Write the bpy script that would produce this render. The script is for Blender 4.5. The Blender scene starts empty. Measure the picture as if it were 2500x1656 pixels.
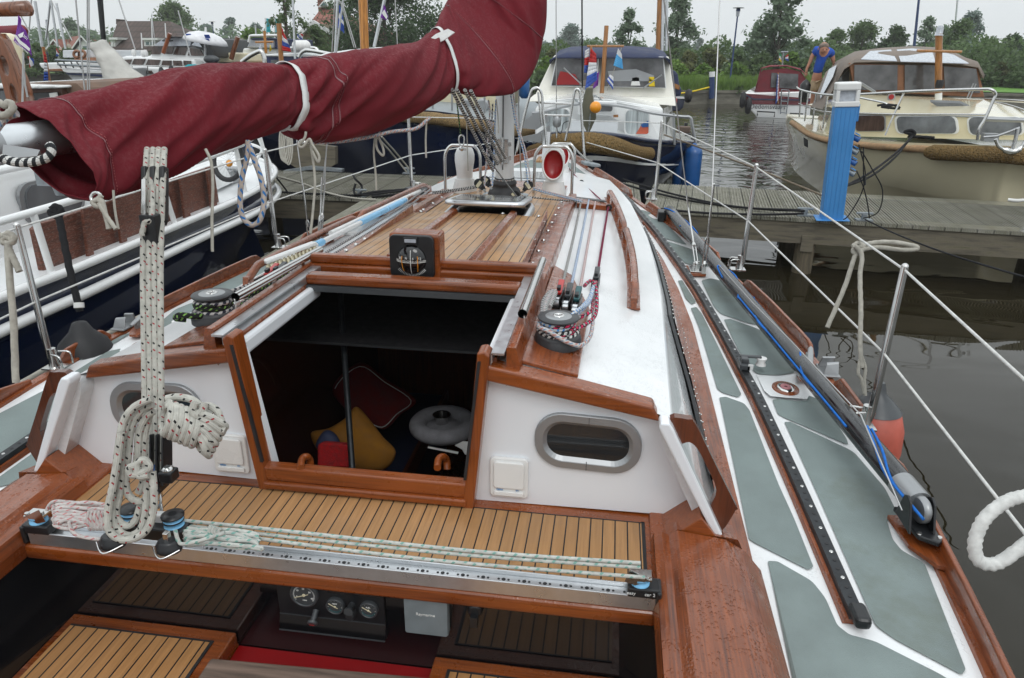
import bpy, math, random
from mathutils import Vector as V, Matrix, noise as mnoise
sin, cos, pi, R = math.sin, math.cos, math.pi, math.radians
sc = bpy.context.scene
COL = sc.collection
# ---------------------------------------------------------------- camera
FPX, PIT, ROLL, YAW = 1749.86, 0.37996, 0.012406, 0.134038
CP = V((0.6485, 0.0, 2.15))
_cy, _sy, _cp, _sp = cos(YAW), sin(YAW), cos(PIT), sin(PIT)
CF = V((-_sy*_cp, _cy*_cp, -_sp)); CR = V((_cy, _sy, 0)); CU = CR.cross(CF)
CR, CU = CR*cos(ROLL)+CU*sin(ROLL), CU*cos(ROLL)-CR*sin(ROLL)
cam = bpy.data.cameras.new('camera'); camo = bpy.data.objects.new('camera', cam); COL.objects.link(camo)
cam.sensor_width = 36; cam.lens = FPX/2500*36; cam.clip_start = .05; cam.clip_end = 3000
mw = Matrix((( CR.x, CU.x, -CF.x, CP.x), (CR.y, CU.y, -CF.y, CP.y), (CR.z, CU.z, -CF.z, CP.z), (0,0,0,1)))
camo.matrix_world = mw
sc.camera = camo
K_ = 2500/2367.
def P(u, v, **k):
    "survey helper: world point on the sight line of photo position u,v at a known x, y, z or distance d"
    d = CF + CR*((u*K_-1250)/FPX) - CU*((v*K_-828)/FPX)
    if 'd' in k: return CP + d*k['d']
    i, val = [('xyz'.index(a), b) for a, b in k.items()][0]
    return CP + d*((val-CP[i])/d[i])
# ---------------------------------------------------------------- world and light (overcast)
W = bpy.data.worlds.new('World'); sc.world = W; W.use_nodes = True
nt = W.node_tree; nt.nodes.clear()
def N(t, typ, **k):
    n = t.nodes.new(typ)
    for a, b in k.items():
        if a.startswith('i_'):
            key = a[2:]; key = int(key) if key.isdigit() else key.replace('_', ' ')
            n.inputs[key].default_value = b
        else: setattr(n, a, b)
    return n
def L(t, a, b):
    t.links.new(a, b)
sky = N(nt, 'ShaderNodeTexSky', sky_type='NISHITA', sun_disc=False, sun_elevation=R(48), sun_rotation=R(200), air_density=1.0, dust_density=4.0, ozone_density=1.0)
hs = N(nt, 'ShaderNodeHueSaturation', i_Saturation=.25, i_Value=.35); L(nt, sky.outputs[0], hs.inputs['Color'])
tc = N(nt, 'ShaderNodeTexCoord'); sp = N(nt, 'ShaderNodeSeparateXYZ'); L(nt, tc.outputs['Generated'], sp.inputs[0])
mr = N(nt, 'ShaderNodeMapRange'); mr.inputs[1].default_value = 0; mr.inputs[2].default_value = .9; mr.inputs[3].default_value = 6.9; mr.inputs[4].default_value = 12.5
L(nt, sp.outputs[2], mr.inputs[0])
mp = N(nt, 'ShaderNodeMapping'); mp.inputs['Scale'].default_value = (1.4, 1.4, 4.5); L(nt, tc.outputs['Generated'], mp.inputs[0])
cn = N(nt, 'ShaderNodeTexNoise', i_Scale=1.3, i_Detail=5, i_Roughness=.55); L(nt, mp.outputs[0], cn.inputs[0])
cr = N(nt, 'ShaderNodeMapRange'); cr.inputs[1].default_value = .35; cr.inputs[2].default_value = .7; cr.inputs[3].default_value = .8; cr.inputs[4].default_value = 1.12
L(nt, cn.outputs[0], cr.inputs[0])
mu = N(nt, 'ShaderNodeMath', operation='MULTIPLY'); L(nt, mr.outputs[0], mu.inputs[0]); L(nt, cr.outputs[0], mu.inputs[1])
# clouds are even near the horizon
mixh = N(nt, 'ShaderNodeMapRange'); mixh.inputs[1].default_value = 0.03; mixh.inputs[2].default_value = .3; L(nt, sp.outputs[2], mixh.inputs[0])
mf = N(nt, 'ShaderNodeMix'); L(nt, mixh.outputs[0], mf.inputs[0]); L(nt, mr.outputs[0], mf.inputs[2]); L(nt, mu.outputs[0], mf.inputs[3])
cc = N(nt, 'ShaderNodeVectorMath', operation='SCALE'); cc.inputs[0].default_value = (.92, .975, 1.0); L(nt, mf.outputs[0], cc.inputs['Scale'])
mx = N(nt, 'ShaderNodeMix', data_type='RGBA'); mx.inputs[0].default_value = .9; L(nt, hs.outputs[0], mx.inputs[6]); L(nt, cc.outputs[0], mx.inputs[7])
bg = N(nt, 'ShaderNodeBackground', i_Strength=.1); L(nt, mx.outputs[2], bg.inputs[0])
wo = N(nt, 'ShaderNodeOutputWorld'); L(nt, bg.outputs[0], wo.inputs[0])
sun = bpy.data.lights.new('sun', 'SUN'); sun.energy = .55; sun.angle = R(25); sun.color = (1, .985, .96)
so = bpy.data.objects.new('sun', sun); COL.objects.link(so); so.rotation_euler = (R(42), 0, R(20))
vs = sc.view_settings; vs.view_transform = 'Standard'; vs.look = 'None'; vs.exposure = .44; vs.gamma = 1
sc.cycles.max_bounces = 7; sc.cycles.transparent_max_bounces = 12; sc.cycles.caustics_reflective = False; sc.cycles.caustics_refractive = False
sc.cycles.use_denoising = True
# ---------------------------------------------------------------- materials
def newm(name):
    m = bpy.data.materials.new(name); m.use_nodes = True; t = m.node_tree; t.nodes.clear()
    o = N(t, 'ShaderNodeOutputMaterial'); b = N(t, 'ShaderNodeBsdfPrincipled'); L(t, b.outputs[0], o.inputs[0])
    return m, t, b, o
def coord(t, kind='Object', scale=(1, 1, 1), rot=(0, 0, 0)):
    tc = N(t, 'ShaderNodeTexCoord'); mp = N(t, 'ShaderNodeMapping'); mp.inputs['Scale'].default_value = scale; mp.inputs['Rotation'].default_value = rot
    L(t, tc.outputs[kind], mp.inputs[0]); return mp.outputs[0]
def math_(t, op, a, b=None, c=None):
    n = N(t, 'ShaderNodeMath', operation=op)
    for i, x in enumerate((a, b, c)):
        if x is None: continue
        if isinstance(x, (int, float)): n.inputs[i].default_value = x
        else: L(t, x, n.inputs[i])
    return n.outputs[0]
def noise(t, vec, scale=5, detail=4, rough=.55, dist=0):
    n = N(t, 'ShaderNodeTexNoise', i_Scale=scale, i_Detail=detail, i_Roughness=rough, i_Distortion=dist); L(t, vec, n.inputs[0]); return n.outputs[0]
def remap(t, x, a, b, c, d, smooth=False):
    n = N(t, 'ShaderNodeMapRange'); L(t, x, n.inputs[0])
    if smooth: n.interpolation_type = 'SMOOTHSTEP'
    for i, q in enumerate((a, b, c, d)): n.inputs[i+1].default_value = q
    return n.outputs[0]
def mixc(t, f, a, b, mode='MIX'):
    n = N(t, 'ShaderNodeMix', data_type='RGBA', blend_type=mode)
    for i, x in ((0, f), (6, a), (7, b)):
        if isinstance(x, (int, float)): n.inputs[i].default_value = x
        elif isinstance(x, tuple): n.inputs[i].default_value = (*x, 1)
        else: L(t, x, n.inputs[i])
    return n.outputs[2]
def bump(t, b, h, strength=.3, dist=.01, prev=None):
    n = N(t, 'ShaderNodeBump', i_Strength=strength, i_Distance=dist); L(t, h, n.inputs['Height'])
    if prev is not None: L(t, prev, n.inputs['Normal'])
    L(t, n.outputs[0], b.inputs['Normal']); return n.outputs[0]
def setp(b, rough=.5, metal=0, coat=0, spec=.5, coatr=.05):
    b.inputs['Roughness'].default_value = rough; b.inputs['Metallic'].default_value = metal
    b.inputs['Coat Weight'].default_value = coat; b.inputs['Coat Roughness'].default_value = coatr; b.inputs['Specular IOR Level'].default_value = spec
def plain(name, col, rough=.5, metal=0, coat=0, spec=.5, var=.12, vs=6, vstretch=(1, 1, 1), bs=0, bstr=.2, bd=.005, dirt=None, kind='Object'):
    m, t, b, o = newm(name); setp(b, rough, metal, coat, spec)
    c = coord(t, kind, vstretch); n = noise(t, c, vs, 6)
    lo = tuple(x*(1-var*1.6) for x in col); hi = tuple(min(1, x*(1+var)) for x in col)
    f = remap(t, n, .3, .7, 0, 1); cc = mixc(t, f, lo, hi)
    if dirt:
        dcol, amt, dsc = dirt; n2 = noise(t, c, dsc, 8, .7); f2 = remap(t, n2, .52, .75, 0, amt); cc = mixc(t, f2, cc, dcol)
    L(t, cc, b.inputs['Base Color'])
    L(t, remap(t, n, .3, .7, max(.02, rough*.8), min(1, rough*1.2)), b.inputs['Roughness'])
    if bs: bump(t, b, noise(t, coord(t, kind), bs, 4), bstr, bd)
    return m
def wet(t, b, prev=None, amt=1.0, sc_=120):
    "rain drops and streaky film on horizontal faces"
    g = N(t, 'ShaderNodeNewGeometry'); s = N(t, 'ShaderNodeSeparateXYZ'); L(t, g.outputs['Normal'], s.inputs[0])
    up = remap(t, s.outputs[2], .5, .85, 0, 1)
    vo = N(t, 'ShaderNodeTexVoronoi', feature='SMOOTH_F1', i_Scale=sc_, i_Smoothness=.3); c = coord(t); L(t, c, vo.inputs[0])
    nz = noise(t, c, sc_*.25, 3); d = remap(t, vo.outputs[0], .15, .5, 1, 0, True); d = math_(t, 'MULTIPLY', d, remap(t, nz, .42, .56, 0, 1)); d = math_(t, 'MULTIPLY', d, remap(t, noise(t, c, 5, 4), .42, .6, .1, 1))
    d = math_(t, 'MULTIPLY', d, up)
    n = N(t, 'ShaderNodeBump', i_Strength=.7*amt, i_Distance=.0035); L(t, d, n.inputs['Height'])
    if prev is not None: L(t, prev, n.inputs['Normal'])
    L(t, n.outputs[0], b.inputs['Normal']); 
    if 'Coat Normal' in b.inputs: L(t, n.outputs[0], b.inputs['Coat Normal'])
    return d, up
def varnish(name, ax='x', c1=(.215, .052, .009), c2=(.07, .014, .003), wetness=.5, rough=.3, coat=.5):
    m, t, b, o = newm(name); setp(b, rough, 0, coat, .42, .06)
    s = {'x': (2, 60, 60), 'y': (60, 2, 60), 'z': (60, 60, 2)}[ax]
    c = coord(t, 'Object', s); n = noise(t, c, 2.2, 8, .6, .4); n2 = noise(t, coord(t), 2.5, 3)
    f = remap(t, n, .38, .66, 0, 1); cc = mixc(t, f, c1, c2)
    cc = mixc(t, remap(t, n2, .35, .7, 0, .5), cc, tuple(x*1.7 for x in c1))
    L(t, cc, b.inputs['Base Color'])
    n3 = noise(t, coord(t), 14, 5); bm = N(t, 'ShaderNodeBump', i_Strength=.12, i_Distance=.01); L(t, n3, bm.inputs['Height'])
    if wetness:
        d, up = wet(t, b, bm.outputs[0], wetness)
        L(t, remap(t, n3, .4, .62, .22, .45), b.inputs['Roughness'])
        hz = math_(t, 'MULTIPLY', up, remap(t, noise(t, coord(t), 9, 5), .38, .62, .03, .22)); L(t, hz, b.inputs['Coat Roughness'])
    else: L(t, bm.outputs[0], b.inputs['Normal'])
    return m
def teak(name, pitch=.052, off=0, gap=.11, ax=0, base=(.4, .215, .09), rot=0, wetpatch=.35, coat=.15):
    m, t, b, o = newm(name); setp(b, .55, 0, coat, .4, .15)
    c = coord(t, 'Object', (1, 1, 1), (0, 0, rot)); s = N(t, 'ShaderNodeSeparateXYZ'); L(t, c, s.inputs[0])
    x = math_(t, 'DIVIDE', math_(t, 'ADD', s.outputs[ax], off+10*pitch*20), pitch)
    fr = math_(t, 'FRACT', x); idx = math_(t, 'FLOOR', x)
    wn = N(t, 'ShaderNodeTexWhiteNoise', noise_dimensions='1D'); L(t, idx, wn.inputs['W'])
    st = (30, 1.5, 30) if ax == 0 else (1.5, 30, 30)
    mp = N(t, 'ShaderNodeMapping'); mp.inputs['Scale'].default_value = st; L(t, c, mp.inputs[0])
    g = noise(t, mp.outputs[0], 3, 8, .6); 
    col = mixc(t, remap(t, g, .3, .7, 0, 1), tuple(q*.78 for q in base), tuple(q*1.15 for q in base))
    col = mixc(t, remap(t, wn.outputs[0], 0, 1, 0, .45), col, tuple(q*.75 for q in base))
    big = noise(t, coord(t), 5, 4, .6)
    col = mixc(t, remap(t, big, .5, .66, 0, wetpatch), col, tuple(q*.62 for q in base))
    gm = math_(t, 'LESS_THAN', fr, gap); col = mixc(t, gm, col, (.008, .008, .009))
    L(t, col, b.inputs['Base Color'])
    L(t, remap(t, big, .4, .66, .7, .3), b.inputs['Roughness'])
    h = math_(t, 'ADD', math_(t, 'MULTIPLY', gm, -.6), math_(t, 'MULTIPLY', g, .3)); bp = bump(t, b, h, .35, .004)
    return m
def rope(name, base, fleck=None, f2=None, du=.03, w=.3, k=2, braid=True):
    m, t, b, o = newm(name); setp(b, .85, 0, 0, .25)
    tc = N(t, 'ShaderNodeTexCoord'); s = N(t, 'ShaderNodeSeparateXYZ'); L(t, tc.outputs['UV'], s.inputs[0])
    oi = N(t, 'ShaderNodeObjectInfo'); u, v = math_(t, 'ADD', s.outputs[0], math_(t, 'MULTIPLY', oi.outputs['Random'], du*7.3)), s.outputs[1]; col = mixc(t, remap(t, noise(t, tc.outputs['Object'], 60, 3), .3, .7, 0, 1), tuple(q*.72 for q in base), base)
    if fleck:
        a = math_(t, 'FRACT', math_(t, 'ADD', math_(t, 'DIVIDE', u, du), math_(t, 'MULTIPLY', v, k)))
        c = math_(t, 'FRACT', math_(t, 'SUBTRACT', math_(t, 'MULTIPLY', v, max(2, k)), math_(t, 'DIVIDE', u, du*2.1)))
        ma = math_(t, 'MULTIPLY', math_(t, 'LESS_THAN', a, w), math_(t, 'LESS_THAN', c, min(.95, w*1.9)))
        col = mixc(t, ma, col, fleck)
        if f2:
            a2 = math_(t, 'FRACT', math_(t, 'ADD', a, .48)) ; mb = math_(t, 'MULTIPLY', math_(t, 'LESS_THAN', a2, w*.8), math_(t, 'LESS_THAN', math_(t, 'FRACT', math_(t, 'ADD', c, .3)), min(.9, w*1.9)))
            col = mixc(t, mb, col, f2)
    L(t, col, b.inputs['Base Color'])
    if braid:
        p_ = math_(t, 'SINE', math_(t, 'ADD', math_(t, 'MULTIPLY', u, 1400), math_(t, 'MULTIPLY', v, 38)))
        q_ = math_(t, 'SINE', math_(t, 'SUBTRACT', math_(t, 'MULTIPLY', u, 1400), math_(t, 'MULTIPLY', v, 38)))
        bump(t, b, math_(t, 'MULTIPLY', p_, q_), .5, .0015)
    return m
MT = {}
def mats():
    MT['white'] = plain('white_gelcoat', (.77, .795, .83), .22, coat=.5, var=.02, vs=3, dirt=((.5, .5, .47), .12, 3))
    m, t, b, o = newm('wet_white_paint'); setp(b, .3, 0, .4); n = noise(t, coord(t), 3, 5)
    L(t, mixc(t, remap(t, n, .35, .7, 0, 1), (.8, .81, .82), (.7, .72, .73)), b.inputs['Base Color']); wet(t, b, None, .5, 160); MT['wetwhite'] = m
    MT['trunk'] = plain('wet_trunk_side', (.7, .72, .735), .2, coat=.6, var=.05, vs=60, bs=110, bstr=.15, bd=.002)
    MT['nonskid'] = plain('grey_green_nonskid', (.2, .245, .24), .75, var=.1, vs=7, bs=350, bstr=.6, bd=.003, dirt=((.11, .12, .08), .7, 2.2))
    MT['varx'] = varnish('varnished_mahogany_across', 'x'); MT['vary'] = varnish('varnished_mahogany_along', 'y'); MT['varz'] = varnish('varnished_mahogany_upright', 'z', wetness=0, rough=.3)
    MT['varwet'] = varnish('rain_wet_mahogany', 'y', c1=(.22, .054, .012), c2=(.075, .017, .005), wetness=.9, coat=.5)
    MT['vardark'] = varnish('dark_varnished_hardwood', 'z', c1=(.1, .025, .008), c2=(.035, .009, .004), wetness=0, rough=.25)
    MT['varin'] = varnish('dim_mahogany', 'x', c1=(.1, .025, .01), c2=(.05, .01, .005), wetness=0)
    MT['ss'] = plain('stainless_steel', (.62, .62, .61), .16, 1, var=.06, vs=20)
    MT['alu'] = plain('anodised_aluminium', (.62, .64, .66), .32, .9, var=.04, vs=30)
    MT['alud'] = plain('satin_aluminium_profile', (.3, .31, .33), .45, .7, var=.05, vs=10)
    MT['silver'] = plain('silver_painted_frame', (.33, .34, .35), .35, .6, var=.03, vs=4)
    MT['black'] = plain('black_plastic', (.012, .013, .015), .35, var=.15, vs=30)
    MT['rubber'] = plain('black_rubber', (.016, .016, .018), .6, var=.2, vs=30)
    MT['winch'] = plain('charcoal_winch_plastic', (.035, .037, .041), .42, var=.12, vs=40, bs=200, bstr=.1)
    MT['gloss'] = plain('polished_black_panel', (.006, .006, .007), .05, coat=.4, var=.1, vs=3)
    MT['track'] = plain('black_anodised_track', (.03, .033, .037), .35, .5, var=.3, vs=25, bs=60, bstr=.1)
    m, t, b, o = newm('dark_window_glass'); setp(b, .04, 0, 0, .6); L(t, mixc(t, noise(t, coord(t), 1.5), (.012, .013, .014), (.03, .032, .034)), b.inputs['Base Color']); MT['glass'] = m
    m, t, b, o = newm('pale_reflecting_glass'); setp(b, .12, 0, .5, .8); L(t, mixc(t, remap(t, noise(t, coord(t), 1.2), .35, .65, 0, 1), (.05, .055, .06), (.16, .17, .18)), b.inputs['Base Color']); MT['glass2'] = m
    MT['clearvinyl'] = plain('cloudy_clear_vinyl', (.42, .45, .5), .15, coat=.5, var=.15, vs=30)
    MT['canvas'] = plain('maroon_sailcloth', (.125, .0065, .013), .85, spec=.12, var=.07, vs=5, bs=600, bstr=.1, bd=.001)
    MT['strap'] = plain('white_webbing', (.66, .67, .66), .7, var=.05, vs=90, bs=400, bstr=.3, bd=.001)
    MT['navy'] = plain('navy_hull_enamel', (.007, .014, .045), .08, coat=.6, var=.2, vs=1.5)
    MT['navyc'] = plain('navy_canvas', (.025, .035, .085), .75, var=.15, vs=6)
    MT['enamel'] = plain('white_enamel', (.74, .75, .75), .18, coat=.4, var=.03, vs=2, dirt=((.4, .4, .36), .15, 2.5))
    MT['cream'] = plain('cream_gelcoat', (.66, .6, .42), .18, coat=.5, var=.04, vs=2, dirt=((.42, .38, .25), .2, 2))
    MT['maroonp'] = plain('maroon_paint', (.13, .012, .02), .25, coat=.5, var=.1)
    MT['weath'] = plain('weathered_varnish_board', (.12, .035, .018), .5, var=.3, vs=6, vstretch=(2, 2, 12), bs=40, bstr=.3, dirt=((.42, .34, .3), .8, 22))
    MT['greywood'] = plain('weathered_grey_wood', (.16, .11, .085), .7, var=.35, vs=4, vstretch=(1, 12, 8), bs=30, bstr=.4)
    MT['red'] = plain('red_plastic', (.45, .022, .02), .3, coat=.3, var=.05)
    MT['redin'] = plain('deep_red_lining', (.28, .004, .006), .35, coat=.2, var=.05)
    MT['teal'] = plain('teal_plastic', (.02, .1, .11), .3, var=.05)
    MT['dgrey'] = plain('dark_grey_plastic', (.05, .055, .06), .35, var=.08)
    MT['cowl'] = plain('white_cowl_plastic', (.74, .74, .73), .3, coat=.2, var=.03)
    MT['blue'] = plain('blue_paint', (.05, .24, .56), .45, var=.06, vs=3, bs=30, bstr=.1, dirt=((.1, .25, .45), .2, 5))
    MT['lblue'] = plain('light_blue_tube', (.2, .5, .78), .3, var=.05)
    MT['vinyl'] = plain('blue_fender_vinyl', (.01, .09, .3), .35, coat=.2, var=.1)
    MT['orange'] = plain('orange_ball', (.8, .3, .01), .35, coat=.2, var=.04)
    MT['lav'] = plain('brown_varnished_pine', (.33, .14, .035), .35, coat=.4, var=.25, vs=5, vstretch=(12, 12, 1))
    MT['tan'] = plain('taupe_canvas', (.2, .165, .14), .85, var=.12, vs=5, bs=60, bstr=.2)
    MT['coir'] = plain('coir_rope_fender', (.3, .2, .09), .9, var=.4, vs=60, bs=110, bstr=.9, bd=.02)
    MT['galv'] = plain('galvanised_steel', (.28, .31, .33), .5, .5, var=.2, vs=20)
    MT['pwhite'] = plain('plain_white_fabric', (.7, .7, .68), .8, var=.1, vs=5)
    MT['r_main'] = rope('white_braid_black_red_fleck', (.53, .52, .47), (.01, .01, .012), (.3, .02, .03), .032, .15, 1)
    MT['r_red'] = rope('white_braid_red_fleck', (.62, .58, .56), (.5, .2, .2), None, .02, .3, 2)
    MT['r_green'] = rope('white_braid_green_fleck', (.6, .61, .57), (.2, .38, .33), None, .024, .3, 1)
    MT['r_bw'] = rope('black_braid_white_fleck', (.03, .032, .036), (.62, .62, .6), None, .017, .5, 1)
    MT['r_wb'] = rope('white_braid_black_fleck', (.6, .58, .56), (.03, .03, .05), None, .022, .48, 1)
    MT['r_lb'] = rope('white_braid_blue_fleck', (.62, .64, .66), (.08, .25, .55), None, .016, .42, 1)
    MT['r_pk'] = rope('white_braid_pink_fleck', (.62, .58, .57), (.5, .2, .2), None, .016, .4, 1)
    MT['r_mag'] = rope('magenta_braid_black_fleck', (.3, .02, .07), (.02, .02, .03), None, .012, .4, 1)
    MT['r_bpk'] = rope('black_braid_pink_fleck', (.02, .02, .025), (.6, .03, .1), (.4, .4, .4), .03, .42, 1)
    MT['r_bgr'] = rope('black_braid_green_fleck', (.02, .022, .02), (.22, .42, .1), None, .02, .3, 2)
    MT['r_wrb'] = rope('white_braid_red_blue_fleck', (.62, .6, .58), (.45, .2, .18), (.18, .28, .42), .02, .34, 2)
    MT['r_blue'] = rope('thin_blue_line', (.02, .17, .6), None, None, .02, .4, 1, False)
    MT['r_old'] = rope('weathered_white_rope', (.42, .4, .35), None, braid=False)
    MT['r_new'] = rope('new_white_rope', (.66, .66, .64), None, braid=False)
    MT['r_blk'] = rope('black_rope', (.018, .018, .02), None, braid=False)
    MT['r_brn'] = rope('brown_grey_rope', (.2, .16, .12), None, braid=False)
    MT['r_tan'] = rope('tan_rope', (.36, .22, .1), None, braid=False)
    MT['r_bt'] = rope('blue_tan_braid', (.5, .43, .38), (.03, .16, .42), None, .03, .36, 2)
    MT['steelwire'] = plain('steel_wire', (.5, .5, .5), .35, .8, var=.1)
    MT['teakx'] = teak('teak_planks_bridge_deck', .033, .012)
    MT['teakroof'] = teak('teak_planks_roof', .0375, .01, .1, base=(.42, .235, .105), wetpatch=.55, coat=.3)
    MT['teakseat'] = teak('teak_planks_seat', .034, .0, .12, base=(.4, .2, .075), wetpatch=.1)
mats()
# ---------------------------------------------------------------- mesh builder
class MB:
    def __init__(s): s.v = []; s.f = []; s.uv = []; s.mi = []; s.sm = []; s.cur = 0; s.smooth = False
    def add(s, vs, fs, uvs=None, smooth=None):
        o = len(s.v); s.v += [tuple(a) for a in vs]
        for i, f in enumerate(fs):
            s.f.append([o+j for j in f]); s.uv.append(uvs[i] if uvs else None); s.mi.append(s.cur); s.sm.append(s.smooth if smooth is None else smooth)
        return s
    def box(s, c, d, rot=None):
        c = V(c); M3 = rot if rot is not None else Matrix.Identity(3)
        vs = [c + M3 @ V((a*d[0]/2, b*d[1]/2, e*d[2]/2)) for a in (-1, 1) for b in (-1, 1) for e in (-1, 1)]
        return s.add(vs, [(0, 1, 3, 2), (4, 6, 7, 5), (0, 4, 5, 1), (2, 3, 7, 6), (0, 2, 6, 4), (1, 5, 7, 3)], smooth=False)
    def bx(s, x0, x1, y0, y1, z0, z1): return s.box(((x0+x1)/2, (y0+y1)/2, (z0+z1)/2), (x1-x0, y1-y0, z1-z0))
    def poly(s, pts): return s.add(pts, [tuple(range(len(pts)))], smooth=False)
    def prism(s, pts, vec):
        n = len(pts); vec = V(vec); a = [V(p) for p in pts]; b = [p+vec for p in a]
        return s.add(a+b, [tuple(range(n))[::-1], tuple(range(n, 2*n))]+[(i, (i+1) % n, n+(i+1) % n, n+i) for i in range(n)], smooth=False)
    def beam(s, a, b, w, h, up=(0, 0, 1)):
        a, b = V(a), V(b); d = (b-a); l = d.length; d.normalize(); x = d.cross(V(up)).normalized(); z = x.cross(d)
        return s.box((a+b)/2, (w, l, h), Matrix((x, d, z)).transposed())
    def loft(s, loops, closed=True, caps=False, smooth=True, uvs=False):
        n = len(loops[0]); vs = [p for l in loops for p in l]; fs = []; m = n if closed else n-1; uv = []
        for i in range(len(loops)-1):
            for j in range(m):
                k = (j+1) % n; fs.append((i*n+j, i*n+k, (i+1)*n+k, (i+1)*n+j))
                if uvs: uv.append(((i/(len(loops)-1), j/m), (i/(len(loops)-1), (j+1)/m), ((i+1)/(len(loops)-1), (j+1)/m), ((i+1)/(len(loops)-1), j/m)))
        s.add(vs, fs, uv if uvs else None, smooth)
        if caps: s.add(loops[0], [tuple(range(n))[::-1]], smooth=False); s.add(loops[-1], [tuple(range(n))], smooth=False)
        return s
    def tube(s, path, r=.01, seg=8, closed=False, cap=True, lay=0, uv=True, flat=1.0):
        p = [V(a) for a in path]; n = len(p)
        if n < 2: return s
        tg = []
        for i in range(n):
            a = p[(i-1) % n] if closed or i > 0 else p[0]; b = p[(i+1) % n] if closed or i < n-1 else p[-1]
            d = b-a; tg.append(d.normalized() if d.length > 1e-9 else V((0, 0, 1)))
        up = V((0, 0, 1)) if abs(tg[0].z) < .9 else V((1, 0, 0)); nr = (up-tg[0]*up.dot(tg[0])).normalized(); loops = []; lens = [0]
        for i in range(n):
            if i: nr = nr-tg[i]*nr.dot(tg[i]); nr = nr.normalized() if nr.length > 1e-9 else V((1, 0, 0)); lens.append(lens[-1]+(p[i]-p[i-1]).length)
            bn = tg[i].cross(nr); rr = r[i] if isinstance(r, (list, tuple)) else r; lp = []
            for j in range(seg):
                a = 2*pi*j/seg; q = rr
                if lay: q = rr*(1+.1*cos(3*a-lens[i]*lay))
                lp.append(p[i]+nr*(cos(a)*q)+bn*(sin(a)*q*flat))
            loops.append(lp)
        if closed: loops.append(loops[0]); lens.append(lens[-1]+(p[0]-p[-1]).length)
        vs = [q for l in loops for q in l]; fs = []; uvs = []
        for i in range(len(loops)-1):
            for j in range(seg):
                k = (j+1) % seg; fs.append((i*seg+j, i*seg+k, (i+1)*seg+k, (i+1)*seg+j))
                uvs.append(((lens[i], j/seg), (lens[i], (j+1)/seg), (lens[i+1], (j+1)/seg), (lens[i+1], j/seg)))
        s.add(vs, fs, uvs, True)
        if cap and not closed: s.add(loops[0], [tuple(range(seg))[::-1]], smooth=False); s.add(loops[-1], [tuple(range(seg))], smooth=False)
        return s
    def cyl(s, a, b, r, r2=None, seg=16): return s.tube([a, b], [r, r if r2 is None else r2], seg)
    def lathe(s, c, prof, axis=(0, 0, 1), seg=20, sx=1.0):
        c = V(c); ax = V(axis).normalized(); u = ax.orthogonal().normalized() if abs(ax.z) < .99 else V((1, 0, 0)); w = ax.cross(u)
        return s.loft([[c+ax*z+u*(r*cos(2*pi*j/seg)*sx)+w*(r*sin(2*pi*j/seg)) for j in range(seg)] for r, z in prof], True, True)
    def ball(s, c, r, seg=16, sq=(1, 1, 1)):
        c = V(c); loops = [[c+V((r*sin(pi*i/seg)*cos(2*pi*j/seg)*sq[0], r*sin(pi*i/seg)*sin(2*pi*j/seg)*sq[1], r*cos(pi*i/seg)*sq[2])) for j in range(seg)] for i in range(seg+1)]
        return s.loft(loops[1:-1], True, True)
    def build(s, name, mt, parent=None, bev=0, sub=0, seg=2, solid=0):
        me = bpy.data.meshes.new(name); me.from_pydata(s.v, [], s.f)
        for m in (mt if isinstance(mt, (list, tuple)) else [mt]): me.materials.append(MT[m] if isinstance(m, str) else m)
        me.polygons.foreach_set('material_index', s.mi); me.polygons.foreach_set('use_smooth', s.sm)
        if any(s.uv):
            ul = me.uv_layers.new(name='UVMap').data; i = 0
            for f, uv in zip(s.f, s.uv):
                for j in range(len(f)):
                    if uv: ul[i].uv = uv[j]
                    i += 1
        me.update(); o = bpy.data.objects.new(name, me); COL.objects.link(o)
        if parent is not None:
            o.parent = parent
            if parent.type == 'EMPTY': o.matrix_parent_inverse = Matrix.Translation(-parent.location)
        if solid: md = o.modifiers.new('s', 'SOLIDIFY'); md.thickness = solid; md.offset = 0
        if bev: md = o.modifiers.new('b', 'BEVEL'); md.width = bev; md.segments = seg; md.limit_method = 'ANGLE'; md.angle_limit = R(35)
        if sub: md = o.modifiers.new('u', 'SUBSURF'); md.levels = sub; md.render_levels = sub
        return o
def tag(o, label=None, cat=None, group=None, kind=None):
    for k, v in (('label', label), ('category', cat), ('group', group), ('kind', kind)):
        if v: o[k] = v
    return o
def thing(name, loc, label, cat, group=None, kind=None):
    o = bpy.data.objects.new(name, None); o.location = loc; o.empty_display_size = .1; COL.objects.link(o); return tag(o, label, cat, group, kind)
def cp(root, loc, rz=None, label=None):
    c = root.copy(); COL.objects.link(c); c.location = loc
    if rz is not None: c.rotation_euler.z = rz
    if label: c['label'] = label
    def rec(a, b):
        for ch in [o for o in COL.objects if o.parent == a]:
            d = ch.copy(); COL.objects.link(d); d.parent = b; rec(ch, d)
    rec(root, c); return c
def smooth(pts, n=8, closed=False):
    "Catmull-Rom"
    p = [V(a) for a in pts]; out = []; m = len(p)
    rng = range(m if closed else m-1)
    for i in rng:
        a, b, c, d = (p[(i-1) % m] if closed or i else p[0]), p[i], p[(i+1) % m], (p[(i+2) % m] if closed or i < m-2 else p[-1])
        for k in range(n):
            t = k/n; out.append(.5*((2*b)+(c-a)*t+(2*a-5*b+4*c-d)*t*t+(3*b-a-3*c+d)*t**3))
    if not closed: out.append(p[-1])
    return out
def lerp(tab, y):
    if y <= tab[0][0]: return tab[0][1]
    for (a, b), (c, d) in zip(tab, tab[1:]):
        if y <= c: return b+(d-b)*(y-a)/(c-a)
    return tab[-1][1]
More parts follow.
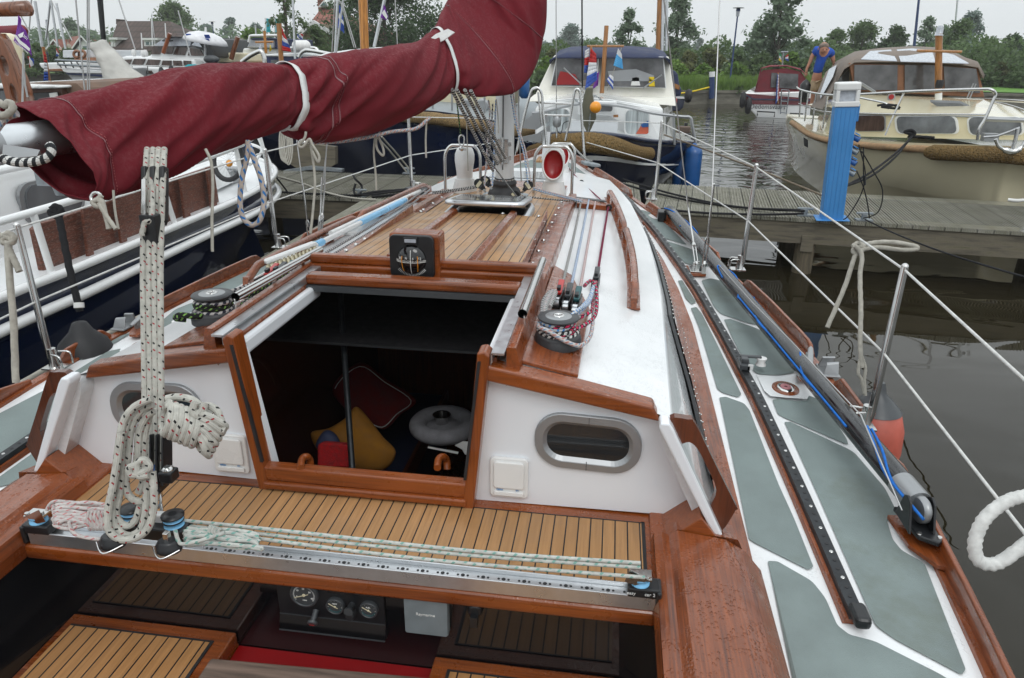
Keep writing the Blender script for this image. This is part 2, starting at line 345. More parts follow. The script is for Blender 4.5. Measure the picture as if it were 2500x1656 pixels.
def rrect(w, h, r, n=5):
    "rounded rectangle outline, 2D"
    out = []
    for cx, cy, a0 in ((w/2-r, h/2-r, 0), (-w/2+r, h/2-r, 90), (-w/2+r, -h/2+r, 180), (w/2-r, -h/2+r, 270)):
        for k in range(n+1): a = R(a0+90*k/n); out.append((cx+r*cos(a), cy+r*sin(a)))
    return out
def flatpoly(pts):
    return [V(p) for p in pts]
FONT = None
def text(s, size, mt, origin, xdir, ydir, parent, name='lettering', align='CENTER', ext=.0005):
    cu = bpy.data.curves.new(name, 'FONT'); cu.body = s; cu.size = size; cu.align_x = align; cu.align_y = 'CENTER'; cu.extrude = ext
    o = bpy.data.objects.new(name+'_tmp', cu); COL.objects.link(o)
    me = bpy.data.meshes.new_from_object(o); bpy.data.objects.remove(o)
    x = V(xdir).normalized(); y = V(ydir).normalized(); z = x.cross(y); org = V(origin)
    for v in me.vertices: v.co = org+x*v.co.x+y*v.co.y+z*v.co.z
    me.materials.clear(); me.materials.append(MT[mt]); ob = bpy.data.objects.new(name, me); COL.objects.link(ob)
    if parent is not None:
        ob.parent = parent
        if parent.type == 'EMPTY': ob.matrix_parent_inverse = Matrix.Translation(-parent.location)
    return ob
MT['fadered'] = plain('faded_red_vinyl', (.5, .11, .075), .5, var=.12, vs=12, dirt=((.3, .12, .1), .4, 12))
MT['r_pink'] = plain('pink_cap', (.45, .18, .2), .5)
MT['dgreyb'] = plain('slate_grey_plastic', (.17, .2, .215), .5, var=.08, vs=20)
MT['alud2'] = plain('mast_grey_anodised', (.62, .635, .64), .4, .25, var=.04)
MT['f_red'] = plain('flag_red', (.45, .02, .02), .8); MT['f_white'] = plain('flag_white', (.68, .68, .7), .8); MT['f_blue'] = plain('flag_blue', (.03, .08, .35), .8); MT['f_lb'] = plain('flag_light_blue', (.08, .35, .65), .8); MT['f_pur'] = plain('flag_purple', (.17, .03, .3), .8); MT['f_yel'] = plain('flag_yellow', (.75, .55, .02), .8); MT['f_teal'] = plain('flag_turquoise', (.03, .42, .48), .8); MT['f_green'] = plain('flag_green', (.03, .3, .12), .8)
MT['redor'] = plain('orange_red_cloth', (.5, .1, .05), .8); MT['ivory'] = plain('ivory_paint', (.76, .745, .68), .3, coat=.3, var=.03, dirt=((.45, .42, .33), .25, 3)); MT['greypanel'] = plain('pale_grey_panel', (.5, .52, .54), .4, var=.03)
MT['curtain'] = plain('window_with_net_curtain', (.4, .44, .45), .15, coat=1, var=.35, vs=3, vstretch=(9, 1, .4)); MT['tintglass'] = plain('grey_windscreen', (.1, .1, .105), .1, coat=.6, var=.5, vs=3); MT['olive'] = plain('olive_anchor_steel', (.12, .12, .085), .5, .2, var=.15)
def _weave():
    m, t, b, o = newm('woven_coir_mat'); setp(b, .95, 0, 0, .1); tc = N(t, 'ShaderNodeTexCoord'); mp = N(t, 'ShaderNodeMapping'); mp.inputs['Scale'].default_value = (80, 20, 1); L(t, tc.outputs['UV'], mp.inputs[0])
    v = N(t, 'ShaderNodeTexVoronoi', i_Scale=1, i_Randomness=.7); L(t, mp.outputs[0], v.inputs[0]); f = remap(t, v.outputs[0], .15, .6, 0, 1)
    L(t, mixc(t, f, (.38, .265, .13), (.2, .13, .055)), b.inputs['Base Color']); bump(t, b, f, 1, -.03); MT['weave'] = m
_weave()
MT['weave2'] = MT['weave']; MT['glass3'] = plain('grey_curtained_window', (.14, .15, .165), .15, coat=.8, var=.4, vs=4); MT['tintbrown'] = plain('window_with_brown_curtain', (.07, .045, .038), .12, coat=.5, var=.5, vs=3, vstretch=(8, 1, 1)); MT['lavp'] = plain('brown_painted_trim', (.24, .105, .05), .45, var=.15, vs=8); MT['maroonc'] = plain('maroon_canopy_cloth', (.17, .02, .03), .8, var=.12, vs=4)
MT['greyhull'] = plain('pale_grey_hull', (.36, .37, .38), .3, coat=.3, var=.05); MT['brownp'] = plain('brown_cabin_wood', (.13, .06, .04), .4, var=.2, vs=6); MT['tanb'] = plain('brown_canvas', (.17, .11, .08), .85, var=.15); MT['lavd'] = plain('dark_varnished_spar', (.17, .055, .02), .3, coat=.5, var=.3, vs=5, vstretch=(8, 8, 1)); MT['lavo'] = plain('orange_varnished_spar', (.5, .2, .03), .3, coat=.5, var=.3, vs=5, vstretch=(14, 14, 1)); MT['offwhite'] = plain('off_white_sailcloth', (.5, .49, .46), .85, var=.12, vs=5, bs=14, bstr=.5, bd=.02); MT['navyl'] = plain('blue_painted_cabin', (.02, .04, .15), .35, coat=.3)
MT['tanrope'] = plain('tan_rope_rubbing', (.34, .21, .11), .9, var=.2, vs=20)
# ================================================================ our own sailing yacht
def dz(y): return 0.885+0.05*(y-2.46) if y > 1 else .812
def rz(x, y): return 1.415-0.034*(y-1.7)-0.2*x*x
XO = [(-2.2, 1.3), (0, 1.47), (1, 1.56), (1.55, 1.61), (2, 1.637), (2.4, 1.633), (2.8, 1.605), (3.2, 1.553), (3.6, 1.485), (4, 1.4), (4.6, 1.255), (5.1, 1.11), (5.65, .925), (6.44, .655), (7, .445), (7.6, .22), (8.1, .03)]
XR = [(1.6, .835), (2.5, .866), (2.95, .884), (3.6, .882), (4.1, .868), (4.55, .838), (5.15, .79), (5.6, .716), (6.0, .63)]
XB = [(1.5, 1.05), (3.2, 1.035), (3.6, 1.01), (3.92, .975), (4.59, .91), (5.2, .85), (5.7, .76), (6.15, .63)]
XS = [(0, 1.09), (1.72, 1.1), (2.75, 1.09), (3.3, 1.082), (3.82, 1.047), (4.37, .985), (4.66, .93), (5.2, .865)]
YT = thing('sailing_yacht', (0, 3, 0), 'white and varnished wood sailing yacht with grey deck panels that fills the foreground', 'sailing yacht')
def yp(mb, name, m, **k): return mb.build(name, m, YT, **k)
def both(fn):
    for s in (1, -1): fn(s)
ys = [-2.2+.3*i for i in range(35)]; ys = [y for y in ys if y < 8.1]+[8.1]
# hull
mb = MB(); loops = []
for s in (1, -1):
    lp = []
    for y in ys:
        w = lerp(XO, y); z = dz(y); t = max(0, (y-5.5)/2.6)
        lp.append([V((s*(w-.005), y, z-.01)), V((s*w*1.0, y-.1*t, z-.35)), V((s*w*(.93-.35*t), y-.35*t, .2)), V((s*w*(.8-.5*t), y-.9*t, -.15)), V((s*w*.3, y-1.2*t, -.5))])
    mb.loft(lp if s > 0 else lp[::-1], False)
yp(mb, 'hull', 'enamel')
# deck plate
mb = MB()
def inner(y): return .84 if y < 1.6 else (lerp(XB, y)-.06 if y < 6.0 else 0)
for s in (1, -1):
    Y = [-2.2+.2*i for i in range(52)]; Y = [y for y in Y if y < 8.1]+[8.1]
    for a, b in zip(Y, Y[1:]):
        q = [V((s*inner(a), a, dz(a))), V((s*lerp(XO, a), a, dz(a))), V((s*lerp(XO, b), b, dz(b))), V((s*inner(b), b, dz(b)))]
        mb.add(q if s > 0 else q[::-1], [(0, 1, 2, 3)])
yp(mb, 'deck', 'wetwhite')
def rounded(pts, r=.25):
    out = []; n = len(pts)
    for i in range(n):
        a, b, c = V(pts[i-1]).to_2d(), V(pts[i]).to_2d(), V(pts[(i+1) % n]).to_2d()
        d = min((a-b).length, (c-b).length, .09)*r*2
        p0 = b+(a-b).normalized()*d*.5; p2 = b+(c-b).normalized()*d*.5
        for t in (0, .33, .67, 1): out.append((p0*(1-t)**2+b*2*t*(1-t)+p2*t*t))
    return out
PN = [[(1.127, 1.3), (1.142, 1.701), (1.168, 1.703), (1.245, 1.638), (1.265, 1.58), (1.271, 1.489), (1.292, 1.462), (1.348, 1.45), (1.475, 1.366), (1.53, 1.30), (1.5, .7), (1.12, .7)],
 [(1.105, 1.785), (1.112, 2.1), (1.122, 2.63), (1.148, 2.64), (1.211, 2.597), (1.224, 2.547), (1.241, 2.073), (1.254, 1.9), (1.262, 1.695), (1.245, 1.68), (1.12, 1.77)],
 [(1.122, 2.7), (1.117, 2.961), (1.108, 3.329), (1.091, 3.569), (1.12, 3.59), (1.14, 3.5), (1.176, 3.1), (1.212, 2.67), (1.195, 2.641), (1.14, 2.67)],
 [(1.054, 3.979), (1.078, 3.99), (1.126, 3.66), (1.1, 3.62), (1.075, 3.7)],
 [(1.338, 2.475), (1.361, 2.48), (1.536, 2.306), (1.575, 2.1), (1.57, 1.955), (1.528, 1.936), (1.516, 1.845), (1.525, 1.8), (1.57, 1.754), (1.531, 1.394), (1.515, 1.376), (1.4, 1.46), (1.365, 1.5), (1.352, 2.054)],
 [(1.325, 2.64), (1.35, 2.655), (1.412, 2.645), (1.46, 2.655), (1.475, 2.7), (1.52, 2.66), (1.535, 2.386), (1.53, 2.345), (1.345, 2.505), (1.325, 2.53)],
 [(1.539, 2.854), (1.558, 2.847), (1.575, 2.8), (1.58, 2.724), (1.565, 2.709), (1.545, 2.74)],
 [(1.567, 2.677), (1.582, 2.643), (1.59, 2.584), (1.579, 2.56), (1.565, 2.615)],
 [(1.24, 3.44), (1.273, 3.454), (1.372, 3.364), (1.47, 3.25), (1.5, 3.16), (1.47, 2.9), (1.39, 2.862), (1.315, 2.858), (1.3, 2.87), (1.27, 2.95), (1.251, 3.215)],
 [(1.185, 4.0), (1.241, 4.05), (1.351, 3.978), (1.41, 3.94), (1.45, 3.75), (1.475, 3.5), (1.46, 3.38), (1.355, 3.41), (1.231, 3.514), (1.209, 3.617)],
 [(1.021, 4.77), (1.15, 4.63), (1.22, 4.55), (1.3, 4.3), (1.26, 4.26), (1.119, 4.289)],
 [(.833, 5.58), (.863, 5.583), (.961, 5.48), (.93, 5.408), (.968, 5.311), (1.04, 5.278), (1.14, 4.78), (1.161, 4.68), (1.012, 4.818), (.95, 5.05)],
 [(.70, 6.13), (.747, 6.115), (.867, 5.83), (.82, 5.785), (.79, 5.8)],
 [(.467, 6.46), (.47, 6.66), (.547, 6.62), (.65, 6.33), (.61, 6.29)],
 [(.204, 6.813), (.435, 6.7), (.435, 6.43), (.28, 6.53), (.2, 6.6)],
 [(.03, 7.5), (.166, 7.45), (.26, 7.244), (.41, 6.80), (.198, 6.892), (.03, 6.95)]]
for pn in PN:
    for s in (1, -1):
        q = [V((s*p[0], p[1], dz(p[1])+.004)) for p in rounded(pn)]
        MB().poly(q if s > 0 else q[::-1]).build('deck_panel', 'nonskid', YT)
# toe rail: low plank all along, raised pieces between the stanchions
for s in (1, -1):
    mb = MB(); lp = []
    for y in ys:
        w = lerp(XO, y); z = dz(y)
        lp.append([V((s*(w-.032), y, z)), V((s*(w-.03), y, z+.012)), V((s*(w+.006), y, z+.012)), V((s*(w+.012), y, z-.02)), V((s*(w+.006), y, z-.05))])
    mb.loft(lp if s > 0 else lp[::-1], False, smooth=False); yp(mb, 'toe_rail_plank', 'varwet')
    for y0, y1 in ((-1.9, 2.33), (2.45+.04, 2.79), (3.05, 3.93), (4.3, 5.62), (5.95, 6.9), (7.1, 8.0)):
        mb = MB(); lp = []; n = 24
        for i in range(n+1):
            y = y0+(y1-y0)*i/n; e = min(y-y0, y1-y)/.045; h = .052*min(1, .25+e*.75) if e < 1.2 else .052; w = lerp(XO, y); z = dz(y)+.01
            lp.append([V((s*(w-.015), y, z)), V((s*(w-.014), y, z+h)), V((s*(w-.011), y, z+h+.004)), V((s*(w-.002), y, z+h+.004)), V((s*(w+.004), y, z+h)), V((s*(w+.006), y, z))])
        mb.loft(lp if s > 0 else lp[::-1], True, True, smooth=False); yp(mb, 'toe_rail', 'varwet', bev=.003)
# wet wooden strip along the cabin side
for s in (1, -1):
    mb = MB(); lp = []
    for i in range(30):
        y = 1.6+3.6*i/29; a, b = lerp(XB, y)-.02, lerp(XS, y); z = dz(y)
        lp.append([V((s*a, y, z+.03)), V((s*(b-.004), y, z+.018)), V((s*b, y, z))])
    mb.loft(lp if s > 0 else lp[::-1], False, smooth=False); yp(mb, 'cabin_side_batten', 'varwet')
# cabin side plates (3.5 cm thick, end proud of the bulkhead)
for s in (1, -1):
    mb = MB(); lp = []
    for i in range(26):
        y = 1.655+4.345*i/25; x0, z0 = lerp(XR, y), rz(lerp(XR, y), y); x1, z1 = lerp(XB, y)-.015, dz(y)-.01
        f = .012; lp.append([V((s*(x0-.03), y, z0-.008)), V((s*x0, y, z0)), V((s*(x0+f), y, z0-.02)), V((s*((x0+x1)/2+.01), y, (z0+z1)/2)), V((s*x1, y, z1)), V((s*(x1-.03), y, z1)), V((s*(x0-.02), y, z0-.05))])
    mb.loft(lp if s > 0 else lp[::-1], True, True); yp(mb, 'cabin_side', 'trunk')
for s in (1, -1): yp(MB().prism([V((s*x, 1.612, z)) for x, z in ((.803, 1.285), (.806, 1.3), (.828, 1.3), (.84, 1.283), (1.028, .915), (1.0, .925))][::s], (0, .05, 0)), 'wing_edge', 'white', bev=.005)
# roof shell
def roofgrid(y0, y1, x0, x1, dzz, ny=12, nx=10, th=0, xf=None):
    mb = MB(); g = []
    for i in range(ny+1):
        y = y0+(y1-y0)*i/ny; row = []
        for j in range(nx+1):
            xa, xb = (xf(y) if xf else (x0, x1)); x = xa+(xb-xa)*j/nx; row.append(V((x, y, rz(x, y)+dzz)))
        g.append(row)
    mb.loft(g, False); return mb
both(lambda s: yp(roofgrid(1.69, 2.7, 0, 0, 0, 8, 5, xf=lambda y: (.36, lerp(XR, y)) if s > 0 else (-lerp(XR, y), -.36)), 'roof', 'wetwhite'))
yp(roofgrid(2.3, 6.0, 0, 0, -.001, 22, 16, xf=lambda y: (-lerp(XR, y), lerp(XR, y))), 'roof', 'wetwhite')
mb = MB(); lp = []
for j in range(13):   # sloping cabin front
    a = -1+2*j/12; x = .63*a; lp.append([V((x, 6.0, rz(x, 6.0))), V((x, 6.1-.04*a*a, rz(x, 6)-.03)), V((x, 6.3-.14*a*a, dz(6.2)-.01))])
mb.loft(lp, False); yp(mb, 'cabin_front', 'wetwhite')
# coaming strips of wet mahogany beside the teak roof
for s in (1, -1):
    mb = MB(); lp = []
    for i in range(16):
        y = 2.35+2.2*i/15; z = rz(.4, y); lp.append([V((s*.343, y, z+.028)), V((s*.385, y, z+.026)), V((s*.389, y, z+.045)), V((s*.432, y, z+.043)), V((s*.436, y, z+.03)), V((s*.44, y, z-.01))])
    mb.loft(lp if s > 0 else lp[::-1], False, smooth=False); yp(mb, 'roof_coaming', 'varwet')
    mb = MB()
    for i in range(9): y = 2.48+.22*i; mb.lathe((s*.362, y, rz(.36, y)+.027), [(.009, 0), (.009, .006), (.004, .009)], seg=8)
    yp(mb, 'screw_heads', 'ss')
    mb = MB(); lp = []   # side board aft, beside the open hatch
    for y in (1.7, 2.4): lp.append([V((s*.405, y, 1.44)), V((s*.43, y, 1.44)), V((s*.445, y, rz(.44, y)-.005)), V((s*.405, y, 1.33))])
    mb.loft(lp if s > 0 else lp[::-1], True, True, smooth=False); yp(mb, 'hatch_runner_board', 'varwet', bev=.004)
    yp(MB().box((s*.385, 2.05, 1.428), (.034, .74, .006)).box((s*.369, 2.05, 1.415), (.004, .74, .026)), 'hatch_rail', 'alu')
    yp(MB().box((s*.352, 2.0, 1.372), (.026, .58, .05)), 'hatch_opening_side', 'white', bev=.01)
    yp(MB().box((s*.372, 2.04, 1.395), (.012, .66, .02)), 'hatch_slide', 'varx')
    # polished grab tube on plates
    mb = MB(); th = [V((s*.425, 1.87, 1.474)), V((s*.42, 2.5, 1.455))]; mb.tube(th, .0135, 14, cap=False); mb.tube(th, .0105, 14, cap=False); r_ = yp(mb, 'grab_tube', 'ss')
    for y in (1.885, 2.13, 2.36): MB().box((s*.43, y, 1.425), (.004, .024, .085)).build('tube_bracket', 'ss', YT)
    # mahogany winch pad at the aft corner of the roof
    mb = MB(); pts = [(.44, 1.74), (.592, 1.74), (.6, 2.35), (.515, 2.72), (.44, 2.8)]
    q = [V((s*x, y, rz(x, y)+.004)) for x, y in pts]; mb.prism(q if s > 0 else q[::-1], (0, 0, .012)); yp(mb, 'winch_pad', 'varwet', bev=.003)
# low mahogany ledge between coaming and white panel (starboard)
both(lambda s: yp(MB().prism([V((s*x, y, rz(x, y)+.002)) for x, y in ((.45, 4.31), (.66, 4.52), (.655, 4.62), (.44, 4.5))][::s], (0, 0, .03)), 'organiser_ledge', 'varwet', bev=.003))
# ---- teak forward roof
yp(roofgrid(3.4, 4.75, -.345, .345, .014, 8, 8), 'teak_roof_deck', 'teakroof')
yp(roofgrid(4.75, 5.05, -.345, .345, .014, 3, 8), 'mahogany_roof_panel', 'varwet')
# ---- sliding hatch
HT = MB(); lp = []
hz = lambda x, y: 1.452-.045*(y-2.4)-.1*x*x
for i in range(7):
    y = 2.42+1.1*i/6; lp.append([V((x, y, hz(x, y))) for x in (-.34, -.25, -.15, -.05, .05, .15, .25, .34)])
HT.loft(lp, False); hat = yp(HT, 'sliding_hatch', 'teakroof')
mb = MB().bx(-.343, .343, 2.425, 3.52, 1.375, 1.385); mb.bx(-.343, -.3401, 2.42, 3.52, 1.36, 1.43); mb.bx(.3401, .343, 2.42, 3.52, 1.36, 1.43); mb.build('hatch_side', 'varwet', hat)
for x in (-.125, .175):
    mb = MB(); mb.prism([V((x-.022, 2.42, hz(x, 2.42)-.002)), V((x+.022, 2.42, hz(x, 2.42)-.002)), V((x+.016, 2.42, hz(x, 2.42)+.02)), V((x-.01, 2.42, hz(x, 2.42)+.024))], (0, 1.08, -.047)); mb.build('hatch_ridge', 'varwet', hat, bev=.003)
mb = MB().bx(-.415, .415, 2.385, 2.425, 1.437, 1.468); mb.bx(-.425, .425, 2.37, 2.43, 1.405, 1.437); mb.build('hatch_beam', 'varx', hat, bev=.008, seg=3)
mb = MB()
for x in (-.3, -.15, .12, .3): mb.lathe((x, 3.515, hz(x, 3.5)+.001), [(.009, 0), (.009, .007), (.004, .01)], seg=8)
for i in range(9): mb.lathe((-.36, 2.5+.11*i, 1.425-.02*i*.2), [(.008, 0), (.008, .01), (.004, .012)], seg=8)
mb.build('hatch_screws', 'ss', hat)
mb = MB().bx(-.372, .372, 2.235, 2.295, 1.402, 1.438); yp(mb, 'companionway_beam', 'varx', bev=.011, seg=3)
yp(MB().bx(-.376, .376, 2.225, 2.30, 1.383, 1.402), 'beam_seal', 'dgrey')
yp(MB().bx(-.37, .37, 2.29, 2.36, 1.385, 1.4), 'hatch_gap_board', 'vardark')
# ---- compass housing
CX = -.015; cps = yp(MB().bx(CX-.092, CX+.088, 2.36, 2.45, 1.405, 1.565), 'compass', 'varx', bev=.01, seg=3)
mb = MB(); mb.prism([V((CX-.008+a, 2.345, 1.487+b)) for a, b in rrect(.158, .152, .02)][::-1], (0, .02, 0)); mb.build('compass_body', 'black', cps, bev=.003)
mb = MB(); mb.prism([V((CX-.008+a, 2.336, 1.545+b)) for a, b in rrect(.05, .026, .004)][::-1], (0, .014, 0)); mb.build('compass_lamp', 'black', cps, bev=.002)
mb = MB(); mb.prism([V((CX-.008+a, 2.3345, 1.547+b)) for a, b in rrect(.04, .012, .001, 1)][::-1], (0, .002, 0)); mb.build('compass_badge', 'clearvinyl', cps)
mb = MB(); mb.ball((CX-.008, 2.352, 1.478), .054, 24, (1, .62, 1)); mb.build('compass_dome', 'gloss', cps)
mb = MB()
for i in range(27):
    a = R(-70+140*i/26); x = CX-.008+.0545*sin(a); y = 2.352-.0345*cos(a); h = .004 if i % 3 else .008; mb.box((x, y-.0005, 1.479), (.0012, .001, h), Matrix.Rotation(a*.8, 3, 'Z'))
mb.tube([V((CX-.008+.0545*sin(R(a)), 2.3515-.0345*cos(R(a)), 1.474)) for a in range(-72, 73, 6)], .0009, 4)
mb.tube([V((CX-.008+.003*cos(R(a)), 2.352-.0345*cos(R(a)), 1.478+.0545*sin(R(a)))) for a in range(-60, 50, 8)], .0012, 4)
for i in range(21):
    a = R(-46+92*i/20); mb.box((CX-.008+.064*sin(a), 2.3435, 1.488-.064*cos(a)), (.0012, .002, .009), Matrix.Rotation(-a, 3, 'Y'))
for i, t_ in enumerate('21 N 3 6'): pass
mb.build('compass_card', 'pwhite', cps)
for k_, x_ in (('30', -.034), ('N', -.012), ('6', .012), ('12', .034)): text(k_, .011, 'pwhite', (CX-.008+x_, 2.3515-.0355*cos(x_/.0545), 1.489), (1, 0, 0), (0, 0, 1), cps, 'compass_numeral')
for x in (-.028, .028): MB().tube([V((CX-.008+x*cos(R(a*.6)), 2.3515-.032*cos(R(a))-.001*0, 1.478+.05*sin(R(a)))) for a in range(-50, 30, 8)], .0013, 4).build('compass_line', 'orange', cps)
# ---- opening deck hatch with silver lid, standing ajar
FH = (.025, 3.69)
mb = MB(); fr = [[V((FH[0]+a*sx_, FH[1]+b*sx_, z)) for a, b in rrect(.42, .42, .07)] for sx_, z in ((1.06, 1.358), (1.06, 1.37), (1, 1.395), (.93, 1.395), (.9, 1.37))]
mb.loft(fr, True); fh = yp(mb, 'roof_hatch', 'alu')
mb = MB(); mb.loft([[V((FH[0]+a*q, FH[1]+b*q, z)) for a, b in rrect(.42, .42, .07)] for q, z in ((.93, 1.381), (.01, 1.383))], True, smooth=False); mb.build('hatch_inside', 'gloss', fh)
T_ = Matrix.Translation((FH[0], FH[1]+.2, 1.40)) @ Matrix.Rotation(R(-6), 4, 'X')
mb = MB()
for z0, z1, m_ in ((0, .022, 0),):
    mb.loft([[T_ @ V((a*q, b*q-.19, z)) for a, b in rrect(.41, .42, .05)] for q, z in ((.98, 0), (1, .006), (.99, .02), (.95, .024))], True, True)
mb.build('hatch_lid', 'alu', fh)
mb = MB(); mb.loft([[T_ @ V((a*q, b*q-.19, z)) for a, b in rrect(.41, .42, .05)] for q, z in ((.86, .0255), (.02, .0256))], True, smooth=False); mb.build('hatch_pane', 'glass2', fh)
yp(MB().bx(-.22, .27, 3.43, 3.46, 1.352, 1.38), 'hatch_base_board', 'varwet', bev=.003)
mb = MB().bx(-.26, .26, 5.12, 5.5, 1.29, 1.315); f2 = yp(mb, 'foredeck_hatch', 'alu', bev=.008); MB().bx(-.23, .23, 5.15, 5.47, 1.3155, 1.319).build('hatch_pane', 'glass2', f2)
# ---- bulkhead
for s in (1, -1):
    pts = [(.335, 1.372), (.80, 1.285), (.93, 1.036), (.846, .962), (.28, .955)]
    yp(MB().prism([V((s*x, 1.715, z)) for x, z in pts][::s], (0, .03, 0)), 'bulkhead_panel', 'white')
    yp(MB().prism([V((s*x, 1.675, z)) for x, z in ((.35, 1.352), (.35, 1.397), (.6, 1.352), (.79, 1.312), (.812, 1.268))][::s], (0, .06, 0)), 'bulkhead_trim', 'varx', bev=.008, seg=3)
    po = yp(MB().prism([V((s*x, 1.668, z)) for x, z in ((.287, .942), (.318, .942), (.366, 1.425), (.352, 1.437), (.333, 1.432))][::s], (0, .06, 0)), 'companionway_post', 'varz', bev=.005, seg=3)
    MB().prism([V((s*x, 1.664, z)) for x, z in ((.293, 1.05), (.301, 1.05), (.343, 1.41), (.335, 1.41))][::s], (0, .01, 0)).build('post_seal', 'rubber', po)
    # oval port light
    c = V((s*.628, 1.714, 1.171)); pl = None
    ov = lambda w, h, y: [V((c.x+a, y, c.z+b-(a*.035*s))) for a, b in rrect(w, h, h*.46, 8)][::-1]
    mb = MB(); mb.loft([ov(.29, .168, 1.7145), ov(.288, .166, 1.706), ov(.284, .162, 1.704), ov(.246, .124, 1.7035), ov(.242, .12, 1.7045), ov(.222, .098, 1.7142)], True, smooth=False)
    pl = yp(mb, 'port_light', 'silver')
    MB().poly(ov(.23, .106, 1.7138)).build('glass', 'glass', pl)
    mb = MB(); mb.bx(c.x+.0, c.x+.0012, 1.702, 1.705, c.z+.06, c.z+.081).bx(c.x-.001, c.x+.0005, 1.702, 1.705, c.z-.081, c.z-.055); mb.build('frame_joint', 'dgrey', pl)
    # log / light boxes
    cx = s*.415; vb = MB(); vb.prism([V((cx+a, 1.7145, 1.043+b)) for a, b in rrect(.108, .128, .014)][::-1], (0, -.012, 0)); v1 = yp(vb, 'speaker_box', 'cowl', bev=.003)
    MB().prism([V((cx+a, 1.703, 1.055+b)) for a, b in rrect(.086, .085, .008)][::-1], (0, -.008, 0)).build('box_lid', 'cowl', v1, bev=.003)
    MB().prism([V((cx+a, 1.703, .995+b)) for a, b in rrect(.084, .014, .005)][::-1], (0, -.007, 0)).build('box_ridge', 'cowl', v1, bev=.002)
    text('vetus', .009, 'blue', (cx-.026, 1.7005, 1.0065), (1, 0, 0), (0, 0, 1), v1); text('GX', .006, 'blue', (cx+.024, 1.7005, 1.0065), (1, 0, 0), (0, 0, 1), v1)
    # wooden grab loop outside the wing
    ou = [(.832, 1.296), (.876, 1.299), (.895, 1.288), (.96, 1.17), (1.022, 1.058), (1.024, 1.045), (.996, .975), (.975, 1.005), (.958, 1.045), (.968, 1.1), (.935, 1.17), (.907, 1.218), (.885, 1.235), (.86, 1.232)]
    lp = smooth([V((s*x, 0, z)) for x, z in ou], 3, True)
    yp(MB().prism([V((p.x, 1.645, p.z)) for p in lp][::s], (0, .024, 0)), 'grab_handle', 'vardark', bev=.006)
    yp(MB().prism([V((s*x, 1.6, z)) for x, z in ((.8, .9), (.82, .955), (.85, .966), (.932, 1.04), (.985, .975), (1.0, .9))][::s], (0, .14, 0)), 'corner_step', 'varx', bev=.003)
yp(MB().bx(-.3, .3, 1.672, 1.71, .985, 1.03).bx(-.3, .3, 1.66, 1.70, .962, .985), 'companionway_sill', 'varx', bev=.005)
# ---- bridge deck
yp(MB().bx(-.84, .84, 1.40, 1.75, .915, .955).bx(-.815, .815, 1.345, 1.4, .9, .9445), 'bridge_deck', 'varx', bev=.01, seg=3)
yp(MB().add([(-.8, 1.405, .9565), (.787, 1.405, .9565), (.787, 1.672, .9565), (-.8, 1.672, .9565)], [(0, 1, 2, 3)]), 'bridge_deck_teak', 'teakx')
yp(MB().bx(.787, .796, 1.405, 1.678, .9555, .9575).bx(-.8, .796, 1.672, 1.6755, .9555, .9575), 'caulking', 'rubber')
# mainsheet traveller
tv = yp(MB().bx(-.795, .81, 1.352, 1.357, .9445, .983).bx(-.795, .81, 1.357, 1.392, .9445, .972).bx(-.795, .81, 1.392, 1.397, .9445, .983), 'traveller_track', 'alu', bev=.0015)
mb = MB()
for i in range(22):
    for dx in (-.012, 0, .012):
        x = -.3+.05*i+dx; mb.lathe((x, 1.3745, .9721), [(.0032 if dx else .005, 0), (.0032 if dx else .005, .0006)], seg=10)
mb.build('track_hole', 'rubber', tv)
for s in (-1, 1):
    e = yp(MB().box((s*.775+.006, 1.373, .992), (.075, .046, .026)).box((s*.81+.006, 1.373, .975), (.012, .056, .052)), 'traveller_end_stop', 'black', bev=.004)
    MB().lathe((s*.772, 1.373, 1.005), [(.022, 0), (.022, .004), (.014, .007), (.014, .011), (.022, .014), (.022, .018)]).build('sheave', 'lblue', e)
    mb = MB().box((s*.772, 1.373, 1.027), (.05, .036, .005)); mb.lathe((s*.76, 1.373, 1.03), [(.007, 0), (.007, .005)], seg=8).lathe((s*.79, 1.362, 1.03), [(.006, 0), (.006, .006)], seg=8); mb.prism([V((s*.76, 1.353, 1.012)), V((s*.79, 1.353, 1.03)), V((s*.745, 1.353, 1.055)), V((s*.735, 1.353, 1.02))], (0, .002, 0)); mb.build('end_cheek', 'ss', e)
text('easy', .012, 'pwhite', (.752, 1.349, .992), (1, 0, 0), (0, 0, 1), YT); text('car 2', .012, 'pwhite', (.795, 1.349, .992), (1, 0, 0), (0, 0, 1), YT)
